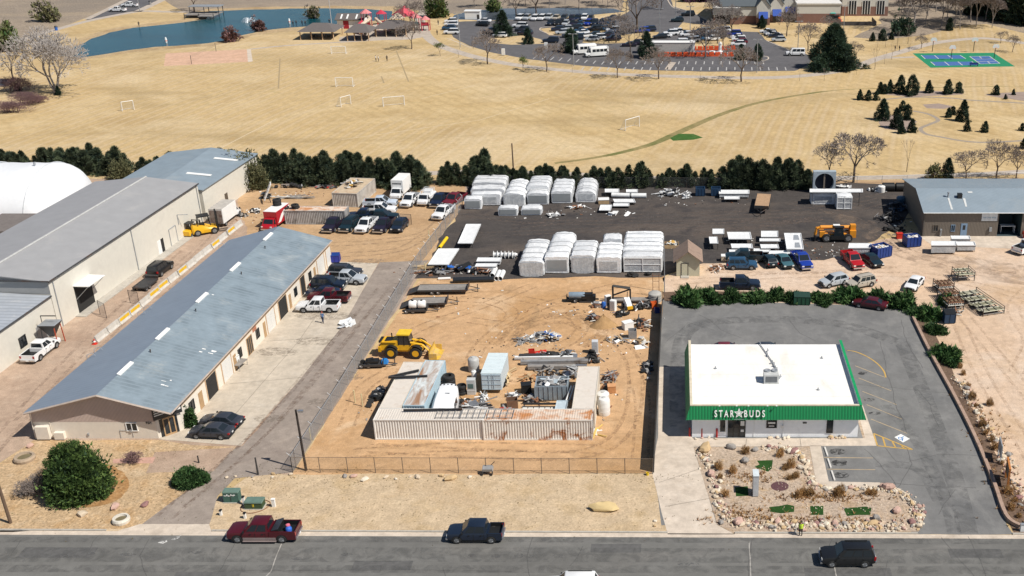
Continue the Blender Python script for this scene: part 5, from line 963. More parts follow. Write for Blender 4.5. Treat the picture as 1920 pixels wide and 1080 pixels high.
def conifer_fn(h,r,base=.0,pw=.85,wob=.25,seed=0,round_=0.0):
 ph=random.Random(seed);k=[ph.uniform(0,6.28)for _ in range(6)]
 def f(g):
  u=g.random()**1.15;z=base+(h-base)*u;a=g.random()*6.283
  rr=r*((1-u)**pw*(1-round_)+round_*math.sqrt(max(0,1-(2*u-.85)**2/1.4)))*(1+wob*math.sin(3*a+k[0]+4*u)+wob*.7*math.sin(5*a+k[1]-7*u))+.06
  q=.72+.3*g.random();return(rr*q*math.cos(a),rr*q*math.sin(a),z),(math.cos(a),math.sin(a),.25),.55+.6*(1-u*.5)
 return f
def conifer(name,label,cat,h,r,n,per,size,mats,seed,base=.1,pw=.85,wob=.25,up=.35,round_=0,trunk=.12,group=None,spread=.22,aspect=.45,puff=0):
 V,Fc,mi=leaves(n,per,conifer_fn(h,r,base,pw,wob,seed,round_),size,seed,spread,up,aspect,puff)
 b=MB();b.tube((0,0,0),(0,0,h*.8),trunk,trunk*.3,n=6);rr=random.Random(seed)
 for k in range(7):z=h*(.15+.09*k);a=rr.uniform(0,6.28);L=r*(1-z/h)*.7;b.tube((0,0,z),(L*math.cos(a),L*math.sin(a),z+.15),trunk*.3,.015,n=4)
 return tree_obj(name,label,cat,mesh_np('crown',V,Fc,mi,mats),b,BARK,group)
def bush_fn(rx,ry,h,wob=.2,seed=0,low=.0):
 ph=random.Random(seed);k=[ph.uniform(0,6.28)for _ in range(6)]
 def f(g):
  a=g.random()*6.283;s=g.uniform(low,1);c=math.sqrt(max(0,1-s*s));e=(1+wob*math.sin(2*a+k[0])*.6+wob*math.sin(3*a+k[1]+3*s)+wob*.6*math.sin(7*a+k[2]+5*s))*g.uniform(.78,1.02)
  return(rx*c*math.cos(a)*e,ry*c*math.sin(a)*e,h*s*e),(c*math.cos(a),c*math.sin(a),s),g.uniform(.7,1.2)
 return f
def bush(name,label,cat,rx,ry,h,n,per,size,mats,seed,wob=.2,group=None,spread=.12,up=.3,core=True,low=0.0,puff=0,aspect=.45):
 V,Fc,mi=leaves(n,per,bush_fn(rx,ry,h,wob,seed,low),size,seed,spread,up,aspect if 'grass' not in name else .1,puff)
 if core:
  V2,F2,m2=leaves(n//2,per,lambda g,f=bush_fn(rx*.72,ry*.72,h*.72,wob,seed,low):f(g),size*1.5,seed+1,spread*1.6,up);F2=F2+len(V);V=np.concatenate([V,V2]);Fc=np.concatenate([Fc,F2]);mi=np.concatenate([mi,m2])
 b=MB();rr=random.Random(seed)
 for k in range(6):a=rr.uniform(0,6.28);b.tube((0,0,0),(rx*.5*math.cos(a),ry*.5*math.sin(a),h*.6),.06,.02,n=5)
 return tree_obj(name,label,cat,mesh_np('crown',V,Fc,mi,mats),b,BARK,group)
def bare(name,label,h,spread_,seed,twig=TWIG,bark=BARK,depth=6,forks=3,thick=.16,lean=.55,buds=None,stems=1,group=None,cat='tree'):
 r=random.Random(seed);tb=MB();cb=MB();tips=[];mr=.055 if h>11 else(.032 if h>6 else .012)
 def grow(p,d,L,rad,k):
  q=p+d*L*.5+Vector((r.gauss(0,1),r.gauss(0,1),r.gauss(0,.5)))*L*.05;e=q+(d+Vector((r.gauss(0,.1),r.gauss(0,.1),.05))).normalized()*L*.5
  m=tb if k<=1 else cb;n=6 if k<=1 else(4 if k<4 else 3);ra=max(rad,mr);m.tube(p,q,ra,max(mr,rad*.85),n,cap=False);m.tube(q,e,max(mr,rad*.85),max(mr,rad*.7),n,cap=False)
  if k>=depth:tips.append(e);return
  f=forks if k<depth-1 else forks+1
  a0=r.uniform(0,6.28)
  for i in range(f):
   a=a0+i*6.283/f+r.uniform(-.5,.5);u=d.orthogonal().normalized();v=d.cross(u);s=r.uniform(.6,1.25)*lean
   nd=(d+(u*math.cos(a)+v*math.sin(a))*s*spread_+Vector((0,0,.1))).normalized();grow(e if i else q.lerp(e,r.uniform(.6,1)),nd,L*r.uniform(.62,.84),rad*r.uniform(.5,.66),k+1)
 for s in range(stems):
  a=r.uniform(0,6.28);d=Vector((0,0,1))if stems==1 else Vector((math.cos(a)*.35,math.sin(a)*.35,1)).normalized()
  grow(Vector((.2*s,0,0)),d,h*.3,thick,0)
 t=thing(name,label,cat,group=group);tb.build('trunk',bark,t);c=cb.build('crown',twig,t)
 zmax=max(p.z for p in tips);t.scale=(h/zmax,)*3
 if buds:
  g=np.random.default_rng(seed);ps=np.array([tuple(p)for p in tips]);V,Fc,mi=leaves(len(ps),5,(lambda g,it=iter(ps):(next(it),(0,0,1),1)),.16,seed,.22);o=bpy.data.objects.new('foliage',mesh_np('foliage',V,Fc,mi,[buds,buds,OL2]));COL.objects.link(o);o.parent=t
 return t
def at(o,px,py,rz=0,sc=None):
 o.location=(*G(px,py),0);o.rotation_euler=(0,0,rz)
 if sc:o.scale=o.scale*sc
 return o
# windbreak: dense dark junipers along the back of the yards
wb_pro=[conifer('juniper_tree','','tree',4.9,1.6,130,44,.26,[J1,J2,J3],100+i,.1,.68+.1*(i%3),.42,.8,.08*(i%2),spread=.36,aspect=.2,puff=1)for i in range(5)]
wb=[]
def wbrow(x0,x1,y0,y1,step,hs,lab,mats=None):
 x=x0
 while x<x1:
  t=(x-x0)/(x1-x0);wb.append((x+rnd.uniform(-4,4),y0+(y1-y0)*t+rnd.uniform(-4,3),rnd.uniform(*hs)*rnd.choice((.65,.85,1,1,1.12)),lab));x+=step*rnd.uniform(.45,.95)
wbrow(-8,245,328,325,13,(.82,1.15),'dark juniper in the windbreak behind the white dome and metal hall');wbrow(262,385,330,328,17,(.75,1.15),'dark juniper in the windbreak behind the blue-grey roofed building')
wbrow(418,500,335,338,11,(1.0,1.3),'tall dark juniper in the windbreak at the corner of the blue-grey roofed building');wbrow(505,795,340,350,10.5,(.85,1.2),'dark juniper in the windbreak behind the parked pickups')
wbrow(832,1360,346,349,12,(.66,.98),'dark juniper in the windbreak along the back of the gravel yard');wbrow(1372,1520,350,352,9,(1.0,1.32),'tall dark juniper at the right end of the windbreak');wbrow(885,920,340,341,14,(1.1,1.3),'dark juniper standing above the others near the wooden pole')
wbrow(-8,240,320,318,26,(.9,1.1),'dark juniper in the windbreak behind the white dome and metal hall');wbrow(520,780,332,340,22,(1.0,1.2),'dark juniper in the windbreak behind the parked pickups')
for i,(x,y,s,lab)in enumerate(wb):
 p=wb_pro[i%5];s*=.88;sc=(s*rnd.uniform(.9,1.2),s*rnd.uniform(.9,1.2),s)
 if i<5:o=p;o.location=(*G(x,y),0);o.scale=sc;o.rotation_euler[2]=rnd.uniform(0,6);o['label']=lab;o['group']='juniper windbreak'
 else:dup(p,(*G(x,y),0),rnd.uniform(0,6),lab,group='juniper windbreak',scale=sc).rotation_euler=(rnd.gauss(0,.07),rnd.gauss(0,.07),rnd.uniform(0,6))
for i,(x,y,s)in enumerate(((462,352,1.3),(488,352,.8),(230,335,.8))):
 o=bush('willow_bush',['tall olive-grey budding bush at the corner of the blue-grey roofed building','small olive-grey budding bush beside the taller one near the scrap pile','olive-grey budding bush behind the metal hall roof'][i],'bush',2.2,2,4.2,200,16,.24,[OL1,OL2,OL1],60+i,.3,spread=.3,up=.8);at(o,x,y,0,s)
# foreground pine and shrubs
o=bush('mugo_pine','big round dark green pine in the gravel garden at the lower left','tree',2.85,2.7,5.9,560,150,.15,[PN1,PN2,PN3],7,.07,spread=.34,up=.4,low=-.05,puff=1,aspect=.2);o.location=(*G(152,926),0)
o=bush('round_shrub','low rounded bright green juniper shrub beside the asphalt driveway','shrub',1.8,1.45,1.6,360,70,.1,[SH1,SH2,SH3],8,.08,spread=.16,puff=1,aspect=.25);o.location=(*G(357,905),0)
o=bush('leafy_shrub','upright leafy green shrub beside the workshop entrance','shrub',.75,.75,2.0,150,18,.16,[SH1,SH2,SH3],9,.2,spread=.1);o.location=(*G(357,797),0)
for i,(x,y,h,s)in enumerate(((95,917,2.6,3),(70,925,2.2,5),(245,867,1.4,6),(45,930,1.8,8))):
 o=bare('bare_shrub',['leafless grey shrub tucked against the big pine','leafless grey shrub farther left of the big pine','small leafless reddish shrub on the pink path','low leafless shrub near the leaning pole'][i],h,1.5,s,TWIGR if i==2 else TWIG,depth=5,thick=.05,stems=5,lean=.7,cat='shrub');o.location=(*G(x,y),0)
# juniper shrubs round the shop lot
js=[bush('juniper_shrub','','shrub',2.0,1.35,1.1,150,70,.3,[SH1,SH2,SH3],20+i,.4,spread=.2,up=.3,aspect=.13)for i in range(3)]
for i,(x,y,s,lab)in enumerate(((1292,566,1.15,'big juniper shrub at the left corner of the shop lot by the fence'),(1330,562,1.0,'juniper shrub second from the left behind the shop lot'),(1372,562,.85,'low juniper shrub in front of the dark blue pickup'),(1412,563,.9,'low juniper shrub just right of the dark blue pickup'),(1452,561,.8,'low juniper shrub left of the green dumpster'),(1486,563,.75,'small juniper shrub touching the green dumpster on its left'),(1541,565,.85,'juniper shrub between the green dumpster and the dark red sedan'),(1598,563,1.1,'juniper shrub behind the dark red sedan'),(1650,568,.95,'juniper shrub above the tail of the dark red sedan'),(1686,572,1.15,'largest juniper shrub at the top right of the shop lot'),(1736,596,.95,'juniper shrub at the corner next to the blue dumpster'),(1753,622,.75,'low juniper shrub below the blue dumpster'),(1776,673,.95,'spiky juniper shrub lowest along the lot edge'),(1775,567,.8,'dark juniper shrub behind the corner, near the scrap frames'))):
 p=js[i%3];o=p if i<3 else dup(p,(0,0,0));o.location=(*G(x,y),0);o.rotation_euler=(0,0,rnd.uniform(0,6)if i not in(9,)else 0);s*=.88;o.scale=(s*rnd.uniform(.9,1.15),s,s*rnd.uniform(.85,1.15));o['label']=lab;o['group']='juniper shrubs round the shop lot'
# big bare cottonwoods, lot trees and saplings
bp=[bare('bare_tree','',8.6,1.25,200+i,TWIG,BARK,6,3,.2,.62)for i in range(3)]
bt=[(830,0,0)]
BT=[(772,92,1.0,'bare tree on the path beside the red playground'),(914,120,1.15,'broad bare tree by the path, left of the white sign'),(1025,134,.95,'bare tree by the path below the dark pine'),(1158,146,.95,'bare tree by the path near the minibuses'),(1235,148,1.05,'bare tree by the path below the orange barriers'),(1390,153,1.2,'bare tree by the path below the low dark pines'),(1515,95,1.0,'bare tree beside the white van and the huge evergreen'),(1475,68,1.1,'bare tree below the blue awnings'),(1195,62,1.9,'huge bare tree with wide grey crown in the car park'),(1182,104,1.15,'bare tree in front of the dark conifer in the car park'),(1323,108,1.3,'bare tree rising out of the orange play barriers'),(1155,80,1.1,'bare tree in the middle of the car park island'),(1345,82,.9,'bare tree behind the orange barriers, left of two'),(1356,90,.8,'bare tree behind the orange barriers, right of two'),(1372,66,1.1,'bare tree at the left corner of the recreation centre'),(1338,45,1.0,'bare tree in front of the grey porch'),(1605,110,.6,'small bare tree right of the huge evergreen'),(1600,342,1.25,'bare tree with a forked trunk behind the blue-grey tank'),(1552,335,.85,'bare budding tree left of the forked tree'),(968,34,1.3,'bare tree on the near bank of the grey pond, left'),(1005,32,1.5,'bare tree on the near bank of the grey pond, right'),(1240,18,1.0,'bare tree beside the entrance road'),(364,22,1.2,'bare tree at the fishing pier'),(1560,70,.8,'thin bare tree left of the dark fence'),(1898,98,.6,'bare sapling at the right end of the blue and green court'),(1727,92,.55,'bare sapling above the left corner of the court'),(1810,340,.75,'bare tree behind the roof of the taupe warehouse'),(1868,335,.9,'bare tree near the right edge behind the warehouse'),(1905,335,.8,'bare tree at the right edge behind the warehouse'),(1876,81,.45,'small bare tree near the path at the far right'),(777,62,1.3,'dark bare tree right of the red playground')]
for i,(x,y,s,lab)in enumerate(BT):
 p=bp[i%3]
 if i<3:o=p;base=o.scale.x;o.scale=(base*s,)*3
 else:base=p.scale.x/BT[i%3][2];o=dup(p,(0,0,0),0,scale=base*s)
 o.location=(*G(x,y),0);o.rotation_euler=(0,0,rnd.uniform(0,6));o['label']=lab;o['group']='bare park trees'
o=bare('cottonwood','large pale leafless cottonwood leaning over the pond at the left',17,1.15,31,TWIGP,BARKG,6,3,.36,.6,stems=4);o.location=(*G(104,176),0)
o=bare('cottonwood','large leafless tree right of the recreation centre',19,1.1,33,TWIG,BARKG,6,3,.36,.6);o.location=(*G(1714,58),0)
o=bare('dead_tree','broken leafless tree at the left edge below the green willow',12,.8,35,TWIG,BARK,4,3,.22,.6);o.location=(*G(30,164),0)
for i,(x,y,s)in enumerate(((1765,50,15),(1790,46,14),(1820,42,15),(1848,38,14),(1740,30,14),(1690,24,12),(1030,16,9),(1085,16,9),(1140,12,9),(890,14,7),(1775,42,13),(1800,55,12),(1830,50,14),(1755,22,14),(1785,15,14),(1815,20,14),(1840,8,13),(1735,46,11),(1860,52,11),(1700,40,10),(1725,12,13),(910,12,8),(985,10,8),(1060,8,10),(1110,18,8),(1160,14,9),(1005,12,8),(1130,6,9))):
 o=bare('thicket_tree','grey leafless tree in the thicket between the recreation centre and the dark evergreens',s,1.0,300+i%3,TWIG,BARKG,5,4,.2,.6,group='thicket trees' if i<6 or 10<=i<21 else 'far bank trees')if i<3 else dup(bpy.data.objects['thicket_tree'+('' if i%3==0 else f'.{i % 3:03d}')],(0,0,0),rnd.uniform(0,6),'grey leafless tree in the thicket between the recreation centre and the dark evergreens' if i<6 or 10<=i<21 else 'grey leafless tree on the far bank of the grey pond',group='thicket trees' if i<6 or 10<=i<21 else 'far bank trees')
 if i>=3:o.scale=o.scale*(s/14.5)
 o.location=(*G(x,y),0)
for i,(x,y,s)in enumerate(((1682,92,5.5),(1672,112,4.5),(1640,130,6),(1658,120,3.5),(1606,140,3),(1704,98,3.5),(1702,82,6),(1545,152,3.5),(1499,152,3.4),(1313,152,3),(1073,136,3),(1700,322,6.5),(1850,315,6),(1660,88,4),(1644,97,4),(860,108,3),(1920,90,4))):
 if i==0:sap=o=bare('sapling','',s,.55,77,TWIG,BARK,4,2,.06,.5)
 else:o=dup(sap,(0,0,0),rnd.uniform(0,6));o.scale=sap.scale*(s/5.5)
 o.location=(*G(x,y),0);o['label']='thin leafless sapling standing in the park grass' if i not in(11,12)else['thin leafless sapling behind the left corner of the taupe warehouse','thin leafless sapling behind the right part of the taupe warehouse'][i-11];o['group']='park saplings'
for i,(x,y,s,lab)in enumerate(((826,105,3.6,'yellow-green budding young tree left of the broad bare tree'),(981,131,3.2,'yellow-green budding young tree right of the broad bare tree'))):
 o=bare('young_tree',lab,s,.8,80+i,TWIG,BARK,4,3,.06,.6,buds=GR1);o.location=(*G(x,y),0)
o=bare('pink_blossom_tree','small purple-pink blossom tree beside the entrance road',5,.9,91,leafmat('plum_leaf',(.12,.03,.09)),BARK,4,3,.1,.7,buds=leafmat('blossom',(.16,.035,.11)));o.location=(*G(1223,14),0)
o=bare('pink_blossom_tree','purple-pink blossom tree left of the recreation centre',6,.9,92,leafmat('plum_leaf2',(.12,.03,.09)),BARK,4,3,.1,.7,buds=leafmat('blossom2',(.16,.04,.13)));o.location=(*G(1296,24),0)
for i,(x,y,h,r_)in enumerate(((15,166,4,4.5),(40,190,3.5,5),(8,205,3,6),(60,186,2,3))):
 o=bare('red_willow',['mauve leafless willow thicket at the left edge, upper','mauve leafless willow thicket at the left edge, widest','mauve leafless willow thicket at the left edge, lowest','low mauve leafless willow beside the pale cottonwood'][i],h,2.2,95+i,TWIGR,TWIGR,5,3,.06,.8,stems=10,cat='shrub');o.location=(*G(x,y+6),0);o.scale.x*=1.6
# evergreens
o=conifer('evergreen_tree','huge dark bushy evergreen beside the white van in the far car park','tree',11.5,6.3,420,80,.5,[SPR,SPR2,J3],41,.2,.8,.34,.3,.1,.35,spread=.8,aspect=.2,puff=1);o.location=(*G(1562,128),0)
ep=[conifer('conifer','','tree',8,2.5,170,44,.4,[SPR,SPR2,J3],50+i,.15,.75,.34,.4,.05+.15*i,spread=.5,aspect=.2,puff=1)for i in range(3)]
EV=[(944,68,1.35,'dark pine in the left part of the far car park'),(990,82,.8,'rust-brown tinged pine beside the dark pine in the far car park'),(1071,98,1.2,'dark spreading pine behind the minibuses'),(1213,108,1.25,'narrow dark conifer left of the white trailer and orange barriers'),(1388,112,.75,'low dark pine at the end of the orange barriers, left one'),(1420,113,.8,'low dark pine at the end of the orange barriers, right one'),(1428,53,.7,'small dark conifer in front of the blue awnings'),(1650,176,.6,'dark conifer left in the upper park cluster'),(1658,176,.5,'slim dark conifer second in the upper park cluster'),(1668,174,.65,'rounded dark conifer third in the upper park cluster'),(1688,175,.9,'broad dark conifer, tallest mass of the upper park cluster'),(1709,178,1.0,'tall pointed dark conifer at the right of the upper park cluster'),(1741,174,.62,'small dark conifer alone right of the upper cluster'),(1777,176,.72,'grey-green conifer beside the rounded one on the bark bed'),(1797,174,.55,'rounded dark conifer on the bark bed'),(1612,187,.5,'low dark conifer at the left end of the park clusters'),(1628,188,.5,'low dark conifer second from the left in the park clusters'),(1642,188,.45,'low green conifer just above the leaning pine'),(1655,225,.95,'leaning green pine on the left of the middle park group'),(1680,240,.9,'dark pine with bare lower stem in the middle park group'),(1700,224,.7,'dark pine behind, right in the middle park group'),(1690,250,.55,'low dark pine in front in the middle park group'),(1710,248,.6,'dark pine at the right of the middle park group'),(1692,208,.5,'slim conifer at the back of the middle park group'),(1805,227,.95,'dark pine alone above the curved park path'),(1778,220,.45,'small leaning dark pine left of the lone pine'),(1786,215,.4,'small dark pine touching the lone pine'),(1813,246,.5,'small dark conifer below the lone pine'),(1846,248,.5,'small bright green conifer right of the others'),(1867,178,.5,'bushy dark conifer on the far right bark bed'),(1900,178,.3,'tiny conifer on the far right bark bed'),(1885,186,.25,'tiniest conifer on the far right bark bed'),(1916,245,.35,'small conifer cut by the right edge, upper'),(1919,278,.45,'small conifer cut by the right edge, lower'),(1775,337,.85,'pointed dark conifer behind the taupe warehouse roof'),(1655,76,.6,'dark conifer in the bush group below the big leafless tree'),(1636,77,.45,'small dark conifer at the left of that bush group'),(1671,74,.4,'slim dark conifer inside that bush group'),(1780,57,.7,'dark conifer at the foot of the grey thicket'),(110,178,.45,'dark evergreen bush at the foot of the pale cottonwood'),(35,170,.4,'dark evergreen bush at the foot of the broken tree')]
for i,(x,y,s,lab)in enumerate(EV):
 p=ep[i%3];o=p if i<3 else dup(p,(0,0,0));o.location=(*G(x,y),0);o.rotation_euler=(0,0,rnd.uniform(0,6));s*=.62 if y>150 else .72;o.scale=(s*rnd.uniform(.85,1.15),s*rnd.uniform(.85,1.15),s);o['label']=lab;o['group']='park conifers'
for i,(x,y,s,lab)in enumerate(((1690,66,5,'wide dark green bush under the big leafless tree'),(820,32,6,'green budding tree between the two ponds'),(15,95,6.5,'green-topped willow at the left edge above the pale cottonwood'),(92,40,5.5,'olive bush in the scrub field beyond the path'),(588,34,3.5,'olive budding willow on the near shore of the pond'),(434,78,3.5,'russet-leaved young tree on the shore of the pond'),(486,58,3.2,'russet-leaved small tree near the fountain'),(1420,330,2,'low olive bush behind the windbreak'),(1750,338,2.6,'pale budding bush beside the pointed conifer'),(925,22,4,'green bush on the far bank of the grey pond'))):
 mt=[SPR,SPR2,J3]if i==0 else([GR1,OL1,SH1]if i in(1,2,9)else([leafmat('russet',(.11,.05,.04)),TWIGR,leafmat('russet_d',(.07,.035,.03))]if i in(5,6)else[OL1,OL2,TWIG]))
 o=bush('bush',lab,'bush',s*.62,s*.6,s,130,14,.09*s,mt,400+i,.3,spread=.06*s,up=.6,low=.15);o.location=(*G(x,y),0)
# dark wood in the top right corner
for i,(x,y)in enumerate(((1840,26),(1870,30),(1895,38),(1925,44),(1862,14),(1900,18),(1935,22),(1885,4),(1925,2),(1850,0),(1960,40),(1960,10))):
 if i==0:dk=o=conifer('evergreen_tree','','tree',13,5.5,420,20,.8,[SPR,J1,J3],61,.2,.6,.25,.3,.35,.3,spread=.5)
 else:o=dup(dk,(0,0,0),rnd.uniform(0,6));o.scale=(rnd.uniform(.8,1.2),)*3
 o.location=(*G(x,y),0);o['label']='dark evergreen in the wood at the top right corner';o['group']='top right evergreens'
# purple hedge and dark trees behind the recreation centre
for i,x in enumerate((1300,1322,1345,1368,1392,1416)):
 if i==0:pk=o=bush('plum_hedge','','bush',4,3,4.5,160,12,.5,[leafmat('plum_d',(.05,.02,.055)),leafmat('plum_m',(.075,.035,.08)),J3],70,.25,spread=.4)
 else:o=dup(pk,(0,0,0),rnd.uniform(0,6))
 o.location=(*G(x,2),0);o['label']='purple-leaved bush in the hedge behind the recreation centre';o['group']='purple hedge'
# ornamental grasses
og=[leafmat('straw',(.36,.2,.07)),leafmat('straw_l',(.46,.3,.14)),leafmat('straw_d',(.2,.1,.045))]
tuft=bush('grass_tuft','','ornamental grass',.3,.28,.62,90,12,.13,og,88,.2,spread=.06,up=1.6,core=False)
TU=[(1462,856),(1465,848),(1398,850),(1473,880),(1483,876),(1480,899),(1489,897),(1494,895),(1512,930),(1506,926),(1519,929),(1498,932),(1570,930),(1576,926),(1628,927),(1638,928),(1347,880),(1360,930),(1374,887),(1806,703),(1815,726),(1822,748),(1842,800),(1848,815),(1856,760),(1830,762),(1866,842),(1836,775),(1878,870),(1890,925),(1903,940),(1910,970),(1860,828),(1896,955),(1800,690),(1350,897)]
for i,(x,y)in enumerate(TU):
 o=tuft if i==0 else dup(tuft,(0,0,0));s=rnd.uniform(.75,1.35);o.location=(*G(x,y),0);o.scale=(s,s,s*rnd.uniform(.8,1.2));o.rotation_euler=(0,0,rnd.uniform(0,6))
 o['label']='straw-coloured ornamental grass tuft in the rock garden before the shop' if x<1700 else 'straw-coloured ornamental grass tuft in the planting strip beside the shop lot';o['group']='ornamental grass tufts'
# ------------------------------------------------------------------ containers
def corr(mb,a,c,z0,z1,pitch=.29,d=.075):
 """corrugated sheet standing on the plan line a-c, outside on the right-hand side"""
 a=Vector((a[0],a[1],0));c=Vector((c[0],c[1],0));L=(c-a).length;u=(c-a)/L;n=Vector((u.y,-u.x,0));k=max(2,int(L/pitch));p=L/k;pts=[]
 for i in range(k):pts+=[(i*p,0),(i*p+p*.3,0),(i*p+p*.5,-d),(i*p+p*.8,-d)]
 pts.append((L,0));q=[a+u*s+n*o for s,o in pts];m=len(q)
 mb.add([(p_.x,p_.y,z0)for p_ in q]+[(p_.x,p_.y,z1)for p_ in q],[(i,i+1,m+i+1,m+i)for i in range(m-1)])
def container(label,x,y,L,W,H,rz,side,top,group=None,door='+x',frame=None,rust=None):
 """box container; local x along its length, origin at the middle of the base"""
 t=thing('shipping_container',label,'shipping container',(x,y,0),rz,group);h,k=L/2,W/2;fr=frame or side
 for a,c,nm in(((-h,-k),(h,-k),'side_wall'),((h,k),(-h,k),'side_wall'),((h,-k),(h,k),'end_wall'),((-h,k),(-h,-k),'end_wall')):
  b=MB();corr(b,a,c,.16,H-.12);b.build(nm,side,t)
 b=MB();n_=int(L/.28)
 for i in range(n_):
  x0=-h+.06+(L-.12)*i/n_;p=(L-.12)/n_
  b.hexa([(x0+p*.15,-k+.1,H-.05),(x0+p*.7,-k+.1,H-.05),(x0+p*.7,k-.1,H-.05),(x0+p*.15,k-.1,H-.05)],[(x0+p*.3,-k+.12,H-.015),(x0+p*.55,-k+.12,H-.015),(x0+p*.55,k-.12,H-.015),(x0+p*.3,k-.12,H-.015)])
 b.bx(-h+.03,h-.03,-k+.05,k-.05,H-.12,H-.045);b.build('roof',top,t)
 b=MB()
 for sx in(-h,h):
  for sy in(-k,k):b.box((sx*.997,sy*.99,H/2),(.13,.13,H))
 for sy in(-k,k):b.box((0,sy*.995,H-.06),(L-.1,.09,.13));b.box((0,sy*.995,.09),(L-.1,.09,.16))
 for sx in(-h,h):b.box((sx*.998,0,H-.06),(.09,W-.1,.13));b.box((sx*.998,0,.09),(.09,W-.1,.16))
 b.build('frame',fr,t)
 sx=h if door=='+x' else-h;s=1 if sx>0 else-1;b=MB()
 for yy in(-.8,-.35,.35,.8):b.tube((sx+s*.07,yy*k,.2),(sx+s*.07,yy*k,H-.15),.025,n=5)
 b.build('door_bar',GALV,t);return t
cgw=M('container_white',(.73,.71,.67),.6,var=.05,col2=(.42,.36,.30),lo=.6,hi=.8,sc2=.5,stretch=(1,.3));cgr=M('container_rusty',(.71,.68,.63),.65,var=.06,col2=(.33,.13,.045),lo=.535,hi=.63,sc2=.55)
ctop=M('container_top',(.60,.55,.49),.7,var=.05,col2=(.45,.36,.28),lo=.55,hi=.75,sc2=.8);ctopr=M('container_top_rusty',(.62,.52,.43),.7,var=.06,col2=(.46,.20,.075),lo=.42,hi=.6,sc2=.6);cblue=M('container_blue',(.42,.55,.62),.6,var=.05,col2=(.32,.42,.5));ctopb=M('container_top_blue',(.55,.58,.58),.7,col2=(.30,.17,.1),lo=.42,hi=.6,sc2=.6,stretch=(.35,1.6))
ccream=M('container_cream',(.60,.55,.47),.65,var=.05,col2=(.5,.43,.35))
CX0,CX1=-33.5,-9.2;LW_=(CX1-CX0)/2
container('white corrugated shipping container with clean side, front left of the enclosure',CX0+LW_/2,106.85,LW_-.05,2.45,2.6,0,cgw,ctop,'front containers of the yard enclosure')
container('white corrugated shipping container with orange rust, front right of the enclosure',CX1-LW_/2,106.75,LW_-.05,2.45,2.6,0,cgr,ctopr,'front containers of the yard enclosure')
container('cream shipping container with two dark beams on its roof, left side of the enclosure',-32.15,113.9,11.4,2.45,2.6,R(89),ccream,ctop,door='-x')
container('light blue shipping container with a rust-stained roof, next to the cream one',-29.55,114.2,11.2,2.4,2.72,R(89),cblue,ctopb,door='-x')
container('cream shipping container along the right side of the enclosure',-10.4,113.2,10.4,2.5,2.6,R(90.5),ccream,ctop,door='-x')
x,y=G(596,421);container('grey shipping container with tyres and orange rust on its roof beside the red rescue truck',x-.3,y+1.2,10.3,2.4,2.5,R(-1),M('container_grey',(.36,.35,.34),.7,col2=(.2,.19,.18),lo=.5,hi=.6,sc2=.6),ctopr)
x,y=G(660,388);container('short grey container end with orange top beside the white pickups',x-.6,y+4.4,9,4.6,2.6,R(84),M('container_pale',(.47,.44,.4),.7,col2=(.3,.27,.24)),M('container_sandy_top',(.5,.4,.28),.8,col2=(.42,.2,.1),lo=.55,hi=.66))
# ------------------------------------------------------------------ fences
wire=veil('chain_link',(.3,.3,.3),.34);wire2=veil('chain_link_dusty',(.3,.22,.14),.17)
def fence(label,pts,h,step,mat,post,rail=True,pr=.04,name='chain_link_fence',panel='wire_mesh',arms=False,cat='fence',th=0.0):
 v=[Vector((p[0],p[1],0))for p in pts];t=thing(name,label,cat,v[0]);o=v[0]
 pb=MB();rb_=MB()
 for a,c in zip(v,v[1:]):
  L=(c-a).length;k=max(1,round(L/step));u=(c-a)/L;n=Vector((u.y,-u.x,0))
  if th:pb.hexa([tuple(p-o)for p in(a-n*th,a+n*th,c+n*th,c-n*th)][::-1],[tuple(p-o+Vector((0,0,h)))for p in(a-n*th,a+n*th,c+n*th,c-n*th)][::-1])
  else:pb.quad(tuple(a-o),tuple(c-o),tuple(c-o+Vector((0,0,h))),tuple(a-o+Vector((0,0,h))))
  rb_.tube(a-o+Vector((0,0,h)),c-o+Vector((0,0,h)),pr*.7,n=4)
  for i in range(k+(1 if c==v[-1]else 0)):
   q=a+(c-a)*i/k-o;m=MB();m.tube(q,q+Vector((0,0,h+.05)),pr,n=6)
   if arms:m.tube(q+Vector((0,0,h)),q+Vector((-.35,0,h+.35)),pr*.7,n=4)
   m.build('post',post,t)
 pb.build(panel,mat,t);rb_.build('rail',post,t);return t
BL=G(549,886);BR_=G(1224,889);TL=G(868,388)
fence('long chain-link fence with angled arms climbing between the asphalt drive and the sand yard',[BL,G(640,745),G(790,492),TL],2.1,3.0,wire,GALV,arms=True)
fence('low dusty chain-link fence along the street side of the sand yard',[BL,BR_],1.9,3.0,wire2,M('rusty_post',(.13,.1,.075),.8))
slat=lines_mat('privacy_slats',(.045,.04,.035),2.5,'Y',.6,.8,0,.4)
fence('tall dark privacy fence between the sand yard and the shop lot',[(BR_[0]+.1,BR_[1]+.3),(-1.75,142.6)],2.0,3.0,slat,DKSTEEL,name='privacy_fence',panel='slat_panel',th=.03)
fence('chain-link fence along the foot of the windbreak behind the gravel yard',[G(880,349),G(1200,352),G(1548,354)],2.0,4.5,veil('thin_mesh',(.2,.2,.2),.12),DKSTEEL)
fence('short piece of chain-link fence standing beside the front row of pickups',[G(748,419),G(772,421)],1.8,2.4,wire,DKSTEEL)
fence('grey post-and-wire fence along the trail behind the taupe warehouse',[G(1560,345),G(1700,342),G(1930,336)],1.4,5,veil('thin_wire',(.3,.28,.25),.12),GALV)
x,y=G(196,590);fence('open mesh gate leaf standing beside the canopy door of the hall',[(x-.6,y),(x+.9,y-1.2)],2.2,2,wire,DKSTEEL,name='mesh_gate',cat='gate')
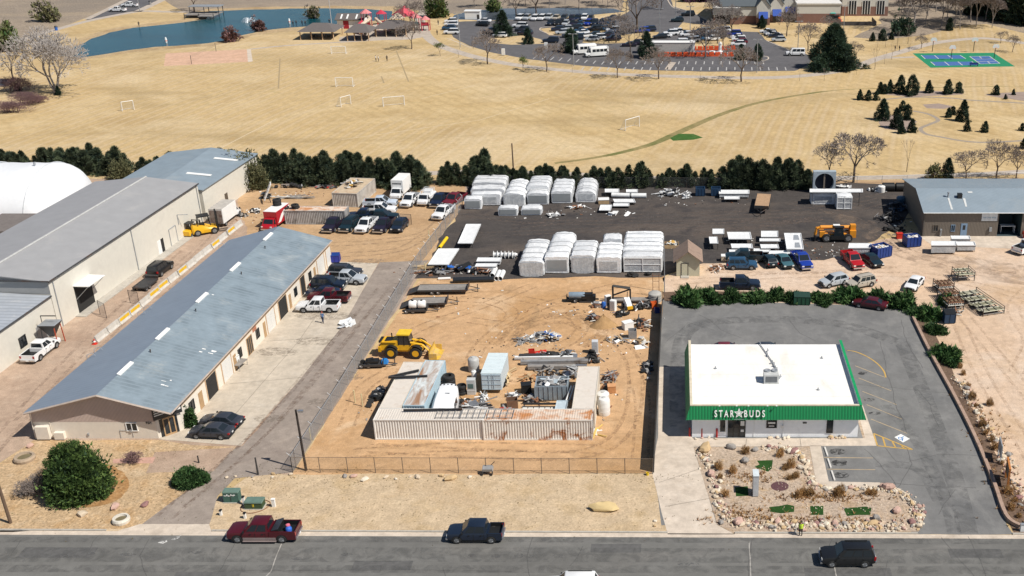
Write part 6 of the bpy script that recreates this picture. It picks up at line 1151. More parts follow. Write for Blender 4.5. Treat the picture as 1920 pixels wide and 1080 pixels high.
x,y=G(255,570);fence('open mesh gate leaf standing by the concrete barriers',[(x-1.0,y+.4),(x+.7,y-.4)],2.0,2,wire,DKSTEEL,name='mesh_gate',cat='gate')
def gate_post(px,py):pass
# ------------------------------------------------------------------ poles and small posts
def pole(name,label,px,py,h,r,mat,lean=(0,0),lamp=None,cat='pole'):
 x,y=G(px,py);t=thing(name,label,cat,(x,y,0));b=MB();b.tube((0,0,0),(lean[0],lean[1],h),r,r*.75,n=8);b.build('shaft',mat,t)
 if lamp=='arm':b=MB();b.tube((lean[0],lean[1],h-.15),(lean[0]+.5,lean[1]-.1,h-.05),.05,n=6);b.box((lean[0]+.55,lean[1]-.1,h-.1),(.5,.3,.2));b.build('lamp_head',CHROME,t)
 elif lamp=='twin':
  b=MB();b.bx(lean[0]-.9,lean[0]+.9,-.06,.06,h-.1,h)
  b.build('arm',mat,t)
  for s in(1,-1):b=MB();b.bx(s*.9-.35,s*.9+.35,-.2,.2,h-.12,h+.05);b.build('lamp_head',mat,t)
 elif lamp=='cross':b=MB();b.box((lean[0],lean[1],h-.4),(1.8,.1,.12));b.build('crossarm',mat,t)
 return t
wp=M('dark_wood_pole',(.03,.022,.018),.9);wp2=M('brown_wood_pole',(.13,.085,.055),.9)
pole('light_pole','tall dark wooden pole with a small silver lamp at the fence corner',574,882,7.4,.15,wp,(-.1,0),'arm');pole('dark_gate_post','short thick dark post beside the asphalt driveway',484,890,2.1,.11,DKSTEEL)  # the short thick one is a gate post
pole('utility_pole','leaning brown wooden pole at the lower left edge',20,981,9,.16,wp2,(-.25,0));pole('utility_pole','dark wooden pole sticking up above the windbreak',964,340,7.5,.16,wp2);pole('light_pole','slim grey pole at the top corner of the privacy fence',1246,548,7,.07,GALV)
pole('dark_gate_post','short dark post behind the round juniper shrub',373,868,.9,.09,DKSTEEL)  # another short gate post
for i,(px,py,h)in enumerate(((863,88,10),(1076,124,9),(1323,110,9),(1175,62,10),(1237,70,9),(1419,136,9),(622,46,12),(262,21,9),(1581,70,10),(1267,28,9),(1294,66,9),(1496,90,8))):pole('lamp_post',['lamp post at the path bend near the four-car row','lamp post between the minibuses and the path','lamp post among the orange barriers','lamp post by the huge bare tree','lamp post in the slanted car row','lamp post at the end of the low dark pines','very tall grey lamp post on the pond shore','lamp post beside the white pickups on the pond road','lamp post in front of the recreation centre fence','lamp post at the entrance road','lamp post on the island before the porch','lamp post left of the huge evergreen'][i],px,py,h,.12,GALV if i!=6 else M('pale_pole',(.5,.5,.5),.5),(0,0),'twin' if i!=6 else 'cross','lamp post')
for i,(px,py)in enumerate(((680,762),(634,700+108),(666,755),(805,450),(798,512))):
 if i==1:px,py=583,826
 x,y=G(px,py);o=MB().tube((0,0,0),(0,0,1.6),.07,n=8).tube((0,0,1.6),(0,0,1.66),.09,n=8).build('marker_post',M('cream_post',(.6,.52,.3),.7),loc=(x,y,0));tag(o,'cream marker post standing along the chain-link fence of the sand yard','post','cream posts along the fence')  # round capped marker post
# ------------------------------------------------------------------ concrete barriers
bar_c=M('barrier_concrete',(.50,.48,.44),.85,col2=(.36,.34,.3),sc2=1.4);bar_y=M('barrier_yellow',(.62,.39,.02),.6,col2=(.5,.4,.2))
prof=[(-.4,0),(-.4,.08),(-.19,.34),(-.1,.86),(.1,.86),(.19,.34),(.4,.08),(.4,0)]
BARR=[(446,421,0),(433,431,1),(417,444,0),(404,456,1),(388,468,0),(373,480,0),(358,493,0),(342,506,1),(324,520,0),(306,534,1),(289,549,1),(272,564,0),(253,580,1),(233,596,1),(212,612,0),(190,629,0)]
for i,(px,py,yl)in enumerate(BARR):
 x,y=G(px,py+5);t=thing('concrete_barrier',f'{"yellow-striped" if yl else "plain pale"} concrete road barrier in the line between the hall and the workshop','barrier',(x,y,0),R(86.5),'concrete barriers beside the workshop')
 b=MB();secs=[[(sx,yy,z)for yy,z in prof]for sx in(-1.36,1.36)];b.loft(secs);b.build('block',bar_c,t)
 if yl:
  for s in(-1,):
   b=MB();b.quad((-1.2,-.195*1-.012,.36),(1.2,-.195-.012,.36),(1.2,-.115-.012,.78),(-1.2,-.115-.012,.78));b.build('yellow_band',bar_y,t)
# ------------------------------------------------------------------ machines
ld=thing('wheel_loader','yellow articulated wheel loader with its bucket lowered on the sand','wheel loader',(*G(764,665),0),R(-2))
b=MB();b.hexa([(-3.3,-.85,1.0),(-.9,-.85,1.0),(-.9,.85,1.0),(-3.3,.85,1.0)],[(-3.1,-.72,2.15),(-.9,-.78,2.35),(-.9,.78,2.35),(-3.1,.72,2.15)]);b.bx(-3.45,-3.1,-.95,.95,.8,1.5);b.bx(-2.9,-1.1,-.9,.9,2.1,2.2);b.build('engine_hood',YELLOW,ld)
b=MB();b.bx(-3.35,-3.0,-.7,.7,2.0,2.25);b.tube((-1.9,.4,2.2),(-1.9,.4,2.9),.08);b.bx(-2.6,-1.2,-.6,.6,2.2,2.28);b.build('exhaust',BLACK,ld)
b=MB();b.bx(-2.6,.3,-.55,.55,.7,1.1);b.bx(.2,2.1,-.5,.5,.75,1.25);b.bx(-.9,.7,-.75,.75,1.0,1.75);b.build('frame',YELLOW,ld)
b=MB();b.hexa([(-.85,-.75,1.75),(.75,-.75,1.75),(.75,.75,1.75),(-.85,.75,1.75)],[(-.75,-.68,3.1),(.5,-.68,3.1),(.5,.68,3.1),(-.75,.68,3.1)]);cab_=b.build('cab',GLASS,ld)
b=MB()
for sx,ex in((-.84,-.74),(.74,.49),(-.05,-.08)):
 for sy in(-1,1):b.tube((sx,sy*.76,1.7),(ex,sy*.69,3.12),.06,n=4)
b.build('cab_frame',BLACK,cab_)
b=MB();b.bx(-.95,.7,-.82,.82,3.1,3.28);b.build('cab_roof',M('cab_yellow',(.76,.50,.03),.45),cab_)
for ax in(-1.75,1.45):
 for s in(1,-1):
  m=Matrix.Translation((ax,s*1.05,.82))@Matrix.Rotation(-s*math.pi/2,4,'X');b=MB();b.lathe([(.42,-.3),(.72,-.3),(.82,-.18),(.82,.18),(.72,.3),(.45,.3),(.42,.2),(.001,.2)],20,m);w_=b.build('wheel',RUBBER,ld,smooth=35)
  b=MB();b.lathe([(.44,.3),(.4,.2),(.2,.24),(.001,.25)],14,m);b.build('rim',YELLOW,w_,smooth=35)
  b=MB();b.add([(ax+.98*math.cos(a),s*sy,.85+.98*math.sin(a))for a in[.5+k*.36 for k in range(7)]for sy in(.72,1.36)],[(2*k,2*k+1,2*k+3,2*k+2)for k in range(6)]);b.build('mudguard',BLACK,ld)
for s in(1,-1):
 b=MB();b.tube((.7,s*.5,2.0),(2.2,s*.5,1.75),.16,n=4);b.tube((2.2,s*.5,1.75),(3.3,s*.5,.6),.15,n=4);b.build('lift_arm',YELLOW,ld)
b=MB();b.tube((.6,0,1.7),(1.9,0,2.25),.1,n=6);b.tube((1.9,0,2.25),(3.2,0,1.3),.1,n=5);b.build('tilt_link',YELLOW,ld)
b=MB();pr=[(3.15,.1),(3.2,1.2),(3.35,1.35),(3.3,.95),(3.45,.4),(3.9,.12),(4.55,.1),(4.5,.04),(3.5,.03)];b.xprism(pr,-1.45,1.45);b.bx(3.2,4.2,-1.48,-1.4,.05,.9);b.bx(3.2,4.2,1.4,1.48,.05,.9);b.build('bucket',M('bucket_yellow',(.66,.42,.05),.5,col2=(.45,.33,.16),lo=.45,hi=.65,sc2=.9),ld)
def fork(name,label,px,py,head,s,col,tall):
 t=thing(name,label,'forklift',(*G(px,py),0),R(head));t.scale=(s,)*3
 b=MB();b.loft([[(x,y*w_,z)for y,z in((-.9,.35),(-.95,.8),(-.8,h),(.8,h),(.95,.8),(.9,.35))]for x,w_,h in((-1.7,.85,1.2),(-1.5,1,1.35),(-.4,1,1.3),(.6,.95,.95),(1.4,.9,.9))]);b.build('body',col,t,smooth=30)
 b=MB()
 for x in(-.9,.7):
  for s_ in(1,-1):b.tube((x,s_*.65,1.2),(x*.8,s_*.6,2.5),.06,n=5)
 b.bx(-.85,.7,-.7,.7,2.48,2.58);[b.tube((-.8+k*.28,-.65,2.55),(-.8+k*.28,.65,2.55),.035,n=4)for k in range(6)];b.build('cage',BLACK,t)
 b=MB();[b.bx(1.5,1.68,s_*.5-.08,s_*.5+.08,.2,tall)for s_ in(1,-1)];[b.bx(1.52,1.66,-.5,.5,z,z+.12)for z in(.5,tall*.5,tall-.15)];b.build('mast',BLACK,t)
 for s_ in(1,-1):b=MB();b.bx(1.7,2.9,s_*.4-.07,s_*.4+.07,.12,.18);b.build('fork_blade',DKSTEEL,t)
 b=MB();b.bx(-.5,0,-.3,.3,1.1,1.5);b.bx(-.6,-.45,-.3,.3,1.3,1.95);b.build('seat',BLACK,t)
 for x in(-1.05,1.05):
  for s_ in(1,-1):wheel(t,x,s_*.8,.45,.35)
 return t
fork('forklift','big yellow forklift with black mast beside the cream hall',386,437,30,1.25,YELLOW,3.0);fork('forklift','small yellow forklift left of the bigger one',359,440,80,.85,YELLOW,2.6)
th=thing('telehandler','orange-yellow telescopic handler with forks lowered on the dark gravel','telehandler',(*G(1566,450),0),R(180))
b=MB();b.bx(-3.0,2.4,-.75,.75,.75,1.35);b.bx(-3.2,-2.2,-1.1,1.1,.8,2.0);b.bx(1.9,2.7,-.8,.8,.8,1.7);b.build('chassis',ORANGE,th)
b=MB();b.tube((-3.0,.15,2.35),(2.6,.15,2.35),.32,n=4);b.tube((2.4,.15,2.35),(3.2,.15,2.1),.24,n=4);b.tube((3.15,.15,2.3),(3.4,.15,.9),.24,n=4);b.bx(-3.2,-2.3,-.3,.6,1.9,2.8);b.build('boom',ORANGE,th)
b=MB();b.hexa([(-1.2,.5,1.2),(.5,.5,1.2),(.5,1.3,1.2),(-1.2,1.3,1.2)],[(-1.0,.55,2.55),(.2,.55,2.55),(.2,1.25,2.55),(-1.0,1.25,2.55)]);b.build('cab',GLASS,th);b=MB();b.bx(-1.2,.4,.48,1.3,2.55,2.68);b.build('cab_roof',BLACK,th);b=MB();b.bx(-1.6,1.0,-1.3,-.75,.6,1.25);b.bx(-1.4,.9,.8,1.3,.55,1.2);b.build('tank',BLACK,th);b=MB();b.bx(-.6,.5,-.2,.5,2.69,2.73);b.build('roof_decal',WHITE,th)
for ax in(-1.95,1.6):
 for s in(1,-1):wheel(th,ax,s*1.0,.72,.5)
b=MB();b.bx(3.35,3.5,-.8,.9,.2,1.1);b.build('carriage',BLACK,th)
for s in(-.5,.6):b=MB();b.bx(3.5,5.0,s-.08,s+.08,.12,.2);b.build('fork_blade',DKSTEEL,th)
def trailer(label,px,py,L,W,head,deck,ramp=False,frame=DKSTEEL,z=.75,side=None):
 t=thing('flatbed_trailer',label,'trailer',(*G(px,py),0),R(head))
 b=MB();n=int(W/.22);[b.bx(-L/2,L/2,-W/2+i*W/n+.008,-W/2+(i+1)*W/n-.008,z,z+.06)for i in range(n)];b.build('deck',deck,t)
 b=MB();b.bx(-L/2,L/2,-W/2-.06,-W/2,z-.18,z+.1);b.bx(-L/2,L/2,W/2,W/2+.06,z-.18,z+.1);k=int(L/.7);[b.bx(-L/2+i*L/k,-L/2+i*L/k+.07,-W/2,W/2,z-.15,z-.004)for i in range(k+1)];b.build('frame',frame,t)
 b=MB();b.tube((L/2,-W*.35,z-.12),(L/2+1.7,0,z-.2),.07,n=4);b.tube((L/2,W*.35,z-.12),(L/2+1.7,0,z-.2),.07,n=4);b.tube((L/2+1.4,0,0),(L/2+1.4,0,z+.5),.06,n=6);b.bx(L/2,L/2+.1,-W/2,W/2,z,z+.5);b.build('drawbar',frame,t)
 for ax in(-.9,.0):
  for s in(1,-1):wheel(t,ax-.6,s*(W/2+(.04 if side else-.1)),.36,.22)
 if ramp:b=MB();b.hexa([(-L/2-1.6,-W/2,.02),(-L/2,-W/2,z-.1),(-L/2,W/2,z-.1),(-L/2-1.6,W/2,.02)],[(-L/2-1.6,-W/2,.1),(-L/2,-W/2,z),(-L/2,W/2,z),(-L/2-1.6,W/2,.1)]);b.build('ramp',frame,t)
 return t
trailer('long grey-decked flatbed trailer with fold-down ramp near the top of the sand yard',832,548,7.2,2.2,2,WOODG,True);trailer('shorter grey-decked flatbed trailer behind the white tank trailer',806,573,5.0,2.1,4,WOODG,True)
trailer('black flatbed trailer with tan wooden deck at the back of the gravel yard',1430,388,8.0,2.5,262,M('tan_deck',(.42,.27,.16),.8,col2=(.33,.22,.14)),z=1.1)
trailer('empty black utility trailer behind the boxy off-roader',274,538,3.6,2.0,86,DKSTEEL,False,z=.6)
tt=trailer('white plastic tank on a small tandem trailer by the wire fence',784,585,2.6,1.4,3,DKSTEEL,z=.55)
b=MB()
for x in(-.62,.62):b.lathe([(.001,-.55),(.5,-.52),(.58,-.4),(.58,.4),(.5,.52),(.001,.55)],16,Matrix.Translation((x,0,1.2))@Matrix.Rotation(math.pi/2,4,'Y'))
b.build('tank',WHITE,tt,smooth=40)
for i,x in enumerate((-.62,.62)):b=MB();b.tube((x,0,1.72),(x,0,1.86),.16,n=10);b.build('lid',BLACK,tt)
ut=trailer('small black trailer carrying a blue tarp beside the wire fence',702,687,2.4,1.4,4,DKSTEEL,z=.5)
b=MB();b.box((1.35,0,.75),(.9,.9,.5),top=.6);b.build('tarp',M('blue_tarp',(.02,.2,.55),.5),ut);b=MB();b.bx(-1,.6,-.5,.5,.56,.95);b.box((-.4,0,1.0),(.8,.5,.3),.4);b.build('engine',BLACK,ut)
# wheelie bins, dumpsters
def dumpster(label,px,py,L,W,Hh,head,mat,load=None,lid=False):
 t=thing('dumpster',label,'dumpster',(*G(px,py),0),R(head));h,k=L/2,W/2;b=MB();e=.12
 out=[(-h,-k),(h,-k),(h,k),(-h,k)];inn=[(-h+e,-k+e),(h-e,-k+e),(h-e,k-e),(-h+e,k-e)]
 zt=[Hh,Hh,Hh*(1.0 if not lid else 1.15),Hh*(1.0 if not lid else 1.15)]
 b.add([(*p,.12)for p in out]+[(*p,z)for p,z in zip(out,zt)]+[(*p,z)for p,z in zip(inn,zt)]+[(*p,.5)for p in inn],[(3,2,1,0)]+[(i,(i+1)%4,4+(i+1)%4,4+i)for i in range(4)]+[(4+i,4+(i+1)%4,8+(i+1)%4,8+i)for i in range(4)]+[(8+i,8+(i+1)%4,12+(i+1)%4,12+i)for i in range(4)]+[(12,13,14,15)])
 n=int(L/.55);[b.bx(-h+i*L/n-.04,-h+i*L/n+.04,s*k-.05 if s>0 else s*k-.06,s*k+.06 if s>0 else s*k+.05,.2,Hh-.05)for i in range(n+1)for s in(1,-1)]
 b.build('bin',mat,t);b=MB();[b.box((s1*h*.8,s2*k*.8,.06),(.2,.1,.12))for s1 in(1,-1)for s2 in(1,-1)];b.build('caster',BLACK,t)
 if lid:
  for s in(-1,1):b=MB();b.hexa([(min(0,s*h),-k-.05,Hh+.01),(max(0,s*h),-k-.05,Hh+.01),(max(0,s*h),k,Hh*1.15+.01),(min(0,s*h),k,Hh*1.15+.01)],[(min(0,s*h),-k-.05,Hh+.06),(max(0,s*h),-k-.05,Hh+.06),(max(0,s*h),k,Hh*1.15+.06),(min(0,s*h),k,Hh*1.15+.06)]);b.build('lid',BLACK if lid==1 else lid,t)
 if load:
  r=random.Random(px);b=MB();b.bx(-h+.15,h-.15,-k+.15,k-.15,.5,Hh*.75)
  for _ in range(16):b.slot(r.randrange(len(load)));b.box((r.uniform(-h+.4,h-.4),r.uniform(-k+.4,k-.4),Hh*.85),(r.uniform(.3,1.1),r.uniform(.2,.6),r.uniform(.05,.35)),r.uniform(0,3),tilt=(r.uniform(-.5,.5),r.uniform(-.5,.5)))
  b.build('rubbish',load,t)
 return t
LOAD=[M('cardboard',(.45,.33,.2),.85),WHITE,M('foam',(.62,.6,.52),.8),WOODG]
dblue=M('dumpster_blue',(.01,.04,.20),.5,col2=(.02,.05,.12));dnavy=M('dumpster_navy',(.012,.04,.09),.55)
dumpster('blue open dumpster full of boxes near the corner of the taupe warehouse',1709,460,2.4,2.0,1.7,12,dblue,LOAD);dumpster('blue open dumpster heaped with rubbish beside the dark teal sedan',1650,480,2.8,2.2,1.8,28,dblue,LOAD)
dumpster('dark green lidded dumpster against the juniper hedge',1503,569,2.3,1.5,1.3,-3,M('dumpster_green',(.01,.06,.03),.5),lid=M('lid_green',(.02,.05,.035),.5));dumpster('navy dumpster with open top beside the juniper corner',1778,604,1.5,1.3,1.5,5,dnavy,lid=1)
dumpster('small blue bin at the far end of the workshop apron',630,491,1.3,1.0,1.2,5,M('bin_blue',(.015,.025,.25),.5),lid=dblue)
for i,px in enumerate((1313,1342)):dumpster(['deep blue bin under the windbreak, left of two','deep blue bin under the windbreak, right of two'][i],px,366,1.7,1.5,1.5,0,dnavy)
# ------------------------------------------------------------------ wrapped units in the gravel yard
def _wrap(name,col,col2):
 m,nt,bs=_nodes(name);n=noise(nt,.9,6,.7,1.2,(1,.5));c=mixc(nt,ramp(nt,n,.42,.66),col,col2);oi=nt.nodes.new('ShaderNodeObjectInfo');c=mixc(nt,1.0,c,grey(nt,ramp(nt,oi.outputs['Random'],0,1,.86,1.04)),'MULTIPLY');nt.links.new(c,bs.inputs['Base Color']);bs.inputs['Roughness'].default_value=.32;bump(nt,bs,noise(nt,1.8,6,.65,1.5),.9,.12);return m
wrapm=_wrap('shrink_wrap',(.78,.79,.80),(.62,.645,.665));wrapg=_wrap('clear_wrap',(.42,.44,.46),(.62,.63,.63))
gry_s=M('strap_shade_grey',(.16,.17,.18),.6)
slatm=lines_mat('slatted_front',(.30,.32,.33),2.2,'X',.55,.4,0,.5)
def unit(label,l,r,yb,h,d,rnd_=.25,front=None,tiers=0,grp='shrink-wrapped units'):
 a,c=G(l,yb),G(r,yb);wd=c[0]-a[0];t=thing('wrapped_unit',label,'wrapped unit',((a[0]+c[0])/2,a[1],0),R((l*7%5-2)*.7),grp);rr=random.Random(l)
 hw=wd/2;e=min(rnd_*wd,h*.6);b=MB();secs=[];M_=max(6,int(d/.45))
 for j in range(M_+1):
  y=d*j/M_;k=1-(.06 if j in(0,M_)else 0);st=0
  if tiers:st=.34*abs(((y/d*tiers)%1.0)-.12)**.7*(1 if h<3.5 else .8)
  pts=[(-hw*k,.12)]+[(-hw*k,h*.3),(-hw*k,h*.55)]
  for q in range(7):
   an=math.pi-q*math.pi/2/6;pts.append((-hw+e+e*math.cos(an),h-st-e*.8+e*.8*math.sin(an)))
  pts+=[(-hw*.35,h-st+.03),(0,h-st+.06),(hw*.35,h-st+.03)];pts+=[(-x,z)for x,z in reversed(pts[:10])]
  secs.append([(x*(1 if 0<j<M_ else .98)+rr.uniform(-.06,.06),y,max(.05,z*(1 if 0<j<M_ else .97)+rr.uniform(-.08,.06)))for x,z in pts])
 b.loft(secs);b.f[-2]=tuple(b.f[-2]);b.build('wrap',wrapm,t,smooth=50)
 if front=='slat':
  m=MB();m.bx(-hw*.84,hw*.84,-.06,.05,h*.18,h*.8);f=m.build('slatted_front',slatm,t)
 elif front=='drape':
  m=MB();n=14;V=[(-hw*.9+1.8*hw*i/n,-.08-.1*abs(math.sin(i*1.3))-.25*(1-j/5),h*(.08+.78*j/5)-.28*math.sin(math.pi*i/n)*(j<5))for j in range(6)for i in range(n+1)]
  m.add(V,[(j*(n+1)+i,j*(n+1)+i+1,(j+1)*(n+1)+i+1,(j+1)*(n+1)+i)for j in range(5)for i in range(n)]);m.build('loose_sheet',wrapg,t,smooth=60)
 elif front=='frame':
  m=MB();m.bx(-hw*.9,-hw*.05,-.05,.05,h*.16,h*.84);m.bx(hw*.05,hw*.9,-.05,.05,h*.16,h*.84);f=m.build('front_panel',wrapg,t)
  m=MB();[m.bx(x-.06,x+.06,-.12,.0,.1,h*.9)for x in(-hw*.93,0,hw*.93)];[m.bx(-hw*.93,hw*.93,-.11,.0,z-.05,z+.05)for z in(.2,h*.5,h*.88)];m.build('frame',WHITEM,t)
 else:m=MB();m.bx(-hw*.7,hw*.7,-.04,.05,h*.2,h*.72);m.build('front_panel',wrapg,t)
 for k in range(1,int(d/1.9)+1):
  j=min(M_-1,max(1,round(k*1.9/d*M_)));c_=Vector((0,secs[j][0][1],h*.5));m=MB();m.path([tuple(c_+(Vector(p)-c_)*1.015)for p in secs[j]],.035,4);m.build('strap_shade_band',gry_s,t)  # dark grey strap loops, also standing in for shadow gaps across the wrap
 m=MB();[m.bx(x-.12,x+.12,.1,d-.1,0,.14)for x in(-hw*.7,0,hw*.7)];m.build('skid',WOODG,t);return t
U=[('front left wrapped stack in the back row, wide with stepped top',871,903,393,2.0,2.2,.12,'slat',0),('long flat-topped wrapped unit at the left of the back row, lowest of the steps',884,940,386,2.3,1.7,.1,None,0),('long flat-topped wrapped unit at the left of the back row, middle step',883,947,377,2.5,2.2,.1,None,2),('long flat-topped wrapped unit at the left of the back row, farthest step',886,949,366,2.6,4.5,.1,None,3),('rounded wrapped unit with creased top, left of the back row',943,985,386,2.5,8.5,.34,'drape',3),('two-tier wrapped unit with slatted front in the back row',988,1029,384,2.2,2.6,.2,'slat',0),('taller wrapped unit behind the two-tier slatted one',988,1030,375,2.9,6,.2,None,1),('smooth wrapped unit with grey slatted front, right of centre in the back row',1034,1073,382,2.4,7.5,.16,'slat',0),('barrel-topped wrapped unit at the right end of the back row',1079,1118,380,2.3,8,.42,None,2),('low wrapped box with grey front before the back row, left one',934,971,405,1.5,1.8,.16,'slat',0),('low wrapped box with grey front before the back row, right one',977,1016,404,1.3,2.2,.16,'slat',0),('large rounded wrapped unit with torn front at the left of the front row',973,1021,517,2.5,9.5,.22,'drape',4),('wrapped unit with grey slatted front, second in the front row',1022,1067,513,2.8,2.4,.1,'slat',0),('wrapped unit behind the slatted one of the front row, first step',1026,1070,503,2.9,2.4,.2,None,0),('wrapped unit behind the slatted one of the front row, second step',1029,1076,493,3.0,3.5,.25,None,1),('wrapped unit behind the slatted one of the front row, farthest step',1034,1080,478,2.9,3,.3,None,0),('wrapped unit with loose sheet draped over its front, middle of the front row',1070,1116,511,2.9,6.5,.16,'drape',0),('wrinkled wrapped unit with layered top, fourth in the front row',1118,1165,513,2.8,6.5,.14,None,3),('smaller wrapped unit at the back of the layered one',1132,1166,480,3.0,2.5,.15,None,0),('wide wrapped unit with two framed front panels at the right end of the front row',1168,1242,511,2.7,3.0,.07,'frame',0),('wide wrapped unit right behind the framed one',1168,1243,498,2.8,3.2,.08,None,1),('wide wrapped unit at the back of the right end stack',1170,1243,483,2.9,4.6,.08,None,2),('long wrapped block under a white roof panel at the right of the gravel yard',1520,1566,384,2.2,2.5,.05,None,0),('white wrapped cube beside the long wrapped block',1568,1597,393,2.5,2.6,.06,'frame',0)]
for u in U:unit(*u)
# ------------------------------------------------------------------ white shells, covers, panels
def shell(label,x0,x1,y0,y1,z,name='white_cover',skew=0,legs=True,body=0.0,mat=None,lip=.12,cat='cover',win=False):
 """shallow tray or panel standing on legs; its top seen between pixel rows y0 (far) and y1 (near)"""
 q=[Vector(P(x0,y1,z)),Vector(P(x1,y1,z)),Vector(P(x1+skew,y0,z)),Vector(P(x0+skew,y0,z))];o=(q[0]+q[2])/2;o.z=0;q=[p-o for p in q]
 t=thing(name,label,cat,o);b=MB();dn=Vector((0,0,-.1));b.hexa([tuple(p+dn)for p in q],[tuple(p)for p in q])
 c=sum(q,Vector())/4
 for i in range(4):
  a,d=q[i],q[(i+1)%4];b.hexa([tuple(a+dn),tuple(d+dn),tuple(d.lerp(c,.07)+dn*.5),tuple(a.lerp(c,.07)+dn*.5)],[tuple(a+Vector((0,0,lip))),tuple(d+Vector((0,0,lip))),tuple(d.lerp(c,.05)+Vector((0,0,lip))),tuple(a.lerp(c,.05)+Vector((0,0,lip)))])
 b.build('panel',mat or WHITEM,t)
 if body:b=MB();b.hexa([tuple(p.lerp(c,.04)*Vector((1,1,0)).length/Vector((1,1,0)).length if 0 else(p.lerp(c,.04).x,p.lerp(c,.04).y,z-body))for p in q],[tuple(p.lerp(c,.04)+dn*1.02)for p in q]);b.build('body',wrapg,t)
 if legs:
  for p in q:e=p.lerp(c,.12);b=MB();b.tube((e.x,e.y,0),(e.x,e.y,z-.08),.05,n=5);b.build('leg',DKSTEEL,t)
 if win:b=MB();[b.hexa([tuple(quad_pt(q,u+du,v+dv)+Vector((0,0,.004)))for du,dv in((0,0),(.34,0),(.3,.3),(.06,.3))],[tuple(quad_pt(q,u+du,v+dv)+Vector((0,0,.05)))for du,dv in((0,0),(.34,0),(.3,.3),(.06,.3))])for u,v in((.5,.12),(.5,.6))];b.build('window',M('grey_pane',(.3,.32,.34),.3),t)
 return t
for a in(('big flat white cover lying on arms near the yellow tube',858,886,421,457,.9,'white_cover',16),('big flat white cover at the left edge of the gravel yard, nearer the pipes',802,841,467,497,.6,'white_cover',20),('white cab-like stand at the left of the white shells',1336,1358,430,439,1.7),('small square white panel with grey mark on a post',1331,1347,445,457,1.1,'white_cover',-2),('long white tray behind the steel blue SUV, farthest left',1366,1410,436,449,1.0,'white_tray',-3),('white tray second in the left column of shells',1372,1412,458,466,.8,'white_tray',-2),('narrow white panel nearest the dark teal pickup',1367,1406,469,473,.8,'white_cover'),('white tray at the top of the middle column of shells',1427,1459,434,445,1.0,'white_tray'),('narrow white panel in the middle column of shells',1424,1463,448,453,.9,'white_cover'),('white tray at the bottom of the middle column of shells',1427,1461,459,466,.8,'white_tray',-2),('flat white panel above the small dark hatchback',1413,1444,467,473,.6,'white_cover'),('long white panel just behind the light teal sedan',1441,1490,471,477,.7,'white_cover',2)):shell(*a)
shell('two-piece white shell with grey windows behind the bright blue pickup',1475,1507,438,468,1.2,'white_shell',-5,True,1.0,win=True)
shell('white open-framed tray trailer behind the bright red pickup',1590,1632,457,466,1.4,'white_tray',2,True,.8);shell('long white truck body with flat roof before the taupe warehouse',1746,1793,453,461,1.5,'white_truck_body',0,True,1.2);shell('white flat-roofed body touching the long one before the warehouse',1795,1830,454,461,1.1,'white_truck_body',-3,True,.8);shell('white body nearest the warehouse wall',1784,1820,443,449,1.1,'white_truck_body',-2,True,.7)
shell('long white roof panel above the wrapped block at the back right',1518,1618,355,361,2.5,'white_cover',0,True);shell('white flat panel under the windbreak, left one',1134,1161,355,361,.8,'white_cover');shell('pinkish-white flat panel under the windbreak, right one',1174,1196,356,361,.8,'white_cover',0,True,.6)
shell('crumpled white sheet behind the barrel-topped unit, upper',1152,1192,374,380,.5,'white_cover',-3);shell('white panel at the right of the back row, lower',1150,1180,382,387,.4,'white_cover');shell('bright white panel near the wooden crate of the back row',1123,1145,385,395,.5,'white_cover',3);shell('low white boat-like cover left of the front row',893,938,484,491,.8,'white_cover',3,True,.5);shell('white cover over dark scrap left of the front row',890,930,494,500,1.0,'white_cover',3,True,.6,lip=.02);shell('long white tank-like panel right of the deep blue bins',1348,1405,357,364,.9,'white_cover',0,True,.6);shell('low white shell just below that long panel',1358,1387,369,374,.6,'white_cover')
tube_m=M('white_pipe',(.72,.73,.72),.4)
def pipe(label,p,q,r,mat,z=None,name='pipe',hollow=True,cat='pipe'):
 a,c=Vector(G(*p)),Vector(G(*q));o=(a+c)/2;L=(c-a).length;t=thing(name,label,cat,(o.x,o.y,r if z is None else z),math.atan2(c.y-a.y,c.x-a.x))
 m=Matrix.Rotation(math.pi/2,4,'Y');b=MB();b.lathe([(r*.86,-L/2),(r,-L/2),(r,L/2),(r*.86,L/2)],14,m);b.f=[f for f in b.f if len(f)==4];b.lathe([(r*.86,L/2),(r*.86,-L/2)],14,m);b.f=[f for f in b.f if len(f)==4];b.build('barrel',mat,t,smooth=40);b=MB();b.lathe([(.001,-L/2+.3),(r*.85,-L/2+.3)],14,m);b.lathe([(.001,L/2-.3),(r*.85,L/2-.3)],14,m);b.build('inside',dark_in,t);return t
for i,(x,y)in enumerate(((923,521),(931,527),(938,527))):pipe(['short white pipe leaning at the edge of the gravel, left of three','short white pipe at the edge of the gravel, middle of three','short white pipe at the edge of the gravel, right of three'][i],(x,y),(x+6,y-13),.38,tube_m)
pipe('white cylindrical roll under the windbreak, left of two',(1147,370),(1181,371),.45,tube_m);pipe('white cylindrical roll under the windbreak, right of two',(1184,371),(1212,371),.45,tube_m);pipe('yellow tube leaning against the kerb of the gravel yard',(824,468),(838,449),.28,M('yellow_tube',(.75,.50,.01),.4));pipe('long black pipe lying along the bottom edge of the gravel yard',(850,530),(926,528),.42,M('black_pipe',(.015,.018,.022),.4));pipe('pale square beam at the left end of the black pipe',(822,525),(845,524),.2,WHITE)
wp_=thing('spool','ribbed white machine part left of the front row of wrapped units','machine part',(*G(948,484),0));b=MB();m=Matrix.Translation((0,0,.6))@Matrix.Rotation(math.pi/2,4,'Y')
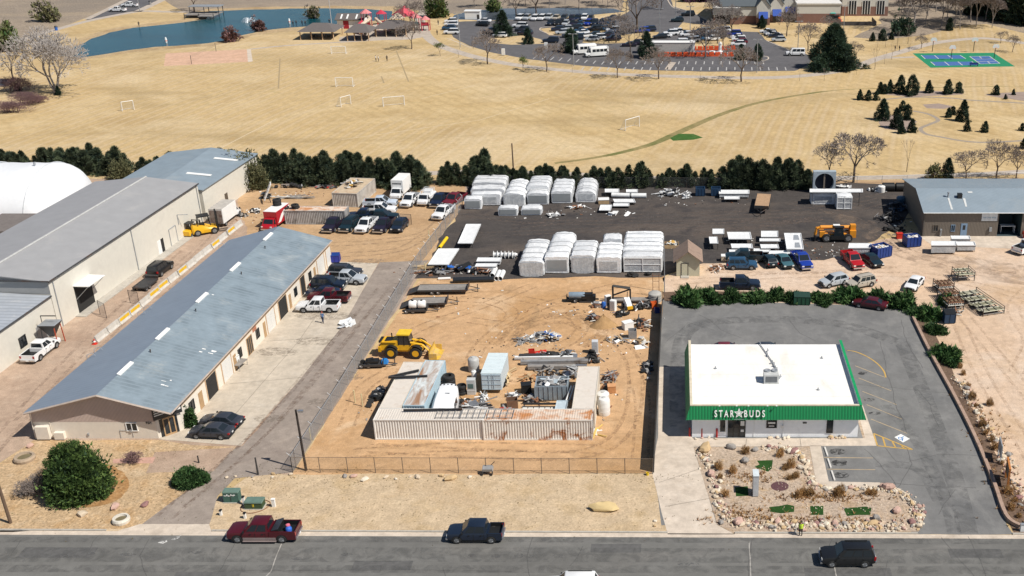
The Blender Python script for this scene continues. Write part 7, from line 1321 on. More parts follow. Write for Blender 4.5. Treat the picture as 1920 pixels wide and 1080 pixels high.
b.lathe([(.2,-1.9)]+[(r_,-1.9+k*.2+dz)for k in range(18)for r_,dz in((.28,0),(.62 if k%3==0 else .4,.05),(.28,.12))]+[(.2,1.9)],14,m);b.build('drum',WHITEM,wp_);b=MB();[b.bx(x-.06,x+.06,-.5,.5,0,.3)for x in(-1.4,0,1.4)];b.build('cradle',GALV,wp_)
# generic heap of scrap: pieces are parts of the heap
def heap(label,px,py,wx,wy,hh,n,mats,seed,name='scrap_pile',cat='scrap',long=1.0,kinds='bbtsp',grp=None,world=None):
 r=random.Random(seed);t=thing(name,label,cat,(*(world or G(px,py)),0),0,grp);long*=1.25;n=int(n*1.2)
 for i in range(n):
  k=r.choice(kinds);m=r.choice(mats);x,y=r.gauss(0,wx/3),r.gauss(0,wy/3);z=max(.03,hh*max(0,1-abs(x)/wx-abs(y)/wy)*r.uniform(.3,1));a=r.uniform(0,3.14);b=MB()
  if k=='b':b.box((x,y,z+.1),(r.uniform(.25,.8)*long,r.uniform(.2,.5),r.uniform(.12,.45)),a,top=r.uniform(.7,1),tilt=(r.uniform(-.4,.4),r.uniform(-.4,.4)));nm='block'
  elif k=='t':d=Vector((math.cos(a),math.sin(a),r.uniform(-.25,.35)))*r.uniform(.5,1.4)*long;b.tube(Vector((x,y,z+.1))-d*.5,Vector((x,y,z+.15))+d*.5,r.uniform(.03,.09),n=6);nm='bar'
  elif k=='s':b.box((x,y,z+.12),(r.uniform(.6,1.4)*long,r.uniform(.4,.9),.04),a,tilt=(r.uniform(-.5,.5),r.uniform(-.3,.3)));nm='sheet'
  elif k=='w':b.lathe([(.2,-.12),(.34,-.12),(.36,0),(.34,.12),(.2,.12)],14,Matrix.Translation((x,y,z+.2))@Matrix.Rotation(r.uniform(-.8,.8),4,'X'));m=RUBBER;nm='tyre'
  else:b.box((x,y,z+.06),(r.uniform(1.0,2.4)*long,r.uniform(.1,.25),.07),a if long<1.3 else r.gauss(0,.12),tilt=(0,r.uniform(-.15,.15)));nm='plank'
  b.build(nm,m,t)
 return t
blu=M('blue_plastic',(.02,.12,.45),.5);redp=M('red_plastic',(.55,.03,.015),.5);orp=M('orange_plastic',(.75,.14,.03),.5);tarp=M('pale_tarp',(.62,.6,.55),.7);gry=M('grey_scrap',(.3,.3,.3),.6,.2,col2=(.16,.13,.11))
SC=[DKSTEEL,DKSTEEL,gry,WOODG,RUST,WHITE,STEEL];DK=[DKSTEEL,BLACK,gry,RUST];WD=[WOOD,WOODG,WHITE,tarp,gry]
# ----- inside and around the container enclosure
def tyres(label,px,py,r,w_,n,lean=0.0,world=None,z0=0):
 t=thing('tyre_stack',label,'tyres',(*(world or G(px,py)),z0));rr=random.Random(int(px))
 for i in range(n):b=MB();b.lathe([(r*.5,0),(r*.9,0),(r,w_*.2),(r,w_*.8),(r*.9,w_),(r*.5,w_),(r*.55,w_*.5),(r*.5,0)],18,Matrix.Translation((rr.uniform(-.05,.05),rr.uniform(-.05,.05),i*w_*1.02)));b.f=[f for f in b.f if len(f)==4];b.build('tyre',RUBBER,t,smooth=35)
 return t
tyres('tall stack of four big black tyres beside the light blue container',843,731,.78,.5,4);tyres('short stack of black tyres right of the tall one',866,738,.6,.4,3);tyres('tall stack of black tyres on the grey container roof',0,0,.72,.42,4,world=(G(543,398)[0],G(560,421)[1]+1.2),z0=2.5);tyres('single black tyre lying on the grey container roof, left of two',1,0,.62,.36,1,world=(G(560,398)[0]-.2,G(560,421)[1]+1.1),z0=2.5);tyres('pair of black tyres lying on the grey container roof',2,0,.66,.36,2,world=(G(578,398)[0]-.3,G(560,421)[1]+1.3),z0=2.5)
def roofbeam(label,px,py,L,head,z,mat,w_=.25):
 x,y,_=P(px,py,z);o=MB().box((0,0,.12),(L,w_,.05)).box((0,0,.2),(L,.06,.16)).box((0,0,.28),(L,w_,.04)).build('steel_beam',mat,loc=(x,y,z),rz=R(head));tag(o,label,'beam')
roofbeam('dark steel beam slanting across the cream container roof, upper of two',758,703,3.6,28,2.62,DKSTEEL);roofbeam('dark steel beam lying almost level across the cream container roof',765,709,4.6,5,2.66,DKSTEEL);roofbeam('long thin dark beam along the back edge of the front container roof',812,771,6.6,2,2.62,DKSTEEL,.18)
for i,(x0,x1)in enumerate(((815,860),(862,908),(912,960))):
 a=P(x0,786,2.64);c=P(x1,786,2.64);w_=c[0]-a[0];o=MB()
 for k in range(5):o.bx(k*w_/4-.03,k*w_/4+.03,0,2.0,0,.07)
 for k in range(3):o.bx(0,w_,k*.98-.03+.03,k*.98+.06,.075,.13)
 q=o.build('steel_grid',gry,loc=(a[0],a[1]+.2,2.64));tag(q,['open steel grid panel on the front container roof, left of three','open steel grid panel at the joint of the two front containers','open steel grid panel on the rusty container roof'][i],'steel grid')
cb=thing('truck_cab','white rounded truck cab with dark side windows behind the front container','truck cab',(-26.6,111.2,0));cb.scale=(1.1,1.05,.84)
b=MB();secs=[]
for y,z,w_,zb_ in((-2.5,2.35,1.05,.5),(-2.3,2.75,1.15,.4),(-.8,3.15,1.2,.4),(1.6,3.5,1.12,.4),(2.3,3.35,1.0,.5),(2.5,2.9,.9,.6)):secs.append([(-w_*.95,y,zb_),(-w_,y,zb_+1.0),(-w_*.95,y,z-.5),(-w_*.72,y,z-.08),(0,y,z+.05),(w_*.72,y,z-.08),(w_*.95,y,z-.5),(w_,y,zb_+1.0),(w_*.95,y,zb_)])
b.loft(secs);b.build('shell',M('cab_white',(.80,.81,.82),.3,coat=.4,var=.03),cb,smooth=45)
for s in(1,-1):b=MB();b.hexa([(s*1.16-.04,-1.3,1.7),(s*1.16+.04,-1.3,1.7),(s*1.16+.04,.3,1.8),(s*1.16-.04,.3,1.8)],[(s*1.1-.04,-1.2,2.5),(s*1.12+.04,-1.2,2.5),(s*1.12+.04,.1,2.7),(s*1.1-.04,.1,2.7)]);b.build('side_window',GLASS,cb)
for i in range(5):b=MB();b.box((-.8+i*.4,1.9,3.47-abs(i-2)*.04),(.14,.2,.12));b.build('marker_lamp',BLACK,cb)
b=MB();b.box((.25,.1,3.34),(.5,.16,.04));b.build('roof_badge',GALV,cb);b=MB();b.bx(-.8,.8,-2.62,-2.48,1.2,1.9);b.build('windshield',GLASS,cb)
for s in(1,-1):
 for y in(-1.5,1.4):wheel(cb,s*.9,y,.5)
tr=thing('box_trailer','pale blue box trailer with ribbed double rear doors in the enclosure','trailer',(*G(923,738),0),R(-1))
lb=M('trailer_pale_blue',(.50,.58,.62),.5,var=.05);b=MB();b.bx(-1.2,1.2,0,5.4,.5,2.75);b.build('body',lb,tr);b=MB();[b.bx(-1.22,1.22,.05+k*.89,.1+k*.89,2.75,2.78)for k in range(7)];b.bx(-1.23,1.23,-.02,5.42,2.7,2.751);b.build('roof',M('trailer_roof',(.60,.68,.70),.5,var=.05),tr)
for s in(-1,1):
 b=MB();b.bx(min(s*.05,s*1.14),max(s*.05,s*1.14),-.06,-.003,.56,2.62);d_=b.build('door',lb,tr);b=MB();[b.bx(min(s*.05,s*1.14),max(s*.05,s*1.14),-.1,-.06,z,z+.07)for z in(.6,1.25,1.9,2.5)];b.tube((s*.3,-.09,.6),(s*.3,-.09,2.6),.03,n=5);b.build('door_bar',M('trailer_rib',(.36,.44,.5),.5),d_)
for s in(1,-1):
 for y in(1.6,2.6):wheel(tr,s*1.05,y,.36)
def tank(label,px,py,r,h,mat,lid=True,band=0,world=None,cat='tank',name='plastic_tank'):
 t=thing(name,label,cat,(*(world or G(px,py)),0));b=MB();b.lathe([(r*.96,0),(r,.08),(r,h*.86),(r*.82,h*.95),(r*.3,h),(.001,h)],18);b.build('shell',mat,t,smooth=40)
 if band:[MB().lathe([(r,z),(r*1.03,z+.03),(r,z+.08)],18).build('band',mat,t)for z in(h*.25,h*.5,h*.75)]
 if lid:MB().lathe([(r*.32,h*.97),(r*.32,h+.06),(.001,h+.08)],12).build('lid',M('lid_white',(.5,.5,.48),.5),t)
 return t
ptm=M('white_tank',(.70,.70,.68),.4,var=.05)
tank('pale ribbed plastic tank left of the pale blue box trailer',889,695,.7,1.9,M('grey_tank',(.42,.42,.41),.5),True,1);tank('small white drum left of the pale blue box trailer',889,708,.32,1.0,WHITE);tank('tall white plastic tank right of the cream right-hand container',1133,776,.7,2.2,ptm,True,1);tank('white plastic tank with wide lid behind the tall white one',1131,757,.75,1.6,ptm);tank('blue plastic barrel in the equipment row',1132,577,.3,.95,blu);tank('dark steel barrel beside the blue one',1143,580,.33,.95,DKSTEEL,False);tank('wide grey tub standing in the right of the equipment row',1228,565,.95,1.5,M('tub_grey',(.38,.37,.34),.6),False,1)
cbn=thing('cabinet','tall pale grey cabinet with small glass front left of the box trailer','cabinet',(*G(885,738),0));b=MB();b.bx(-.5,.5,-.35,.4,0,2.0);b.build('case',M('cabinet_grey',(.50,.51,.5),.5),cbn);MB().bx(-.34,.3,-.38,-.34,.9,1.5).build('window',M('green_glass',(.1,.16,.15),.2),cbn);MB().bx(-.52,.52,-.37,-.33,.6,.66).build('door',WHITEM,cbn)
heap('heap of bent pale metal channels in the middle of the enclosure',893,768,2.0,1.6,.9,26,[STEEL,WHITEM,gry,DKSTEEL,STEEL],11,long=1.3,kinds='ttspp');heap('small heap with red and white scraps beside the brown crate',948,771,1.0,1.2,.5,14,[redp,WHITE,DKSTEEL,gry],12)
def crate(label,px,py,L,W,h,head,mat,name='crate',world=None,z=0,cat='crate',lidm=None):
 t=thing(name,label,cat,(*(world or G(px,py)),z),R(head));e=.06;h2,k2=L/2,W/2;b=MB();b.bx(-h2,h2,-k2,-k2+e,.05,h);b.bx(-h2,h2,k2-e,k2,.05,h);b.bx(-h2,-h2+e,-k2+e,k2-e,.05,h);b.bx(h2-e,h2,-k2+e,k2-e,.05,h);b.bx(-h2+.01,h2-.01,-k2+.01,k2-.01,.02,.12);b.build('walls',mat,t)
 if lidm:MB().bx(-h2-.03,h2+.03,-k2-.03,k2+.03,h,h+.07).build('lid',lidm,t)
 else:MB().bx(-h2+e,h2-e,-k2+e,k2-e,.12,h*.55).build('contents',DKSTEEL,t)
 return t
crate('open brown cardboard-like crate in the enclosure',961,763,1.3,1.1,1.1,10,M('brown_crate',(.18,.1,.06),.8));crate('orange-brown box right of the cream container',1147,735,.95,.8,.9,8,M('orange_box',(.5,.24,.1),.8),lidm=M('orange_lid',(.58,.3,.14),.8));crate('black plastic bin left of the grey open container',987,735,1.2,1.0,1.1,12,BLACK,lidm=BLACK)
crate('white chest freezer on the sand near the privacy fence',1177,616,1.35,1.0,1.0,28,WHITE,'freezer',cat='freezer',lidm=WHITE);crate('grey wire crate below the white chest freezer',1186,633,1.1,1.0,1.2,5,gry);crate('pale wooden crate on the gravel left of the steel blue SUV',1360,489,1.3,1.0,.9,0,M('pale_crate',(.5,.42,.32),.8),lidm=WHITE);crate('wooden crate with white sheet at the right end of the back row',1132,381,1.9,1.4,.8,5,WOOD,lidm=WHITE);crate('grey dusty crate of white rags right of the framed wrapped unit',1259,463,2.4,1.8,.6,0,WOOD)
heap('heap of white and yellow rags on the wooden pallet behind the shed',1258,462,1.2,.9,1.1,20,[WHITE,tarp,M('yellow_rag',(.6,.38,.1),.8),WHITE],13,kinds='bbs')
heap('pale pallets leaning at the right side of the box trailer',951,712,.5,2.2,.7,10,[M('pallet_tan',(.55,.42,.24),.8),WOOD],14,kinds='pbs',name='pallet_heap')
rc=dumpster('grey-blue open steel container piled with sheet metal in the enclosure',1036,742,3.9,2.6,2.0,1,M('steel_container',(.24,.29,.33),.6,col2=(.16,.19,.22)),[gry,WHITEM,STEEL,DKSTEEL]);heap('corrugated sheets and boards on top of the grey-blue open container',1036,742,1.6,1.0,.25,12,[WHITEM,M('pale_blue_sheet',(.45,.52,.56),.5),gry],15,kinds='sssp',long=1.1).location.z=1.9
fr=thing('machine_bed','low steel frame with pale panels behind the rusty container','machine part',(-14.9,109.6,0));[MB().bx(-2.6,2.6,y-.07,y+.07,1.7,1.9).build('beam',DKSTEEL,fr)for y in(-.7,.2,1.0)]
for k in range(8):MB().bx(-2.55+k*.65,-2.0+k*.65,-.6,.12,1.78,1.84).build('panel',tarp,fr)
[MB().tube((x,y,0),(x,y,1.7),.06,n=5).build('leg',DKSTEEL,fr)for x in(-2.5,2.5)for y in(-.7,1.0)]
shell('pale blue sheet cover beside the steel frame in the enclosure',1040,1061,752,769,2.2,'sheet_cover',4,True,.8,M('pale_blue_sheet',(.45,.52,.56),.5))
for i in range(4):pipe(['pale long pipe leaning against the cream right-hand container, outermost','pale long pipe leaning second from the enclosure middle','thin grey pipe among those leaning on the right-hand container','white pipe nearest the cream right-hand container'][i],(1062+i*6,770),(1072+i*5.5,742),.11,[WHITE,tarp,gry,WHITE][i],1.3+.05*i)
for i,(px,py,L,hd,m_)in enumerate(((1020,671,7.5,1,WHITEM),(1070,676,7.4,1,WOODG),(1040,680,8.6,2,gry),(1045,687,7.5,359,STEEL),(1010,668,5,3,DKSTEEL),(1035,690,6,2,WOODG))):
 t=thing('beam_bundle',['white long beam at the top of the lumber stack','weathered wide beam at the right of the lumber stack','long grey beam in the middle of the lumber stack','silver channel at the front of the lumber stack','dark thin beam at the back of the lumber stack','weathered board just behind the open container'][i],'beam',(*G(px,py+3),0),R(hd));MB().bx(-L/2,L/2,-.3,.3,.32+.1*(i%3),.42+.1*(i%3)).bx(-L/2,L/2,-.3,-.24,.2,.5).build('web',m_,t);[MB().bx(x-.1,x+.1,-.4,.4,0,.3).build('bearer',WOODG,t)for x in(-L*.35,L*.35)]
heap('rubble of red plastic, cans and dark parts behind the lumber stack',1030,668,3.6,.8,.6,22,[redp,DKSTEEL,WHITE,gry,BLACK,RUST],16,kinds='bbtw');crate('bright red crate at the left of the lumber stack',997,666,.8,.7,.8,10,redp);heap('red plastic fencing roll beside the bright red crate',1014,665,.9,.4,.3,8,[redp],17,kinds='bs')
heap('dark heap of car parts around the white fridge',1110,676,1.4,1.3,1.3,30,[BLACK,DKSTEEL,gry,WHITE,RUST],18,kinds='bbtww');fg=thing('fridge','pale grey fridge standing upright in the dark heap of car parts','fridge',(*G(1116,662),0));MB().bx(-.4,.4,-.35,.35,0,1.8).build('case',M('fridge',(.56,.58,.6),.4),fg);MB().bx(-.38,.38,-.39,-.355,.05,1.15).bx(-.38,.38,-.39,-.355,1.2,1.76).build('door',M('fridge_d',(.5,.52,.54),.4),fg)
heap('grey metal heap in the middle of the lumber stack',1062,670,1.6,.8,1.0,20,[STEEL,gry,WHITE,DKSTEEL],19)
heap('low rubble heap of tarps, boards and netting on the sand',1018,636,2.6,1.4,1.1,60,[tarp,WHITE,WOOD,gry,BLACK,WOODG,blu],20,kinds='bsspt');heap('pale plaster rubble at the right of the rubble heap',1040,632,1.0,.7,.4,16,[tarp,M('plaster',(.6,.52,.4),.9)],21,kinds='bb')
def mound(label,px,py,rx,ry,h,mat,seed):
 r=random.Random(seed);b=MB();n=22;rings=[]
 for j in range(7):
  u=j/6;rings.append([(rx*u*math.cos(a)*(1+.15*math.sin(3*a+seed))+r.uniform(-.06,.06),ry*u*math.sin(a)*(1+.12*math.sin(2*a))+r.uniform(-.06,.06),max(0,h*(1-u)**1.1+r.uniform(-.05,.05)*(j<6)))for a in[2*math.pi*k/n for k in range(n)]])
 b.loft(rings,cap=False);o=b.build('sand_mound',mat,loc=(*G(px,py),-.01),smooth=60);return tag(o,label,'mound')
mound('conical mound of brown sand beside the buried machine',1132,609,1.9,1.6,1.6,M('mound_sand',(.36,.22,.1),.95,bmp=.5,var=.2),3);heap('rusty dark machine parts half buried left of the sand mound',1112,600,1.2,1.3,1.2,16,[DKSTEEL,RUST,gry,tarp],22,kinds='bts')
for i,(px,py,wx,wy,hh,n,mats,k,lb)in enumerate(((868,762,1.4,1.2,.8,20,DK+[WHITE],'tbw','dark parts and rims between the truck cab and the metal channels'),(960,745,1.2,.8,.5,14,[gry,STEEL,WHITE],'tbs','bright metal scraps right of the box trailer doors'),(1000,752,1.6,.9,.9,22,[DKSTEEL,RUST,gry,WOODG],'tbp','rusty frames and slats left of the steel frame'),(1072,708,1.2,.8,2.0,18,[STEEL,gry,WHITEM],'tsb','bent roofing sheets between the open container and the cream one'),(1030,702,2.4,.8,.9,26,[WOODG,gry,WOOD,DKSTEEL],'pbt','timber and pipes heaped behind the open steel container'),(905,748,1.2,.6,.5,12,[WHITEM,STEEL],'tp','white tubes in front of the tall grey cabinet'),(1165,590,1.4,.8,.6,18,[BLACK,gry,WOOD,blu],'btw','oily parts and drums below the small loader'),(1120,575,1.0,.8,.8,14,[tarp,gry,RUST],'bs','pale sacks and rusty parts left of the blue barrel'),(1160,640,1.8,1.2,.5,20,[WOOD,WHITE,gry,BLACK],'bpt','boards and appliances scattered below the white chest freezer'),(1205,610,.8,2.0,.7,20,[WOODG,BLACK,tarp,RUST],'bps','planks and bags lying against the privacy fence'),(980,640,1.2,.7,.4,12,[WOODG,gry],'pt','loose poles left of the rubble heap'))):heap(lb,px,py,wx,wy,hh,n,mats,120+i,kinds=k)
# equipment row along the top of the sand yard
wt=thing('water_tank_trailer','blue-grey tank on a black frame at the left of the equipment row','trailer',(*G(1082,565),0));MB().lathe([(.001,-1.2),(.45,-1.15),(.5,-1.0),(.5,1.0),(.45,1.15),(.001,1.2)],14,Matrix.Translation((0,0,.95))@Matrix.Rotation(math.pi/2,4,'Y')).build('tank',M('tank_bluegrey',(.2,.26,.32),.4),wt,smooth=40);MB().bx(-1.5,1.4,-.5,.5,.35,.5).bx(-1.5,-1.4,-.5,.5,.3,1.0).build('frame',BLACK,wt);[wheel(wt,-.2,s*.6,.33)for s in(1,-1)]
en=thing('engine_set','black engine set on skids next to the blue-grey tank','engine',(*G(1104,565),0));MB().bx(-1.0,1.0,-.5,.5,.25,1.0).bx(-.8,.6,-.4,.4,1.0,1.3).build('housing',BLACK,en);MB().tube((.5,0,1.2),(.5,0,1.8),.06).bx(-1.3,1.4,-.6,-.5,0,.25).bx(-1.3,1.4,.5,.6,0,.25).build('skid',DKSTEEL,en)
gn=thing('gooseneck_hitch','black angular gooseneck frame standing above the equipment row','hitch',(*G(1165,568),0));b=MB()
for p,q in(((-1.2,0,.3),(-1.2,0,2.6)),((-1.2,0,2.6),(1.3,0,2.2)),((1.3,0,2.2),(1.3,0,.6)),((-1.2,0,1.2),(1.2,0,2.1)),((-1.2,.6,.3),(-1.2,.6,2.5)),((-1.2,.6,2.5),(1.3,.6,2.15))):b.tube(p,q,.12,n=4)
b.build('neck',BLACK,gn);MB().bx(-1.4,4.8,-.4,.7,.45,.6).build('bed',WOODG,gn);[wheel(gn,4,s,.35)for s in(-.5,.8)]
for i,(px,py,hd)in enumerate(((1140,573,30),(1150,582,-25))):t=thing('fridge',['white fridge tipped open behind the blue barrel','white appliance door leaning beside the open fridge'][i],'fridge',(*G(px,py),0),R(hd));MB().bx(-.4,.4,-.3,.3,0,1.6).build('case',WHITE,t);MB().bx(-.36,.36,-.34,-.3,.1,1.5).build('door',BLACK if i==0 else WHITEM,t)
sk=thing('mini_loader','small white and yellow loader with black tyres in the equipment row','loader',(*G(1178,580),0),R(-70));MB().hexa([(-.9,-.5,.5),(.9,-.45,.45),(.9,.45,.45),(-.9,.5,.5)],[(-.7,-.4,1.6),(.5,-.35,1.0),(.5,.35,1.0),(-.7,.4,1.6)]).build('body',WHITE,sk);MB().bx(.7,1.0,-.4,.4,.4,.8).build('nose',YELLOW,sk);MB().tube((-.5,0,1.4),(-1.2,.3,2.2),.05).build('lever',BLACK,sk);[wheel(sk,x,s*.6,.4,.3)for x in(-.6,.6)for s in(1,-1)]
heap('jumble of dark engine parts right of the small loader',1205,578,1.7,.9,.9,24,[BLACK,DKSTEEL,gry,RUST,WHITE],23,kinds='bbtw');crate('orange-red plastic bin in front of the wide grey tub',1226,577,.8,.7,.9,20,orp);crate('dark blue plastic bin beside the orange one',1232,586,.7,.6,.7,10,dblue)
heap('tipped cart and boards near the privacy fence',1196,606,1.3,.9,.7,14,[WOOD,DKSTEEL,RUST],24,kinds='tpb');heap('pale furniture scraps along the privacy fence',1202,645,1.0,1.4,.8,26,[tarp,WHITE,BLACK,WOOD,gry],25,kinds='bbs');heap('low black plastic pieces lying along the privacy fence',1215,690,.5,3.2,.4,16,[BLACK,DKSTEEL,gry],26,kinds='bbs')
heap('wire carts and shopping baskets right of the cream container',1145,712,.9,1.7,1.3,36,[gry,STEEL,RUST,gry],27,kinds='tttb');heap('rusty wheels and pump parts right of the cream container',1141,730,.8,.9,.6,14,[RUST,DKSTEEL,BLACK],28,kinds='bwt')
heap('rusty and black panels leaning on the left side of the cream container',708,745,.6,2.4,.9,26,[BLACK,DKSTEEL,gry,RUST,BLACK],29,kinds='bsbw');heap('brown timber pieces behind the left end of the open container',990,712,.8,1.2,.9,14,[WOOD,M('orange_wood',(.42,.2,.08),.8)],30,kinds='pb');heap('yellow boards on the sand right of the rusty container',1116,812,.4,1.2,.1,7,[M('yellow_board',(.58,.42,.12),.8),WHITE],31,kinds='p')
# dark scrap along the bottom of the gravel yard, under the windbreak, beside the warehouse
for i,(px,py,wx,wy,hh,n,mats,k,lg,lb)in enumerate(((815,512,3.6,1.4,.8,26,DK,'ptb',1.7,'black steel lengths stacked by the wire fence at the gravel edge'),(800,503,2.4,.7,.4,9,[WOOD,M('tan_board',(.55,.42,.25),.8)],'p',1.3,'tan boards on top of the black steel lengths'),(868,507,3.6,1.6,1.0,26,DK+[blu],'tsb',1.6,'dark frames and trusses between the wire fence and the front row'),(905,512,3.0,1.0,.9,16,DK+[WHITE],'tsb',1.4,'dark frames beneath the white cover at the gravel edge'),(1185,518,1.2,.5,.4,9,[BLACK],'w',1,'black tyres dropped at the foot of the framed wrapped unit'),(1215,516,.8,.4,.2,5,[BLACK],'wb',1,'black rubber scraps below the wide wrapped units'),(1258,366,3.0,1.6,1.5,40,[WHITEM,WHITEM,gry,BLACK],'tttb',1.3,'tangle of white truck racks under the windbreak'),(1288,372,.9,1.0,1.5,14,[WHITEM],'ttt',1,'white upright rack right of the rack tangle'),(1040,405,2.0,.8,.4,12,[WHITE,WHITEM,gry],'ts',1,'white bumper pieces before the back row of wrapped units'),(1085,390,2.4,.6,.6,10,[WHITE,WHITEM,RUST],'tsb',1,'crumpled white sheeting at the foot of the barrel-topped unit'),(1150,402,1.8,.7,.4,12,[WHITE,WHITEM],'ts',1,'white mudguards lying in front of the bright white panel'),(1680,392,2.8,2.4,2.0,60,[BLACK,DKSTEEL,gry,M('blue_dark',(.03,.07,.12),.5)],'bts',1.3,'dark scrap heap beside the left wall of the taupe warehouse, upper'),(1668,412,3.0,2.4,1.6,70,[BLACK,DKSTEEL,gry],'ttbw',1.3,'dark tangle of frames beside the left wall of the taupe warehouse, middle'),(1678,432,2.4,1.0,.8,22,[BLACK,DKSTEEL,M('slate',(.12,.15,.18),.5)],'bw',1,'row of dark engine blocks below the dark tangle'),(1700,440,2.2,.8,.3,12,[WOODG,DKSTEEL],'p',1.3,'weathered timbers behind the blue open dumpster'),(1345,505,1.3,1.0,1.0,34,[M('pale_wood',(.5,.36,.26),.85),WHITE,WOODG,RUST],'ppb',.9,'jagged pile of scrap wood beside the pale green shed'),(1580,352,2.0,.6,.5,6,[WHITE],'sb',1,'white sheets behind the long white roof panel'),(1640,358,1.6,.8,.9,12,[WHITE,gry,BLACK],'bs',1,'white and dark parts right of the long white roof panel'),(545,352,4.2,1.0,.8,24,[DKSTEEL,gry,WOODG,BLACK],'bwt',1.3,'dark junk along the windbreak behind the scrap yard'),(610,352,3.0,.8,.6,16,[DKSTEEL,gry,WOODG,redp],'bps',1.2,'rails and boards along the windbreak behind the container'),(548,372,3.4,.9,.6,10,[WOODG,gry,tarp],'p',1.9,'long grey boards stacked in the scrap yard'),(478,398,1.6,1.6,.5,20,[WHITE,gry,BLACK,tarp],'bbw',.9,'white and black rubbish between the box truck and the scrap loader'),(455,405,1.6,1.0,.5,14,[DKSTEEL,BLACK,WOODG],'bt',1,'dark rubbish behind the white box truck'),(640,362,.8,1.6,1.0,16,[WOOD,BLACK,blu,RUST],'bw',1,'jumble of tyres and timber left of the short grey container'),(500,372,1.3,1.0,1.7,20,[BLACK,DKSTEEL,M('bluegrey',(.12,.16,.2),.5)],'bts',1,'dark broken machine below the white rack'))):heap(lb,px,py,wx,wy,hh,n,mats,50+i,kinds=k,long=lg)
h_=heap('boards, tarps and a dark roll on top of the short grey container',0,0,1.8,3.0,.7,20,[WHITE,tarp,WOOD,DKSTEEL,M('yellow_rag',(.6,.38,.1),.8)],90,kinds='spbp',long=1.2,world=(G(655,388)[0]-.3,G(655,388)[1]+5));h_.location.z=2.6
rk=thing('steel_rack','white steel ladder-like rack leaning in the scrap yard','rack',(*G(508,380),0),R(20));b=MB()
for s in(-1,1):b.tube((-1.0,s*.9,.8),(.4,s*.9,3.6),.1,n=4)
for k in range(5):b.tube((-1.0+.35*k,-.9,.8+.7*k),(-1.0+.35*k,.9,.8+.7*k),.1,n=4)
b.build('frame',WHITE,rk);MB().tube((0,0,0),(-.4,0,2.0),.08).build('prop',DKSTEEL,rk)
MBt=tank('dark blue tank beside the left wall of the taupe warehouse',1689,384,.9,1.6,M('tank_blue',(.07,.15,.22),.4),False);rt=crate('bright red tool chest beside the blue open dumpster',1686,447,1.0,.7,.9,5,redp,lidm=redp)
fan=thing('fan_housing','pale blue-grey square housing with a big round dark opening under the windbreak','fan housing',(*G(1544,361),0));b=MB();n=28;R1_=1.75;sq=[(-2.1,0),(2.1,0),(2.1,4.2),(-2.1,4.2)]
ring=[(R1_*math.cos(2*math.pi*k/n),2.1+R1_*math.sin(2*math.pi*k/n))for k in range(n)]
outr=[(max(-2.1,min(2.1,3.2*math.cos(2*math.pi*k/n))),2.1+max(-2.1,min(2.1,3.2*math.sin(2*math.pi*k/n))))for k in range(n)]
b.add([(x,-.5,z)for x,z in outr]+[(x,-.5,z)for x,z in ring],[(k,(k+1)%n,n+(k+1)%n,n+k)for k in range(n)]);b.add([(x,-.5,z)for x,z in ring]+[(x,.5,z)for x,z in ring],[(k,(k+1)%n,n+(k+1)%n,n+k)for k in range(n)]);b.add([(x,-.5,z)for x,z in sq]+[(x,.5,z)for x,z in sq],[(0,1,5,4),(1,2,6,5),(2,3,7,6),(3,0,4,7)]);b.build('housing',M('housing_blue',(.36,.42,.47),.5),fan)
MB().add([(x,.45,z)for x,z in ring],[tuple(range(n))]).build('back',M('navy_dark',(.012,.018,.035),.6),fan);MB().bx(-.14,.14,-.3,-.1,.36,3.84).build('strut',M('strut',(.2,.17,.14),.6),fan)
for i,(px,py)in enumerate(((1665,358),(1690,358))):pipe(['black plastic tank lying behind the warehouse corner, left','black plastic tank lying behind the warehouse corner, right'][i],(px-11,py),(px+11,py),.8,BLACK,name='black_tank',cat='tank')
wtk=tank('white plastic tank right of the long white roof panel',1652,360,.7,1.3,WHITE)
# scaffold-like steel frames at the right
def grid_frame(label,px,py,L,W,z,head,mat,nx,ny,layers,leg=True):
 t=thing('scaffold_stack',label,'scaffold',(*G(px,py),0),R(head))
 for k in range(layers):
  b=MB();zz=z+k*.42
  for i in range(nx+1):b.tube((-L/2+L*i/nx,-W/2,zz),(-L/2+L*i/nx,W/2,zz),.07,n=4)
  for j in range(ny+1):b.tube((-L/2,-W/2+W*j/ny,zz+.08),(L/2,-W/2+W*j/ny,zz+.08),.08,n=4)
  b.build('grid',mat[k%len(mat)],t)
  b=MB()
  for i in range(nx):
   if(i+k)%2:b.bx(-L/2+L*i/nx+.1,-L/2+L*(i+1)/nx-.1,-W/2+.1,W/2-.1,zz-.06,zz-.02)
  if b.f:b.build('deck_board',fgd,t)
 for x in(-L/2,L/2):
  for y in(-W/2,W/2):MB().tube((x,y,0),(x,y,z+layers*.42),.07,n=4).build('leg',DKSTEEL,t)
 for s in(-1,1):MB().tube((-L/2,s*W/2,z+layers*.42),(L/2,s*W/2,z+layers*.42),.05,n=4).build('rail',DKSTEEL,t)
 return t
fgd=M('deck_olive',(.2,.19,.12),.8,var=.3,col2=(.4,.38,.3));fgm=M('frame_pale',(.48,.47,.43),.6,col2=(.3,.27,.22));fgy=M('frame_olive',(.42,.41,.30),.6,col2=(.25,.24,.2))
grid_frame('long low frame of pale and olive steel grids at the right of the dirt lot',1836,572,7.2,3.4,.25,108,[DKSTEEL,fgy],7,3,2);grid_frame('small olive steel grid table above the long frame',1805,522,2.4,2.6,.7,100,[DKSTEEL,fgy],3,3,2)
for i in range(3):grid_frame(['stack of rusty white steel racks beside the juniper corner, lowest','stack of rusty white steel racks beside the juniper corner, middle','stack of rusty white steel racks beside the juniper corner, farthest'][i],1786-i*9,576-i*16,2.0,2.4,.3,100,[DKSTEEL,fgm,RUST],4,4,3)
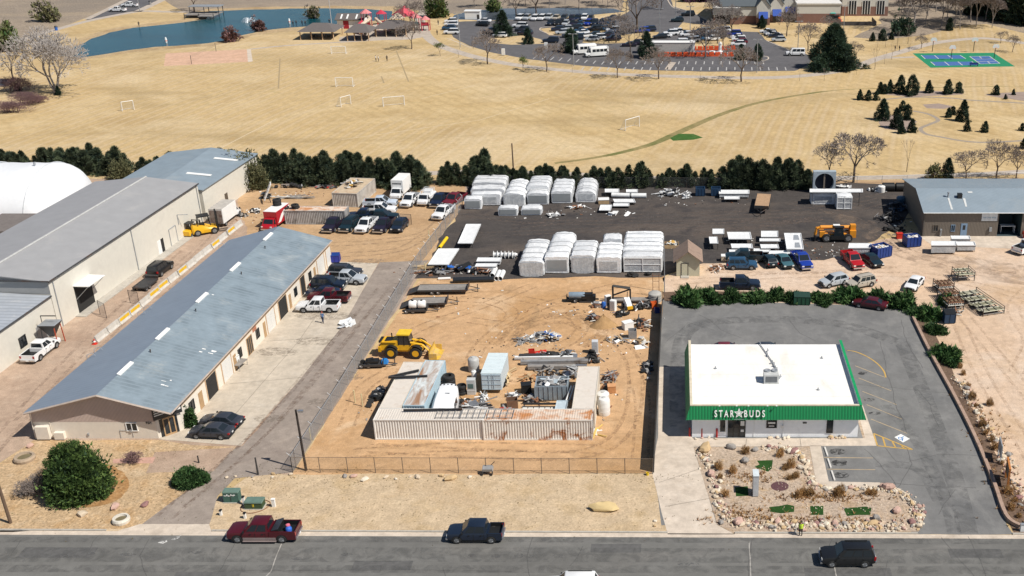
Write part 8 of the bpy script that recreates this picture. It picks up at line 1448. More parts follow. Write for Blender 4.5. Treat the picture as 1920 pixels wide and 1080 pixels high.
heap('rusty bars spilled below the stack of steel racks',1790,588,1.2,.8,.7,22,[RUST,fgm,DKSTEEL],95,kinds='ttt')
# hopper beside the hall, cone, small things near the workshop
hp_=thing('hopper','black steel hopper on a red frame beside the white pickup','hopper',(*G(103,645),0));b=MB();b.hexa([(-.25,-.25,1.2),(.25,-.25,1.2),(.25,.25,1.2),(-.25,.25,1.2)],[(-1.1,-1.0,3.1),(1.1,-1.0,3.1),(1.1,1.0,3.1),(-1.1,1.0,3.1)]);b.build('bin',DKSTEEL,hp_);MB().hexa([(-1.12,-1.02,3.1),(1.12,-1.02,3.1),(1.12,1.02,3.1),(-1.12,1.02,3.1)],[(-1.0,-.9,3.18),(1.0,-.9,3.18),(1.0,.9,3.18),(-1.0,.9,3.18)]).build('lid',GALV,hp_)
for x in(-.95,.95):
 for y in(-.85,.85):MB().tube((x,y,0),(x*.9,y*.9,3.0),.07,n=4).build('leg',M('red_frame',(.45,.07,.03),.6)if x>0 else DKSTEEL,hp_)
MB().tube((-1.0,0,3.1),(-1.0,0,4.1),.05).tube((-1.0,0,4.1),(1.0,0,4.1),.07).build('gantry',BLACK,hp_)
cn=thing('traffic_cone','red and white fallen cone at the end of the barrier line','traffic cone',(*G(178,645),0));MB().bx(-.3,.3,-.3,.3,0,.06).build('base',redp,cn);MB().lathe([(.2,.06),(.05,.75),(.001,.76)],12).build('cone',redp,cn);MB().lathe([(.16,.3),(.11,.5)],12).build('band',WHITE,cn)
bench=thing('sawhorse_table','folding white table with a tool rack before the workshop doors','table',(*G(452,690),0),R(80));MB().bx(-1,1,-.5,.5,.8,.86).build('table_top',WOODG,bench);[MB().tube((x,y,0),(x,y,.8),.03).build('leg',STEEL,bench)for x in(-.9,.9)for y in(-.4,.4)];MB().path([(-.6,.3,.86),(-.6,.3,1.7),(.4,.3,1.7),(.4,.3,.86)],.05).box((.1,.3,1.3),(.7,.08,.4)).build('tool_rack',WHITE,bench)
heap('crumpled white plastic sheet on the asphalt drive',650,608,1.3,1.5,.35,14,[WHITE,M('foil',(.6,.62,.64),.3),WHITE],96,kinds='ss',name='plastic_sheet',cat='sheet')
# utility boxes on the verge
def ubox(label,px,py,L,W,h,mat,name,sticker=None):
 t=thing(name,label,'utility box',(*G(px,py),0));MB().bx(-L/2,L/2,-W/2,W/2,0,h).build('case',mat,t);MB().hexa([(-L/2-.05,-W/2-.05,h),(L/2+.05,-W/2-.05,h),(L/2+.05,W/2+.05,h),(-L/2-.05,W/2+.05,h)],[(-L/2,-W/2,h+.12),(L/2,-W/2,h+.12),(L/2,W/2,h+.12),(-L/2,W/2,h+.12)]).build('lid',M('box_lid_green',(.12,.19,.155),.6),t);MB().bx(-L/2-.1,L/2+.1,-W/2-.1,W/2+.1,0,.07).build('plinth',CONC,t);MB().bx(-.02,.02,-W/2-.03,-W/2,.2,h-.1).build('door',DKSTEEL,t)
 if sticker:MB().bx(-.08,.08,-W/2-.025,-W/2-.004,.3,.62).build('warning_sticker',M('sticker_yellow',(.7,.55,.02),.5),t)
 else:b=MB();r=random.Random(4);[b.box((-.6+k*.13,-W/2-.012,h-.3+r.uniform(-.06,.06)),(.1,.02,r.uniform(.08,.22)),0,tilt=(0,r.uniform(-.6,.6)))for k in range(9)];b.build('graffiti',WHITE,t)
 return t
ubox('tall green utility cabinet with white graffiti on the verge',437,939,1.55,.8,1.2,M('box_green',(.045,.12,.10),.6),'utility_cabinet');ubox('low olive-green transformer box with yellow sticker on the verge',479,950,1.75,1.0,.75,M('box_olive',(.035,.07,.03),.6),'transformer_box',True)
for i,(px,py,h)in enumerate(((514,950,.85),(460,972,.6),(415,966,.55),(458,946,.9))):t=thing('pedestal',['white cable pedestal right of the olive transformer box','white capped pipe behind the dark red pickup','white tilted pipe near the asphalt driveway','white bent vent pipe between the two green boxes'][i],'pedestal',(*G(px,py),0));MB().bx(-.16 if i<1 else-.1,.16 if i<1 else .1,-.12,.12,0,h).build('case',WHITE,t);MB().bx(-.19 if i<1 else-.12,.19 if i<1 else .12,-.15,.15,h,h+.1).build('cap',WHITE if i<1 else BLACK,t)
hs=MB().path(smooth_line([(*G(456,945),.05),(*G(452,958),.05),(*G(470,963),.05),(*G(495,956),.05),(*G(507,944),.05),(*G(498,938),.05)]),.035,5).build('hose',M('brown_hose',(.2,.08,.04),.7));tag(hs,'brown hose looped on the sand around the transformer box','hose')
ct=thing('hand_cart','small grey two-wheeled cart tipped against the street-side fence','cart',(*G(915,889),0));MB().box((0,0,.75),(1.2,.7,.3),tilt=(.35,0),top=.85).build('tray',gry,ct);[MB().lathe([(.2,-.04),(.28,0),(.2,.04)],14,Matrix.Translation((x,-.2,.28))@Matrix.Rotation(math.pi/2,4,'Y')).build('wheel',RUBBER,ct)for x in(-.5,.5)];MB().tube((.2,.3,.8),(.7,.5,1.25),.04).tube((-.4,.2,0),(-.4,.2,.7),.04).build('handle',DKSTEEL,ct)
# ----- rocks
def rock_mesh(seed,el=.8):
 r=random.Random(seed);b=MB();n=9;k=[r.uniform(0,6.28)for _ in range(5)];rings=[]
 for j in range(1,6):
  ph=math.pi*j/6;rings.append([((1+.22*math.sin(2*a+k[0])+.16*math.sin(3*a+k[1]+j)+r.uniform(-.12,.12))*math.sin(ph)*.5*math.cos(a),(1+.2*math.sin(2*a+k[2])+r.uniform(-.12,.12))*math.sin(ph)*.42*math.sin(a),.42*el*(1-math.cos(ph))/1.0*r.uniform(.9,1.1)-.08)for a in[2*math.pi*q/n for q in range(n)]])
 b.loft(rings);return b
ROCKM=[M('rock_pale',(.56,.46,.34),.9,var=.15,bmp=.4),M('rock_pink',(.48,.32,.26),.9,var=.15,bmp=.4),M('rock_white',(.64,.57,.46),.9,var=.12,bmp=.3),M('rock_grey',(.28,.26,.24),.9,var=.2,bmp=.4),M('rock_tan',(.5,.36,.2),.9,var=.15,bmp=.4),M('rock_maroon',(.26,.14,.13),.9,var=.2,bmp=.4)]
RKM=[]
for i in range(5):o=rock_mesh(i).build('rock',ROCKM[0],smooth=28);RKM.append(o.data);bpy.data.objects.remove(o)
def rock(x,y,s,mi,label,grp=None,z=0,name='rock'):
 o=bpy.data.objects.new(name,rnd.choice(RKM));COL.objects.link(o);o.location=(x,y,z);o.scale=(s*rnd.uniform(.85,1.25),s*rnd.uniform(.85,1.25),s*rnd.uniform(.75,1.1));o.rotation_euler=(0,0,rnd.uniform(0,6.28));o.material_slots[0].link='OBJECT';o.material_slots[0].material=ROCKM[mi];return tag(o,label,'rock',grp)
def rockline(px,n,wid,smin,smax,label,grp):
 ln=[Vector(G(*p))for p in px];seg=[(b_-a_).length for a_,b_ in zip(ln,ln[1:])];T_=sum(seg)
 for i in range(n):
  d=T_*(i+rnd.random())/n;k=0
  while k<len(seg)-1 and d>seg[k]:d-=seg[k];k+=1
  p=ln[k].lerp(ln[k+1],d/seg[k]);rock(p.x+rnd.gauss(0,wid),p.y+rnd.gauss(0,wid),rnd.uniform(smin,smax),rnd.choice((0,0,0,4,2,2,2,0,3,4,0,1,5,3)),label,grp)
rockline([(1320,850),(1328,868),(1336,892),(1344,920),(1352,950),(1368,974),(1388,984)],42,.32,.35,.68,'loose rock in the border along the concrete drive side of the rock garden','rock garden border stones')
rockline([(1390,982),(1440,985),(1500,986),(1560,986),(1620,988),(1695,989)],70,.36,.3,.68,'loose rock in the street-side border of the rock garden','rock garden border stones')
rockline([(1712,986),(1724,968),(1714,948),(1694,928),(1668,918)],30,.4,.35,.68,'loose rock in the rounded right end of the rock garden border','rock garden border stones')
rockline([(1660,918),(1600,917),(1545,918),(1522,908),(1511,882),(1503,862),(1490,846),(1468,841),(1425,840)],54,.26,.3,.75,'loose rock in the inner border of the rock garden beside the footpath','rock garden border stones')
rockline([(1786,704),(1812,738),(1838,775),(1862,815),(1888,868),(1916,940),(1935,985)],42,.4,.3,.8,'loose pale rock along the dirt side of the planting strip','planting strip stones')
rockline([(1350,822),(1300,822)],5,.1,.25,.4,'small stone at the foot of the shop wall, left part','stones at the shop wall');rockline([(1440,822),(1480,822)],9,.12,.3,.6,'small stone at the foot of the shop wall, middle part','stones at the shop wall');rockline([(1552,822),(1585,822)],9,.12,.3,.6,'small stone at the foot of the shop wall, right part','stones at the shop wall')
rockline([(640,896),(720,897),(790,895),(900,898)],12,.25,.25,.75,'small rock scattered on the verge below the street-side fence','verge stones');rockline([(430,898),(520,892),(560,900)],8,.4,.25,.6,'small rock on the verge beside the asphalt driveway','verge stones');rockline([(1225,980),(1232,990)],2,.2,.3,.5,'small rock at the corner of the concrete drive','verge stones');rockline([(374,798),(395,790)],8,.2,.3,.5,'tan stone around the leafy shrub at the workshop entrance','entrance stones')
for px,py,s,mi,lb in((1322,845,1.7,4,'big yellow-tan boulder at the top left corner of the rock garden'),(1371,841,1.1,3,'brown boulder near the top of the rock garden'),(1416,845,.8,3,'dark pointed boulder at the top of the rock garden'),(1397,866,.95,3,'grey boulder beside a turf patch in the rock garden'),(1489,848,1.0,5,'maroon boulder at the inner corner of the rock garden'),(1333,891,1.0,1,'pink boulder on the left border of the rock garden'),(1384,982,1.1,1,'pink boulder at the lower left of the rock garden'),(1583,918,.9,3,'brown boulder beside the footpath of the rock garden'),(1665,917,1.2,1,'pink boulder at the end of the footpath'),(1681,960,.9,1,'pink boulder alone on the right gravel of the rock garden'),(1643,975,1.0,3,'grey boulder in the street-side border'),(1637,983,1.0,4,'tan boulder in the street-side border'),(1710,980,.8,5,'maroon boulder at the right end of the rock garden'),(1458,980,.8,1,'pink boulder left of the man in the yellow vest'),(155,966,1.0,0,'pale upright boulder in the gravel garden'),(216,953,.9,1,'pinkish flat boulder in the gravel garden'),(272,948,.9,5,'dark red flat boulder near the asphalt driveway'),(57,838,.8,1,'pink boulder below the workshop corner'),(845,899,1.1,4,'tan flat slab of rock below the hand cart')):rock(*G(px,py),s,mi,lb,name='boulder')
o=rock(*G(1133,955),2.2,4,'large yellow-tan boulder alone on the verge',name='boulder');o.scale=(2.9,1.9,1.25);o.rotation_euler=(0,0,-.25);o.material_slots[0].material=M('rock_yellow',(.58,.44,.22),.9,bmp=.4)
for px,py,r,m_,lb in((228,978,.85,M('stone_ring',(.6,.56,.48),.9),'round white stone planter near the driveway mouth'),(47,862,1.1,M('stone_ring2',(.36,.28,.2),.9),'round brown stone planter below the workshop corner')):
 t=thing('stone_planter',lb,'planter',(*G(px,py),0));MB().lathe([(r*.62,.25),(r*.68,.5),(r*.9,.5),(r,.3),(r*.95,0)],18).build('ring',m_,t);MB().lathe([(r*.64,.3),(.001,.34)],14).build('soil',M('soil',(.16,.13,.07),.95),t)
# retaining edge along the lot, parking stops, signs
ln=smooth_line([G(*p)for p in((1712,598),(1745,665),(1789,745),(1829,825),(1862,905),(1879,955),(1892,978),(1912,990))],4);L,Rr=ribbon_pts(ln,.38);b=MB();n=len(L)
b.add([(p.x,p.y,z)for z in(0,.42)for p in list(L)+list(Rr)],[(i,i+1,2*n+i+1,2*n+i)for i in range(n-1)]+[(n+i+1,n+i,3*n+i,3*n+i+1)for i in range(n-1)]+[(2*n+i,2*n+i+1,3*n+i+1,3*n+i)for i in range(n-1)]);b.f=b.f;o=b.build('retaining_wall',M('block_wall',(.36,.25,.19),.9,var=.2,sc=3,col2=(.2,.13,.1),sc2=1.5));tag(o,'low reddish-brown block wall curving along the right side of the shop lot','wall')
for i,(px,py)in enumerate(((1549,848),(1555,870),(1562,893))):o=MB();o.xprism([(-.12,0),(.12,0),(.08,.14),(-.08,.14)],-.9,.9);q=o.build('parking_stop',M('stop_white',(.62,.6,.56),.8),loc=(*G(px,py),.02),rz=R(3));tag(q,['white concrete parking stop nearest the shop','middle white concrete parking stop','white concrete parking stop nearest the street'][i],'parking stop','parking stops')
mn=thing('sign_pylon','tall narrow grey sign slab standing edge-on in the rock garden','sign',(*G(1416,926),0),R(90));MB().bx(-.6,.6,-.28,.28,.1,2.5).build('panel',M('sign_grey',(.48,.5,.52),.5),mn);MB().bx(-.64,.64,-.31,.31,2.5,2.58).build('cap',M('sign_cap',(.62,.68,.7),.4),mn);MB().bx(-.5,.5,-.25,.25,0,.1).build('plinth',CONC,mn)
sg1=thing('roadside_sign','grey sign on two posts seen edge-on in the planting strip','sign',(*G(1873,862),0),R(82));MB().bx(-1.0,1.0,-.06,.06,.9,2.3).build('panel',M('sign_slate',(.26,.28,.3),.5),sg1);[MB().bx(x-.06,x+.06,-.055,.055,0,.9).build('post',WHITEM,sg1)for x in(-.8,.8)]
sg2=thing('roadside_sign','orange wooden sign frame with dark panel below the grey sign','sign',(*G(1887,905),0),R(80));[MB().bx(x-.1,x+.1,-.1,.1,0,2.2).build('post',M('orange_timber',(.45,.17,.04),.7),sg2)for x in(-1.0,1.0)];MB().bx(-1.2,1.2,-.1,.1,2.2,2.42).build('beam',_mc['orange_timber'],sg2);MB().bx(-.88,.88,-.05,.05,.8,2.0).build('panel',M('sign_darkgreen',(.03,.05,.05),.5),sg2)
t=thing('utility_box','small white meter box at the street end of the block wall','utility box',(*G(1916,996),0));MB().bx(-.2,.2,-.15,.15,0,.8).build('case',WHITE,t);MB().bx(-.23,.23,-.18,.18,.8,.86).build('lid',GALV,t)
yb=thing('bucket','small yellow bucket at the corner of the street-side fence','bucket',(*G(1214,891),0));MB().lathe([(.14,0),(.18,.36),(.16,.36),(.13,.05),(.001,.05)],14).build('pail',M('bucket_y',(.7,.5,.02),.5),yb);MB().path([(-.18,0,.36),(0,0,.5),(.18,0,.36)],.012).build('handle',STEEL,yb)
# the shop lot wall at the alley: low pale fence post ladder
ldr=thing('steel_ladder','rusty open ladder frame at the top corner of the privacy fence','ladder',(*G(1230,556),0));b=MB();[b.tube((x,0,0),(x,0,3.6),.04,n=4)for x in(-.45,.45)];[b.tube((-.45,0,z),(.45,0,z),.03,n=4)for z in(.6,1.5,2.4,3.3)];b.build('frame',RUST,ldr)
# ------------------------------------------------------------------ far park: court, goals, playground, barriers, pier
sheet('sport_court',[(1711,100),(1863,99),(1903,124.5),(1745,127)],M('court_green',(.012,.22,.10),.7,var=.06),2)
cbl=M('court_blue',(.055,.13,.34),.7,var=.06)
for q in([(1728,103.8),(1800,103.6),(1810,110),(1736,110.3)],[(1746,116),(1822,115.5),(1831,122),(1755,123.5)],[(1819,106),(1855,105.5),(1874,119),(1839,119.8)]):sheet('sport_court',q,cbl,3)
b=MB()
for p,q in(((1727,103.5),(1735,110.5)),((1752,103.7),(1760,110.4)),((1777,103.6),(1786,110)),((1800,103.5),(1811,110.2)),((1745,115.8),(1753,122.5)),((1771,115.8),(1780,123)),((1796,115.7),(1805,122.5)),((1822,115.3),(1832,122)),((1818,105.8),(1838,120)),((1855,105.2),(1875,119)),((1818,105.8),(1855,105.2)),((1838,120),(1875,119)),((1836,105.5),(1841,110)),((1851,115),(1857,119.5)),((1826,111),(1864,110.3)),((1832,115.5),(1870,114.8))):bar(p,q,.22,b,.017)
b.build('court_lines',g_line,kind='structure')
for px,py,hd,lb in((1784,113,90,'basketball hoop standing on the middle of the court'),(1865,111,90,'basketball hoop at the right end of the court'),(1749,98,90,'basketball hoop behind the left part of the court'),(1826,98,90,'basketball hoop behind the right part of the court')):
 t=thing('basketball_hoop',lb,'basketball hoop',(*G(px,py),0),0,'basketball hoops');MB().tube((0,.8,0),(0,.4,3.4),.1,n=8).tube((0,.4,3.4),(0,0,3.6),.07,n=6).build('post',DKSTEEL,t)
 MB().xprism([(-.9,3.2),(.9,3.2),(1.0,3.7),(.6,4.3),(-.6,4.3),(-1.0,3.7)],-.06,.03).build('backboard',WHITE,t);MB().path([(.25*math.cos(a),-.32+.25*math.sin(a),3.3)for a in[k*.7 for k in range(10)]],.03,4).build('rim',orp,t)
t=thing('park_bench','dark bench at the front edge of the blue and green court','bench',(*G(1826,124),0),0);MB().bx(-1.2,1.2,-.3,.2,.42,.5).build('seat',dblue,t);MB().bx(-1.2,1.2,.2,.28,.5,1.0).build('backrest',dblue,t);[MB().bx(x-.05,x+.05,-.25,.25,0,.42).build('leg',DKSTEEL,t)for x in(-1,1)]
def goal(px,py,wd,h,head,lb):
 t=thing('soccer_goal',lb,'soccer goal',(*G(px,py),0),R(head),'soccer goals');b=MB();d=1.7;w2=wd/2
 for s in(-1,1):b.tube((s*w2,0,0),(s*w2,0,h),.07,n=6);b.tube((s*w2,d,0),(s*w2,.3,h),.035,n=4);b.tube((s*w2,0,.03),(s*w2,d,.03),.035,n=4)
 b.tube((-w2,0,h),(w2,0,h),.07,n=6);b.tube((-w2,d,.03),(w2,d,.03),.035,n=4);b.build('goal_post',WHITE,t);MB().quad((-w2,d,0),(w2,d,0),(w2,.3,h),(-w2,.3,h)).quad((-w2,0,0),(-w2,d,0),(-w2,.3,h),(-w2,0,h)).quad((w2,d,0),(w2,0,0),(w2,0,h),(w2,.3,h)).build('net',veil('goal_net',(.7,.68,.62),.16),t)
for a in((635,101,4.2,2.2,2,'white soccer goal nearest the picnic pavilions'),(646,163,4.4,2.4,0,'white soccer goal in mid field facing the camera'),(649,198,3.2,2.3,60,'small white soccer goal turned sideways in mid field'),(739,199,5.0,2.3,20,'white soccer goal at an angle in mid field'),(241,207,2.6,2.2,40,'white soccer goal on the left of the field'),(1186,241,4.6,2.4,50,'white soccer goal with drooping net near the windbreak')):goal(*a)
# volleyball net posts
vb=thing('volleyball_net','slack dark net between two poles across the pink sand court','net',(*G(383,108),0),R(90));[MB().tube((x,0,0),(x,0,2.5),.07).build('pole',DKSTEEL,vb)for x in(-9,9)];MB().quad((-9,0,1.6),(9,0,1.6),(9,0,2.4),(-9,0,2.4)).build('mesh',veil('net_dark',(.2,.16,.13),.15),vb)
# playground
pg_=thing('playground','red and white play castle with pale tube slides and pointed roofs by the pond','playground',(*G(738,58),0));prd=M('play_red',(.50,.04,.07),.5);ppk=M('play_pink',(.62,.22,.22),.5);pcr=M('play_cream',(.62,.5,.38),.5);ptl=M('play_teal',(.05,.16,.18),.5)
for x,y,s,h,m_ in((-9,2,1.6,5.5,ppk),(-4.5,4,1.5,5,prd),(3.5,3,3.6,4.6,prd),(2,-1,2.0,4.4,pcr),(10.5,1,1.4,3.6,ppk),(7,2,1.8,4,ppk)):
 MB().lathe([(s*1.25,h),(.02,h+s*.85)],6 if s<3 else 4,Matrix.Translation((x,y,0))).build('roof',m_,pg_);MB().bx(x-s*.7,x+s*.7,y-s*.7,y+s*.7,1.6,1.8).build('deck',DKSTEEL,pg_);[MB().tube((x+i*s*.8,y+j*s*.8,0),(x+i*s*.8,y+j*s*.8,h),.13,n=5).build('post',prd if s<2 else ptl,pg_)for i in(-1,1)for j in(-1,1)];MB().bx(x-s*.75,x+s*.75,y-s*.78,y-s*.7,1.8,2.8).build('railing',ptl if s>1.7 else prd,pg_)
MB().path(smooth_line([(-8,1,4.3),(-7,-2,4),(-9,-5,2.6),(-7.5,-7,1.2),(-7,-8.5,.6)]),.55,8).build('slide',pcr,pg_);MB().path(smooth_line([(-6,2,3.6),(-4,-1,3),(-1,-3,1.8),(1,-5,.6)]),.5,8).build('slide',pcr,pg_);MB().path(smooth_line([(-10,0,3),(-10.5,-4,2),(-8.5,-7,.6)]),.5,8).build('slide',prd,pg_)
# pier, fountain, buoys
pr_=thing('fishing_pier','dark roofed fishing pier on posts at the upper bank of the pond','pier',(*G(392,31),0),R(0));MB().bx(-7,4,-4,3,1.0,1.25).bx(-1,4,-7,-4,1.0,1.25).build('deck',WOODG,pr_);MB().bx(-6.5,4.5,-1,3.5,3.4,3.6).build('roof',GALV,pr_);[MB().tube((x,y,0),(x,y,3.4 if y>-1.5 else 2),.14).build('post',DKSTEEL,pr_)for x in(-6,-1,4)for y in(-6,-1,3)];MB().bx(-7,4,-4.05,-3.95,1.9,2.0).bx(-1,4,-7.05,-6.95,1.9,2.0).build('railing',DKSTEEL,pr_)
ft=thing('fountain','white spray of a small fountain jet in the pond','fountain',(*G(468,41),0));ft.scale=(.62,.62,.62);b=MB();r=random.Random(2)
for i in range(70):a=r.uniform(0,6.28);s=r.uniform(.4,1.0);b.path([(0,0,.2),(1.2*s*math.cos(a),1.2*s*math.sin(a),2.4*s),(3.0*s*math.cos(a),3.0*s*math.sin(a),2.0*s),(4.6*s*math.cos(a),4.6*s*math.sin(a),.05)],.035,3)
b.build('spray',M('spray_white',(.8,.84,.88),.3),ft);MB().lathe([(.7,0),(.7,.25),(.001,.3)],12).build('float',BLACK,ft)
for px,py,lb in((312,80,'white buoy in the pond above the pink sand court'),(543,44,'white marker standing on the pond shore')):t=thing('buoy',lb,'buoy',(*G(px,py),0));MB().lathe([(.3,0),(.35,.9),(.2,1.6),(.001,1.7)],12).build('body',WHITE,t);MB().lathe([(.36,.5),(.36,.7)],12).build('band',orp,t)
# orange barriers, trailers, signs in the car park
orb=M('water_barrier',(.78,.11,.03),.5,var=.08);k=0
for p,q,n in(((1232,105.5),(1376,105.5),12),((1286,94.5),(1380,93.5),9)):
 a,c=Vector(G(*p)),Vector(G(*q))
 for i in range(n):
  v=a.lerp(c,(i+.5)/n);L2=(c-a).length/n*.96;o=MB().xprism([(-L2/2,0),(L2/2,0),(L2/2,.35),(L2*.42,.5),(L2*.42,1.2),(-L2*.42,1.2),(-L2*.42,.5),(-L2/2,.35)],-.3,.3).build('water_barrier',orb,loc=(v.x,v.y,0));tag(o,'orange-red plastic barrier in the near row of the fenced car park corner' if n==12 else 'orange-red plastic barrier in the far row of the fenced car park corner','barrier','orange barriers in the car park')
wtr=thing('office_trailer','long pale grey site trailer behind the orange barriers','trailer',(*G(1252,101),0));MB().bx(-8,8,0,3,.4,3.2).build('body',M('site_grey',(.44,.43,.41),.6),wtr);MB().bx(-8.1,8.1,-.1,3.1,3.2,3.35).build('roof',WHITE,wtr);[MB().bx(x,x+.4,-.03,0,2.2,2.6).build('lettering',gry,wtr)for x in(-4,-3.5,-3,-2.5,-2)];MB().bx(7.4,8.02,-.02,3,.4,3.2).build('end_panel',WHITE,wtr);MB().bx(-8,8,.3,2.7,0,.4).build('skirt',DKSTEEL,wtr)
heap('white and dark equipment pieces inside the orange barriers',1330,101,8,2.4,1.0,40,[WHITE,gry,WHITE,DKSTEEL,blu],97,kinds='bbts',long=1.6);fgz=thing('white_figure','tall white pillar-like object inside the orange barriers','statue',(*G(1350,100),0));MB().lathe([(.9,0),(.8,.6),(.5,1.0),(.45,2.4),(.6,2.8),(.3,3.3),(.001,3.4)],10).build('body',WHITE,fgz)
ws_=thing('equipment_shed','small white shed on the bank of the grey pond','shed',(*G(886,36),0));MB().bx(-2.6,2.6,0,3,0,2.6).build('wall',WHITE,ws_);MB().bx(-2.8,2.8,-.2,3.2,2.6,2.8).build('roof',WHITEM,ws_);MB().bx(1.6,2.4,-.04,0,0,1.6).build('door',DKSTEEL,ws_)
for px,py,lb in((944,104,'white sign box beside the path near the broad bare tree'),(1024,92,'white post at the end of the pine island')):t=thing('sign_post',lb,'sign',(*G(px,py),0));MB().bx(-.5,.5,-.2,.2,.2,2.0).build('case',WHITE,t);MB().bx(-.3,.3,-.12,.12,0,.2).build('foot',GALV,t)
cl=thing('climbing_set','small red and teal climbing set in front of the recreation centre','playground',(*G(1560,42),0));[MB().tube((x,y,0),(x,y,3.2),.12).build('post',blu,cl)for x in(-1,1)for y in(-1,1)];MB().lathe([(1.6,3.2),(.02,4.4)],6).build('roof',M('teal_roof',(.05,.35,.3),.5),cl);MB().path(smooth_line([(1,0,2),(2.2,-1,1.6),(3,-2,.4)]),.4,8).build('slide',orp,cl);MB().bx(-1,1,-1,1,1.5,1.6).build('deck',redp,cl)
for px,py,lb in((106,57,'blue bin beside the path left of the pond'),(282,9,'grey bin on the pond road corner')):t=thing('litter_bin',lb,'bin',(*G(px,py),0));MB().lathe([(.4,0),(.5,1.2),(.001,1.25)],12).build('drum',blu if px<200 else gry,t);MB().lathe([(.55,1.15),(.3,1.5),(.001,1.55)],12).build('hood',BLACK,t)
# ------------------------------------------------------------------ people
SKIN=M('skin',(.42,.25,.17),.6,var=.05);HAIR=M('dark_hair',(.03,.02,.015),.7)
def person(label,px,py,head,top,trousers,pose=0,vest=None,s=1.0,cap=None):
 """one skinned body (legs, trunk, arms with hands and fingers, head) facing local +X"""
 t=thing('person',label,'person',(*G(px,py),0),R(head));t.scale=(s,)*3
 V=[(0,0,.95)];E=[];Rd=[(.13,.17)]
 def ch(i0,pts):
  i=i0
  for x,y,z,r in pts:V.append((x,y,z));Rd.append((r,r));E.append((i,len(V)-1));i=len(V)-1
  return i
 up=ch(0,[(0,0,1.12,.135),(0.01,0,1.3,.16),(0,0,1.44,.13),(0,0,1.5,.06),(.015,0,1.57,.06)]);sh=len(V)-3
 ch(up,[(.02,0,1.64,.095),(.01,0,1.72,.075)])
 st=.16 if pose==1 else .03
 for sgn in(1,-1):ch(0,[(.0,sgn*.1,.88,.1),(st*sgn,sgn*.11,.5,.065),(st*sgn*.9-.02,sgn*.11,.1,.045),(st*sgn+.1,sgn*.12,.045,.04),(st*sgn+.17,sgn*.125,.035,.032)])
 for sgn in(1,-1):
  pts=[(0,sgn*.2,1.42,.065),(-.02,sgn*.26,1.14,.045),(.1 if pose<2 else .22,sgn*(.26 if pose<2 else .14),.92 if pose<2 else 1.2,.034)]
  h_=ch(sh,pts);x,y,z=V[h_];d=Vector((.25,0,-1)).normalized()if pose<2 else Vector((.6,-sgn*.6,.5)).normalized()
  p_=Vector((x,y,z));k=ch(h_,[(*(p_+d*.05),.032),(*(p_+d*.09),.034)])
  for f,(o,l)in enumerate(((-.028,.07),(-.01,.085),(.01,.08),(.028,.062))):q=p_+d*.1+Vector((o,0,0));ch(k,[(*q,.009),(*(q+d*l*.55+Vector((.004,-sgn*.006,0))),.009),(*(q+d*l+Vector((.012,-sgn*.018,0))),.007)])
  q=p_+d*.04+Vector((.035,0,0));ch(h_,[(*q,.012),(*(q+d*.045+Vector((.02,0,0))),.009)])
 me=bpy.data.meshes.new('body');me.from_pydata(V,E,[]);o=bpy.data.objects.new('body_tmp',me);COL.objects.link(o)
 md=o.modifiers.new('s','SKIN');sd_=me.skin_vertices[0]if me.skin_vertices else None
 if sd_ is None:
  bpy.context.view_layer.objects.active=o;bpy.ops.mesh.customdata_skin_add();sd_=me.skin_vertices[0]
 for i,(a,c)in enumerate(Rd):sd_.data[i].radius=(a,c)
 sd_.data[0].use_root=True;o.modifiers.new('u','SUBSURF').levels=1
 m2=bpy.data.meshes.new_from_object(o.evaluated_get(bpy.context.evaluated_depsgraph_get()));bpy.data.objects.remove(o)
 m2.materials.clear();[m2.materials.append(x)for x in(SKIN,top,trousers,BLACK)];m2.name='body'
 for p in m2.polygons:
  c=p.center;p.use_smooth=True;p.material_index=3 if c.z<.1 else(2 if c.z<.98 and abs(c.y)<.2 else(0 if c.z>1.49 or(abs(c.y)>.17 and c.z<1.0)or(pose==2 and c.x>.17)else 1))
 bo=bpy.data.objects.new('body',m2);COL.objects.link(bo);bo.parent=t
 h=MB();h.lathe([(.104,1.64),(.1,1.71),(.07,1.765),(.001,1.785)],12,Matrix.Translation((-.006,0,0)));h.build('hair' if not cap else 'cap',cap or HAIR,t,smooth=50)
 fc_=MB();fc_.box((.115,0,1.645),(.03,.022,.04));fc_.build('nose',SKIN,t);[MB().box((.1,y,1.668),(.02,.024,.012)).build('eye',BLACK,t)for y in(.035,-.035)];MB().box((.1,0,1.605),(.02,.05,.01)).build('mouth',redp,t);[MB().box((.01,y,1.645),(.04,.02,.06)).build('ear',SKIN,t)for y in(.1,-.1)]
 if vest:v=MB();v.loft([[(math.cos(a)*rx,math.sin(a)*ry,z)for a in[q*.5236 for q in range(12)]]for z,rx,ry in((.95,.185,.225),(1.15,.18,.215),(1.35,.2,.25),(1.46,.16,.2))],cap=False);v.build('vest',vest,t,smooth=60)
 return t
jean=M('jeans',(.03,.045,.09),.8);blk=M('black_cloth',(.015,.015,.018),.85);wht=M('white_cloth',(.7,.7,.7),.8);blt=M('blue_shirt',(.08,.16,.33),.8)
person('person in a yellow-green safety vest and dark trousers on the gutter before the rock garden',1501,1005,100,blk,blk,2,M('hi_vis',(.55,.72,.06),.6));person('person in a blue shirt and jeans beside the white crew-cab pickup',606,606,90,blt,jean,1,cap=M('red_cap',(.4,.08,.06),.8))
person('person in a white shirt on the field, left of two players',705,115,20,wht,blk,1);person('second white-shirted person close beside the first on the field',710,115.5,200,wht,blk);person('person in black alone on the field right of the white shirts',726,115,90,blk,blk)
person('person in dark clothes walking on the path, left of two',1678,96,30,blk,jean,1);person('person in black walking on the path, right of two',1686,96,30,blk,blk,1);person('person standing on the grass beside the four-car row, upper',822,47,90,blk,jean);person('person in dark clothes on the grass beside the four-car row, lower',820,66,90,blk,blk)
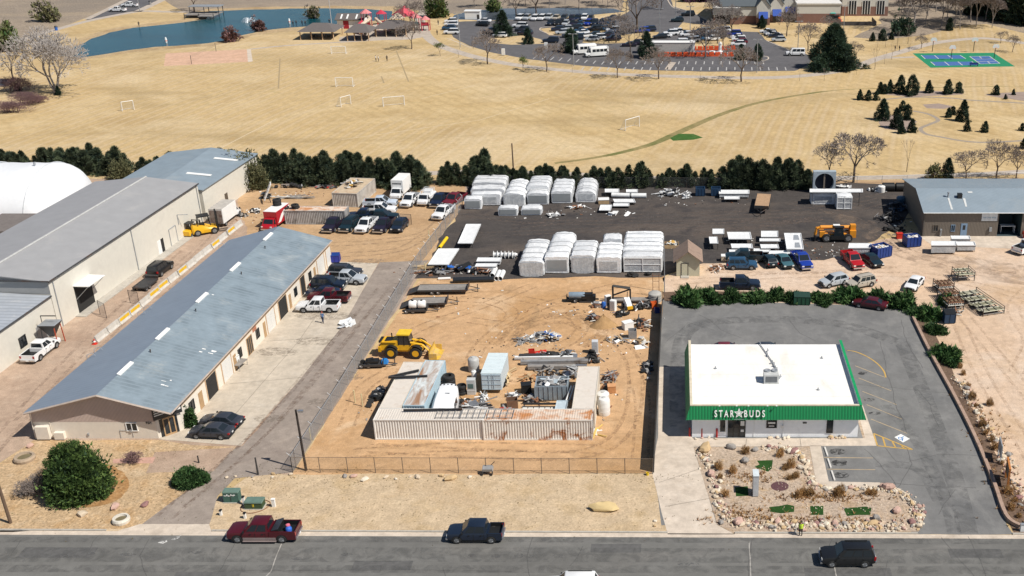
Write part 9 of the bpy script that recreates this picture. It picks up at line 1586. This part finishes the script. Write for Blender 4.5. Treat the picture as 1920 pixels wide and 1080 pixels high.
for i,(px,py)in enumerate(((550,49),(556,48),(567,48),(573,48.5),(618,45),(261,50))):person(['person seated group on the pond shore, leftmost','person standing on the pond shore, second from the left','person on the pond shore, third from the left','person on the pond shore, fourth from the left','person at the foot of the tall pale lamp post','person fishing on the far bank of the pond'][i],px,py,100,blk,jean if i%2 else blk,i%2)
# small stones and litter too many to count
b=MB();r=random.Random(9)
def pebbles(px,n,wid,lo,hi):
 ln=[Vector(G(*p))for p in px]
 for _ in range(n):
  k=r.randrange(len(ln)-1);p=ln[k].lerp(ln[k+1],r.random());s=r.uniform(lo,hi);b.cur=r.choice((0,0,1,2,2,3));b.box((p.x+r.gauss(0,wid),p.y+r.gauss(0,wid),s*.3+.02),(s,s*r.uniform(.6,1),s*r.uniform(.5,.9)),r.uniform(0,3),top=r.uniform(.4,.8),tilt=(r.uniform(-.4,.4),r.uniform(-.4,.4)))
pebbles([(1320,850),(1328,868),(1336,892),(1344,920),(1352,950),(1368,974),(1388,984)],170,.38,.12,.32);pebbles([(1390,982),(1440,985),(1500,986),(1560,986),(1620,988),(1695,989)],330,.42,.12,.34);pebbles([(1712,986),(1724,968),(1714,948),(1694,928),(1668,918)],140,.42,.14,.36);pebbles([(1660,918),(1600,917),(1545,918),(1522,908),(1511,882),(1503,862),(1490,846),(1468,841),(1425,840)],230,.3,.12,.3);pebbles([(1786,704),(1812,738),(1838,775),(1862,815),(1888,868),(1916,940)],190,.45,.12,.32);pebbles([(1350,910),(1450,880),(1500,940),(1640,950),(1400,960)],260,.8,.05,.14)
b.build('border_pebbles',ROCKM[:4],kind='stuff')
b=MB();r=random.Random(10);LM=[WHITE,WOODG,DKSTEEL,tarp,RUST]
for px,py,wx,wy,n in((1020,650,10,5,130),(900,770,8,3,70),(1180,640,4,8,90),(850,510,8,2,60),(1450,455,9,3,80),(1560,475,7,2,90),(1100,400,12,3,90),(1680,420,4,5,60),(470,400,5,4,80),(560,365,8,3,80),(1300,380,14,3,60),(1080,585,8,2,60),(1130,745,2,6,60),(830,570,6,5,40),(700,760,1.5,4,30)):
 x,y=G(px,py)
 for _ in range(int(n*.6)):s=r.uniform(.05,.2);b.cur=r.randrange(5);b.box((x+r.gauss(0,wx/2),y+r.gauss(0,wy/2),.05),(s*r.uniform(.5,3),s,r.uniform(.03,.12)),r.uniform(0,3),tilt=(r.uniform(-.2,.2),r.uniform(-.2,.2)))
b.build('scattered_litter',LM,kind='stuff')
def weeds(name,area,n,s0,s1,mats,seed):
 g=np.random.default_rng(seed);V=[];k=len(area)
 for px,py,wx,wy in area:
  x,y=G(px,py);m=n//k;c=np.stack([x+g.normal(0,wx,m),y+g.normal(0,wy,m),np.zeros(m)],1)
  for _ in range(5):
   d=g.normal(0,.5,(m,3));d[:,2]=1;L=g.uniform(s0,s1,(m,1));sd_=np.cross(d,g.normal(0,1,(m,3)));sd_/=np.linalg.norm(sd_,axis=1)[:,None];V.append(np.stack([c-sd_*L*.15,c+sd_*L*.15,c+d*L],1).reshape(-1,3))
 V=np.concatenate(V);n_=len(V)//3;o=bpy.data.objects.new(name,mesh_np(name,V,np.arange(n_*3).reshape(n_,3),g.integers(0,len(mats),n_),mats));COL.objects.link(o);o['kind']='stuff'
weeds('dry_grass_tufts',[(1410,895,1.6,.8),(1500,932,2.4,.5),(1400,962,2.0,.6),(1570,935,2.5,.5),(1440,975,4,.4),(1560,976,4,.4),(1850,800,1.2,4),(1890,920,1,3)],900,.12,.4,og,1)
weeds('verge_weeds',[(700,905,10,1.0),(500,905,4,1),(900,900,12,.5),(1200,895,4,.4),(880,960,12,2),(1100,960,6,2),(600,960,6,2),(580,880,5,.6),(100,970,5,1.5),(300,930,4,1.6),(250,850,4,.8)],900,.06,.16,[leafmat('weed_straw',(.36,.27,.12)),leafmat('weed_green',(.14,.15,.05)),leafmat('weed_brown',(.22,.15,.07))],2)
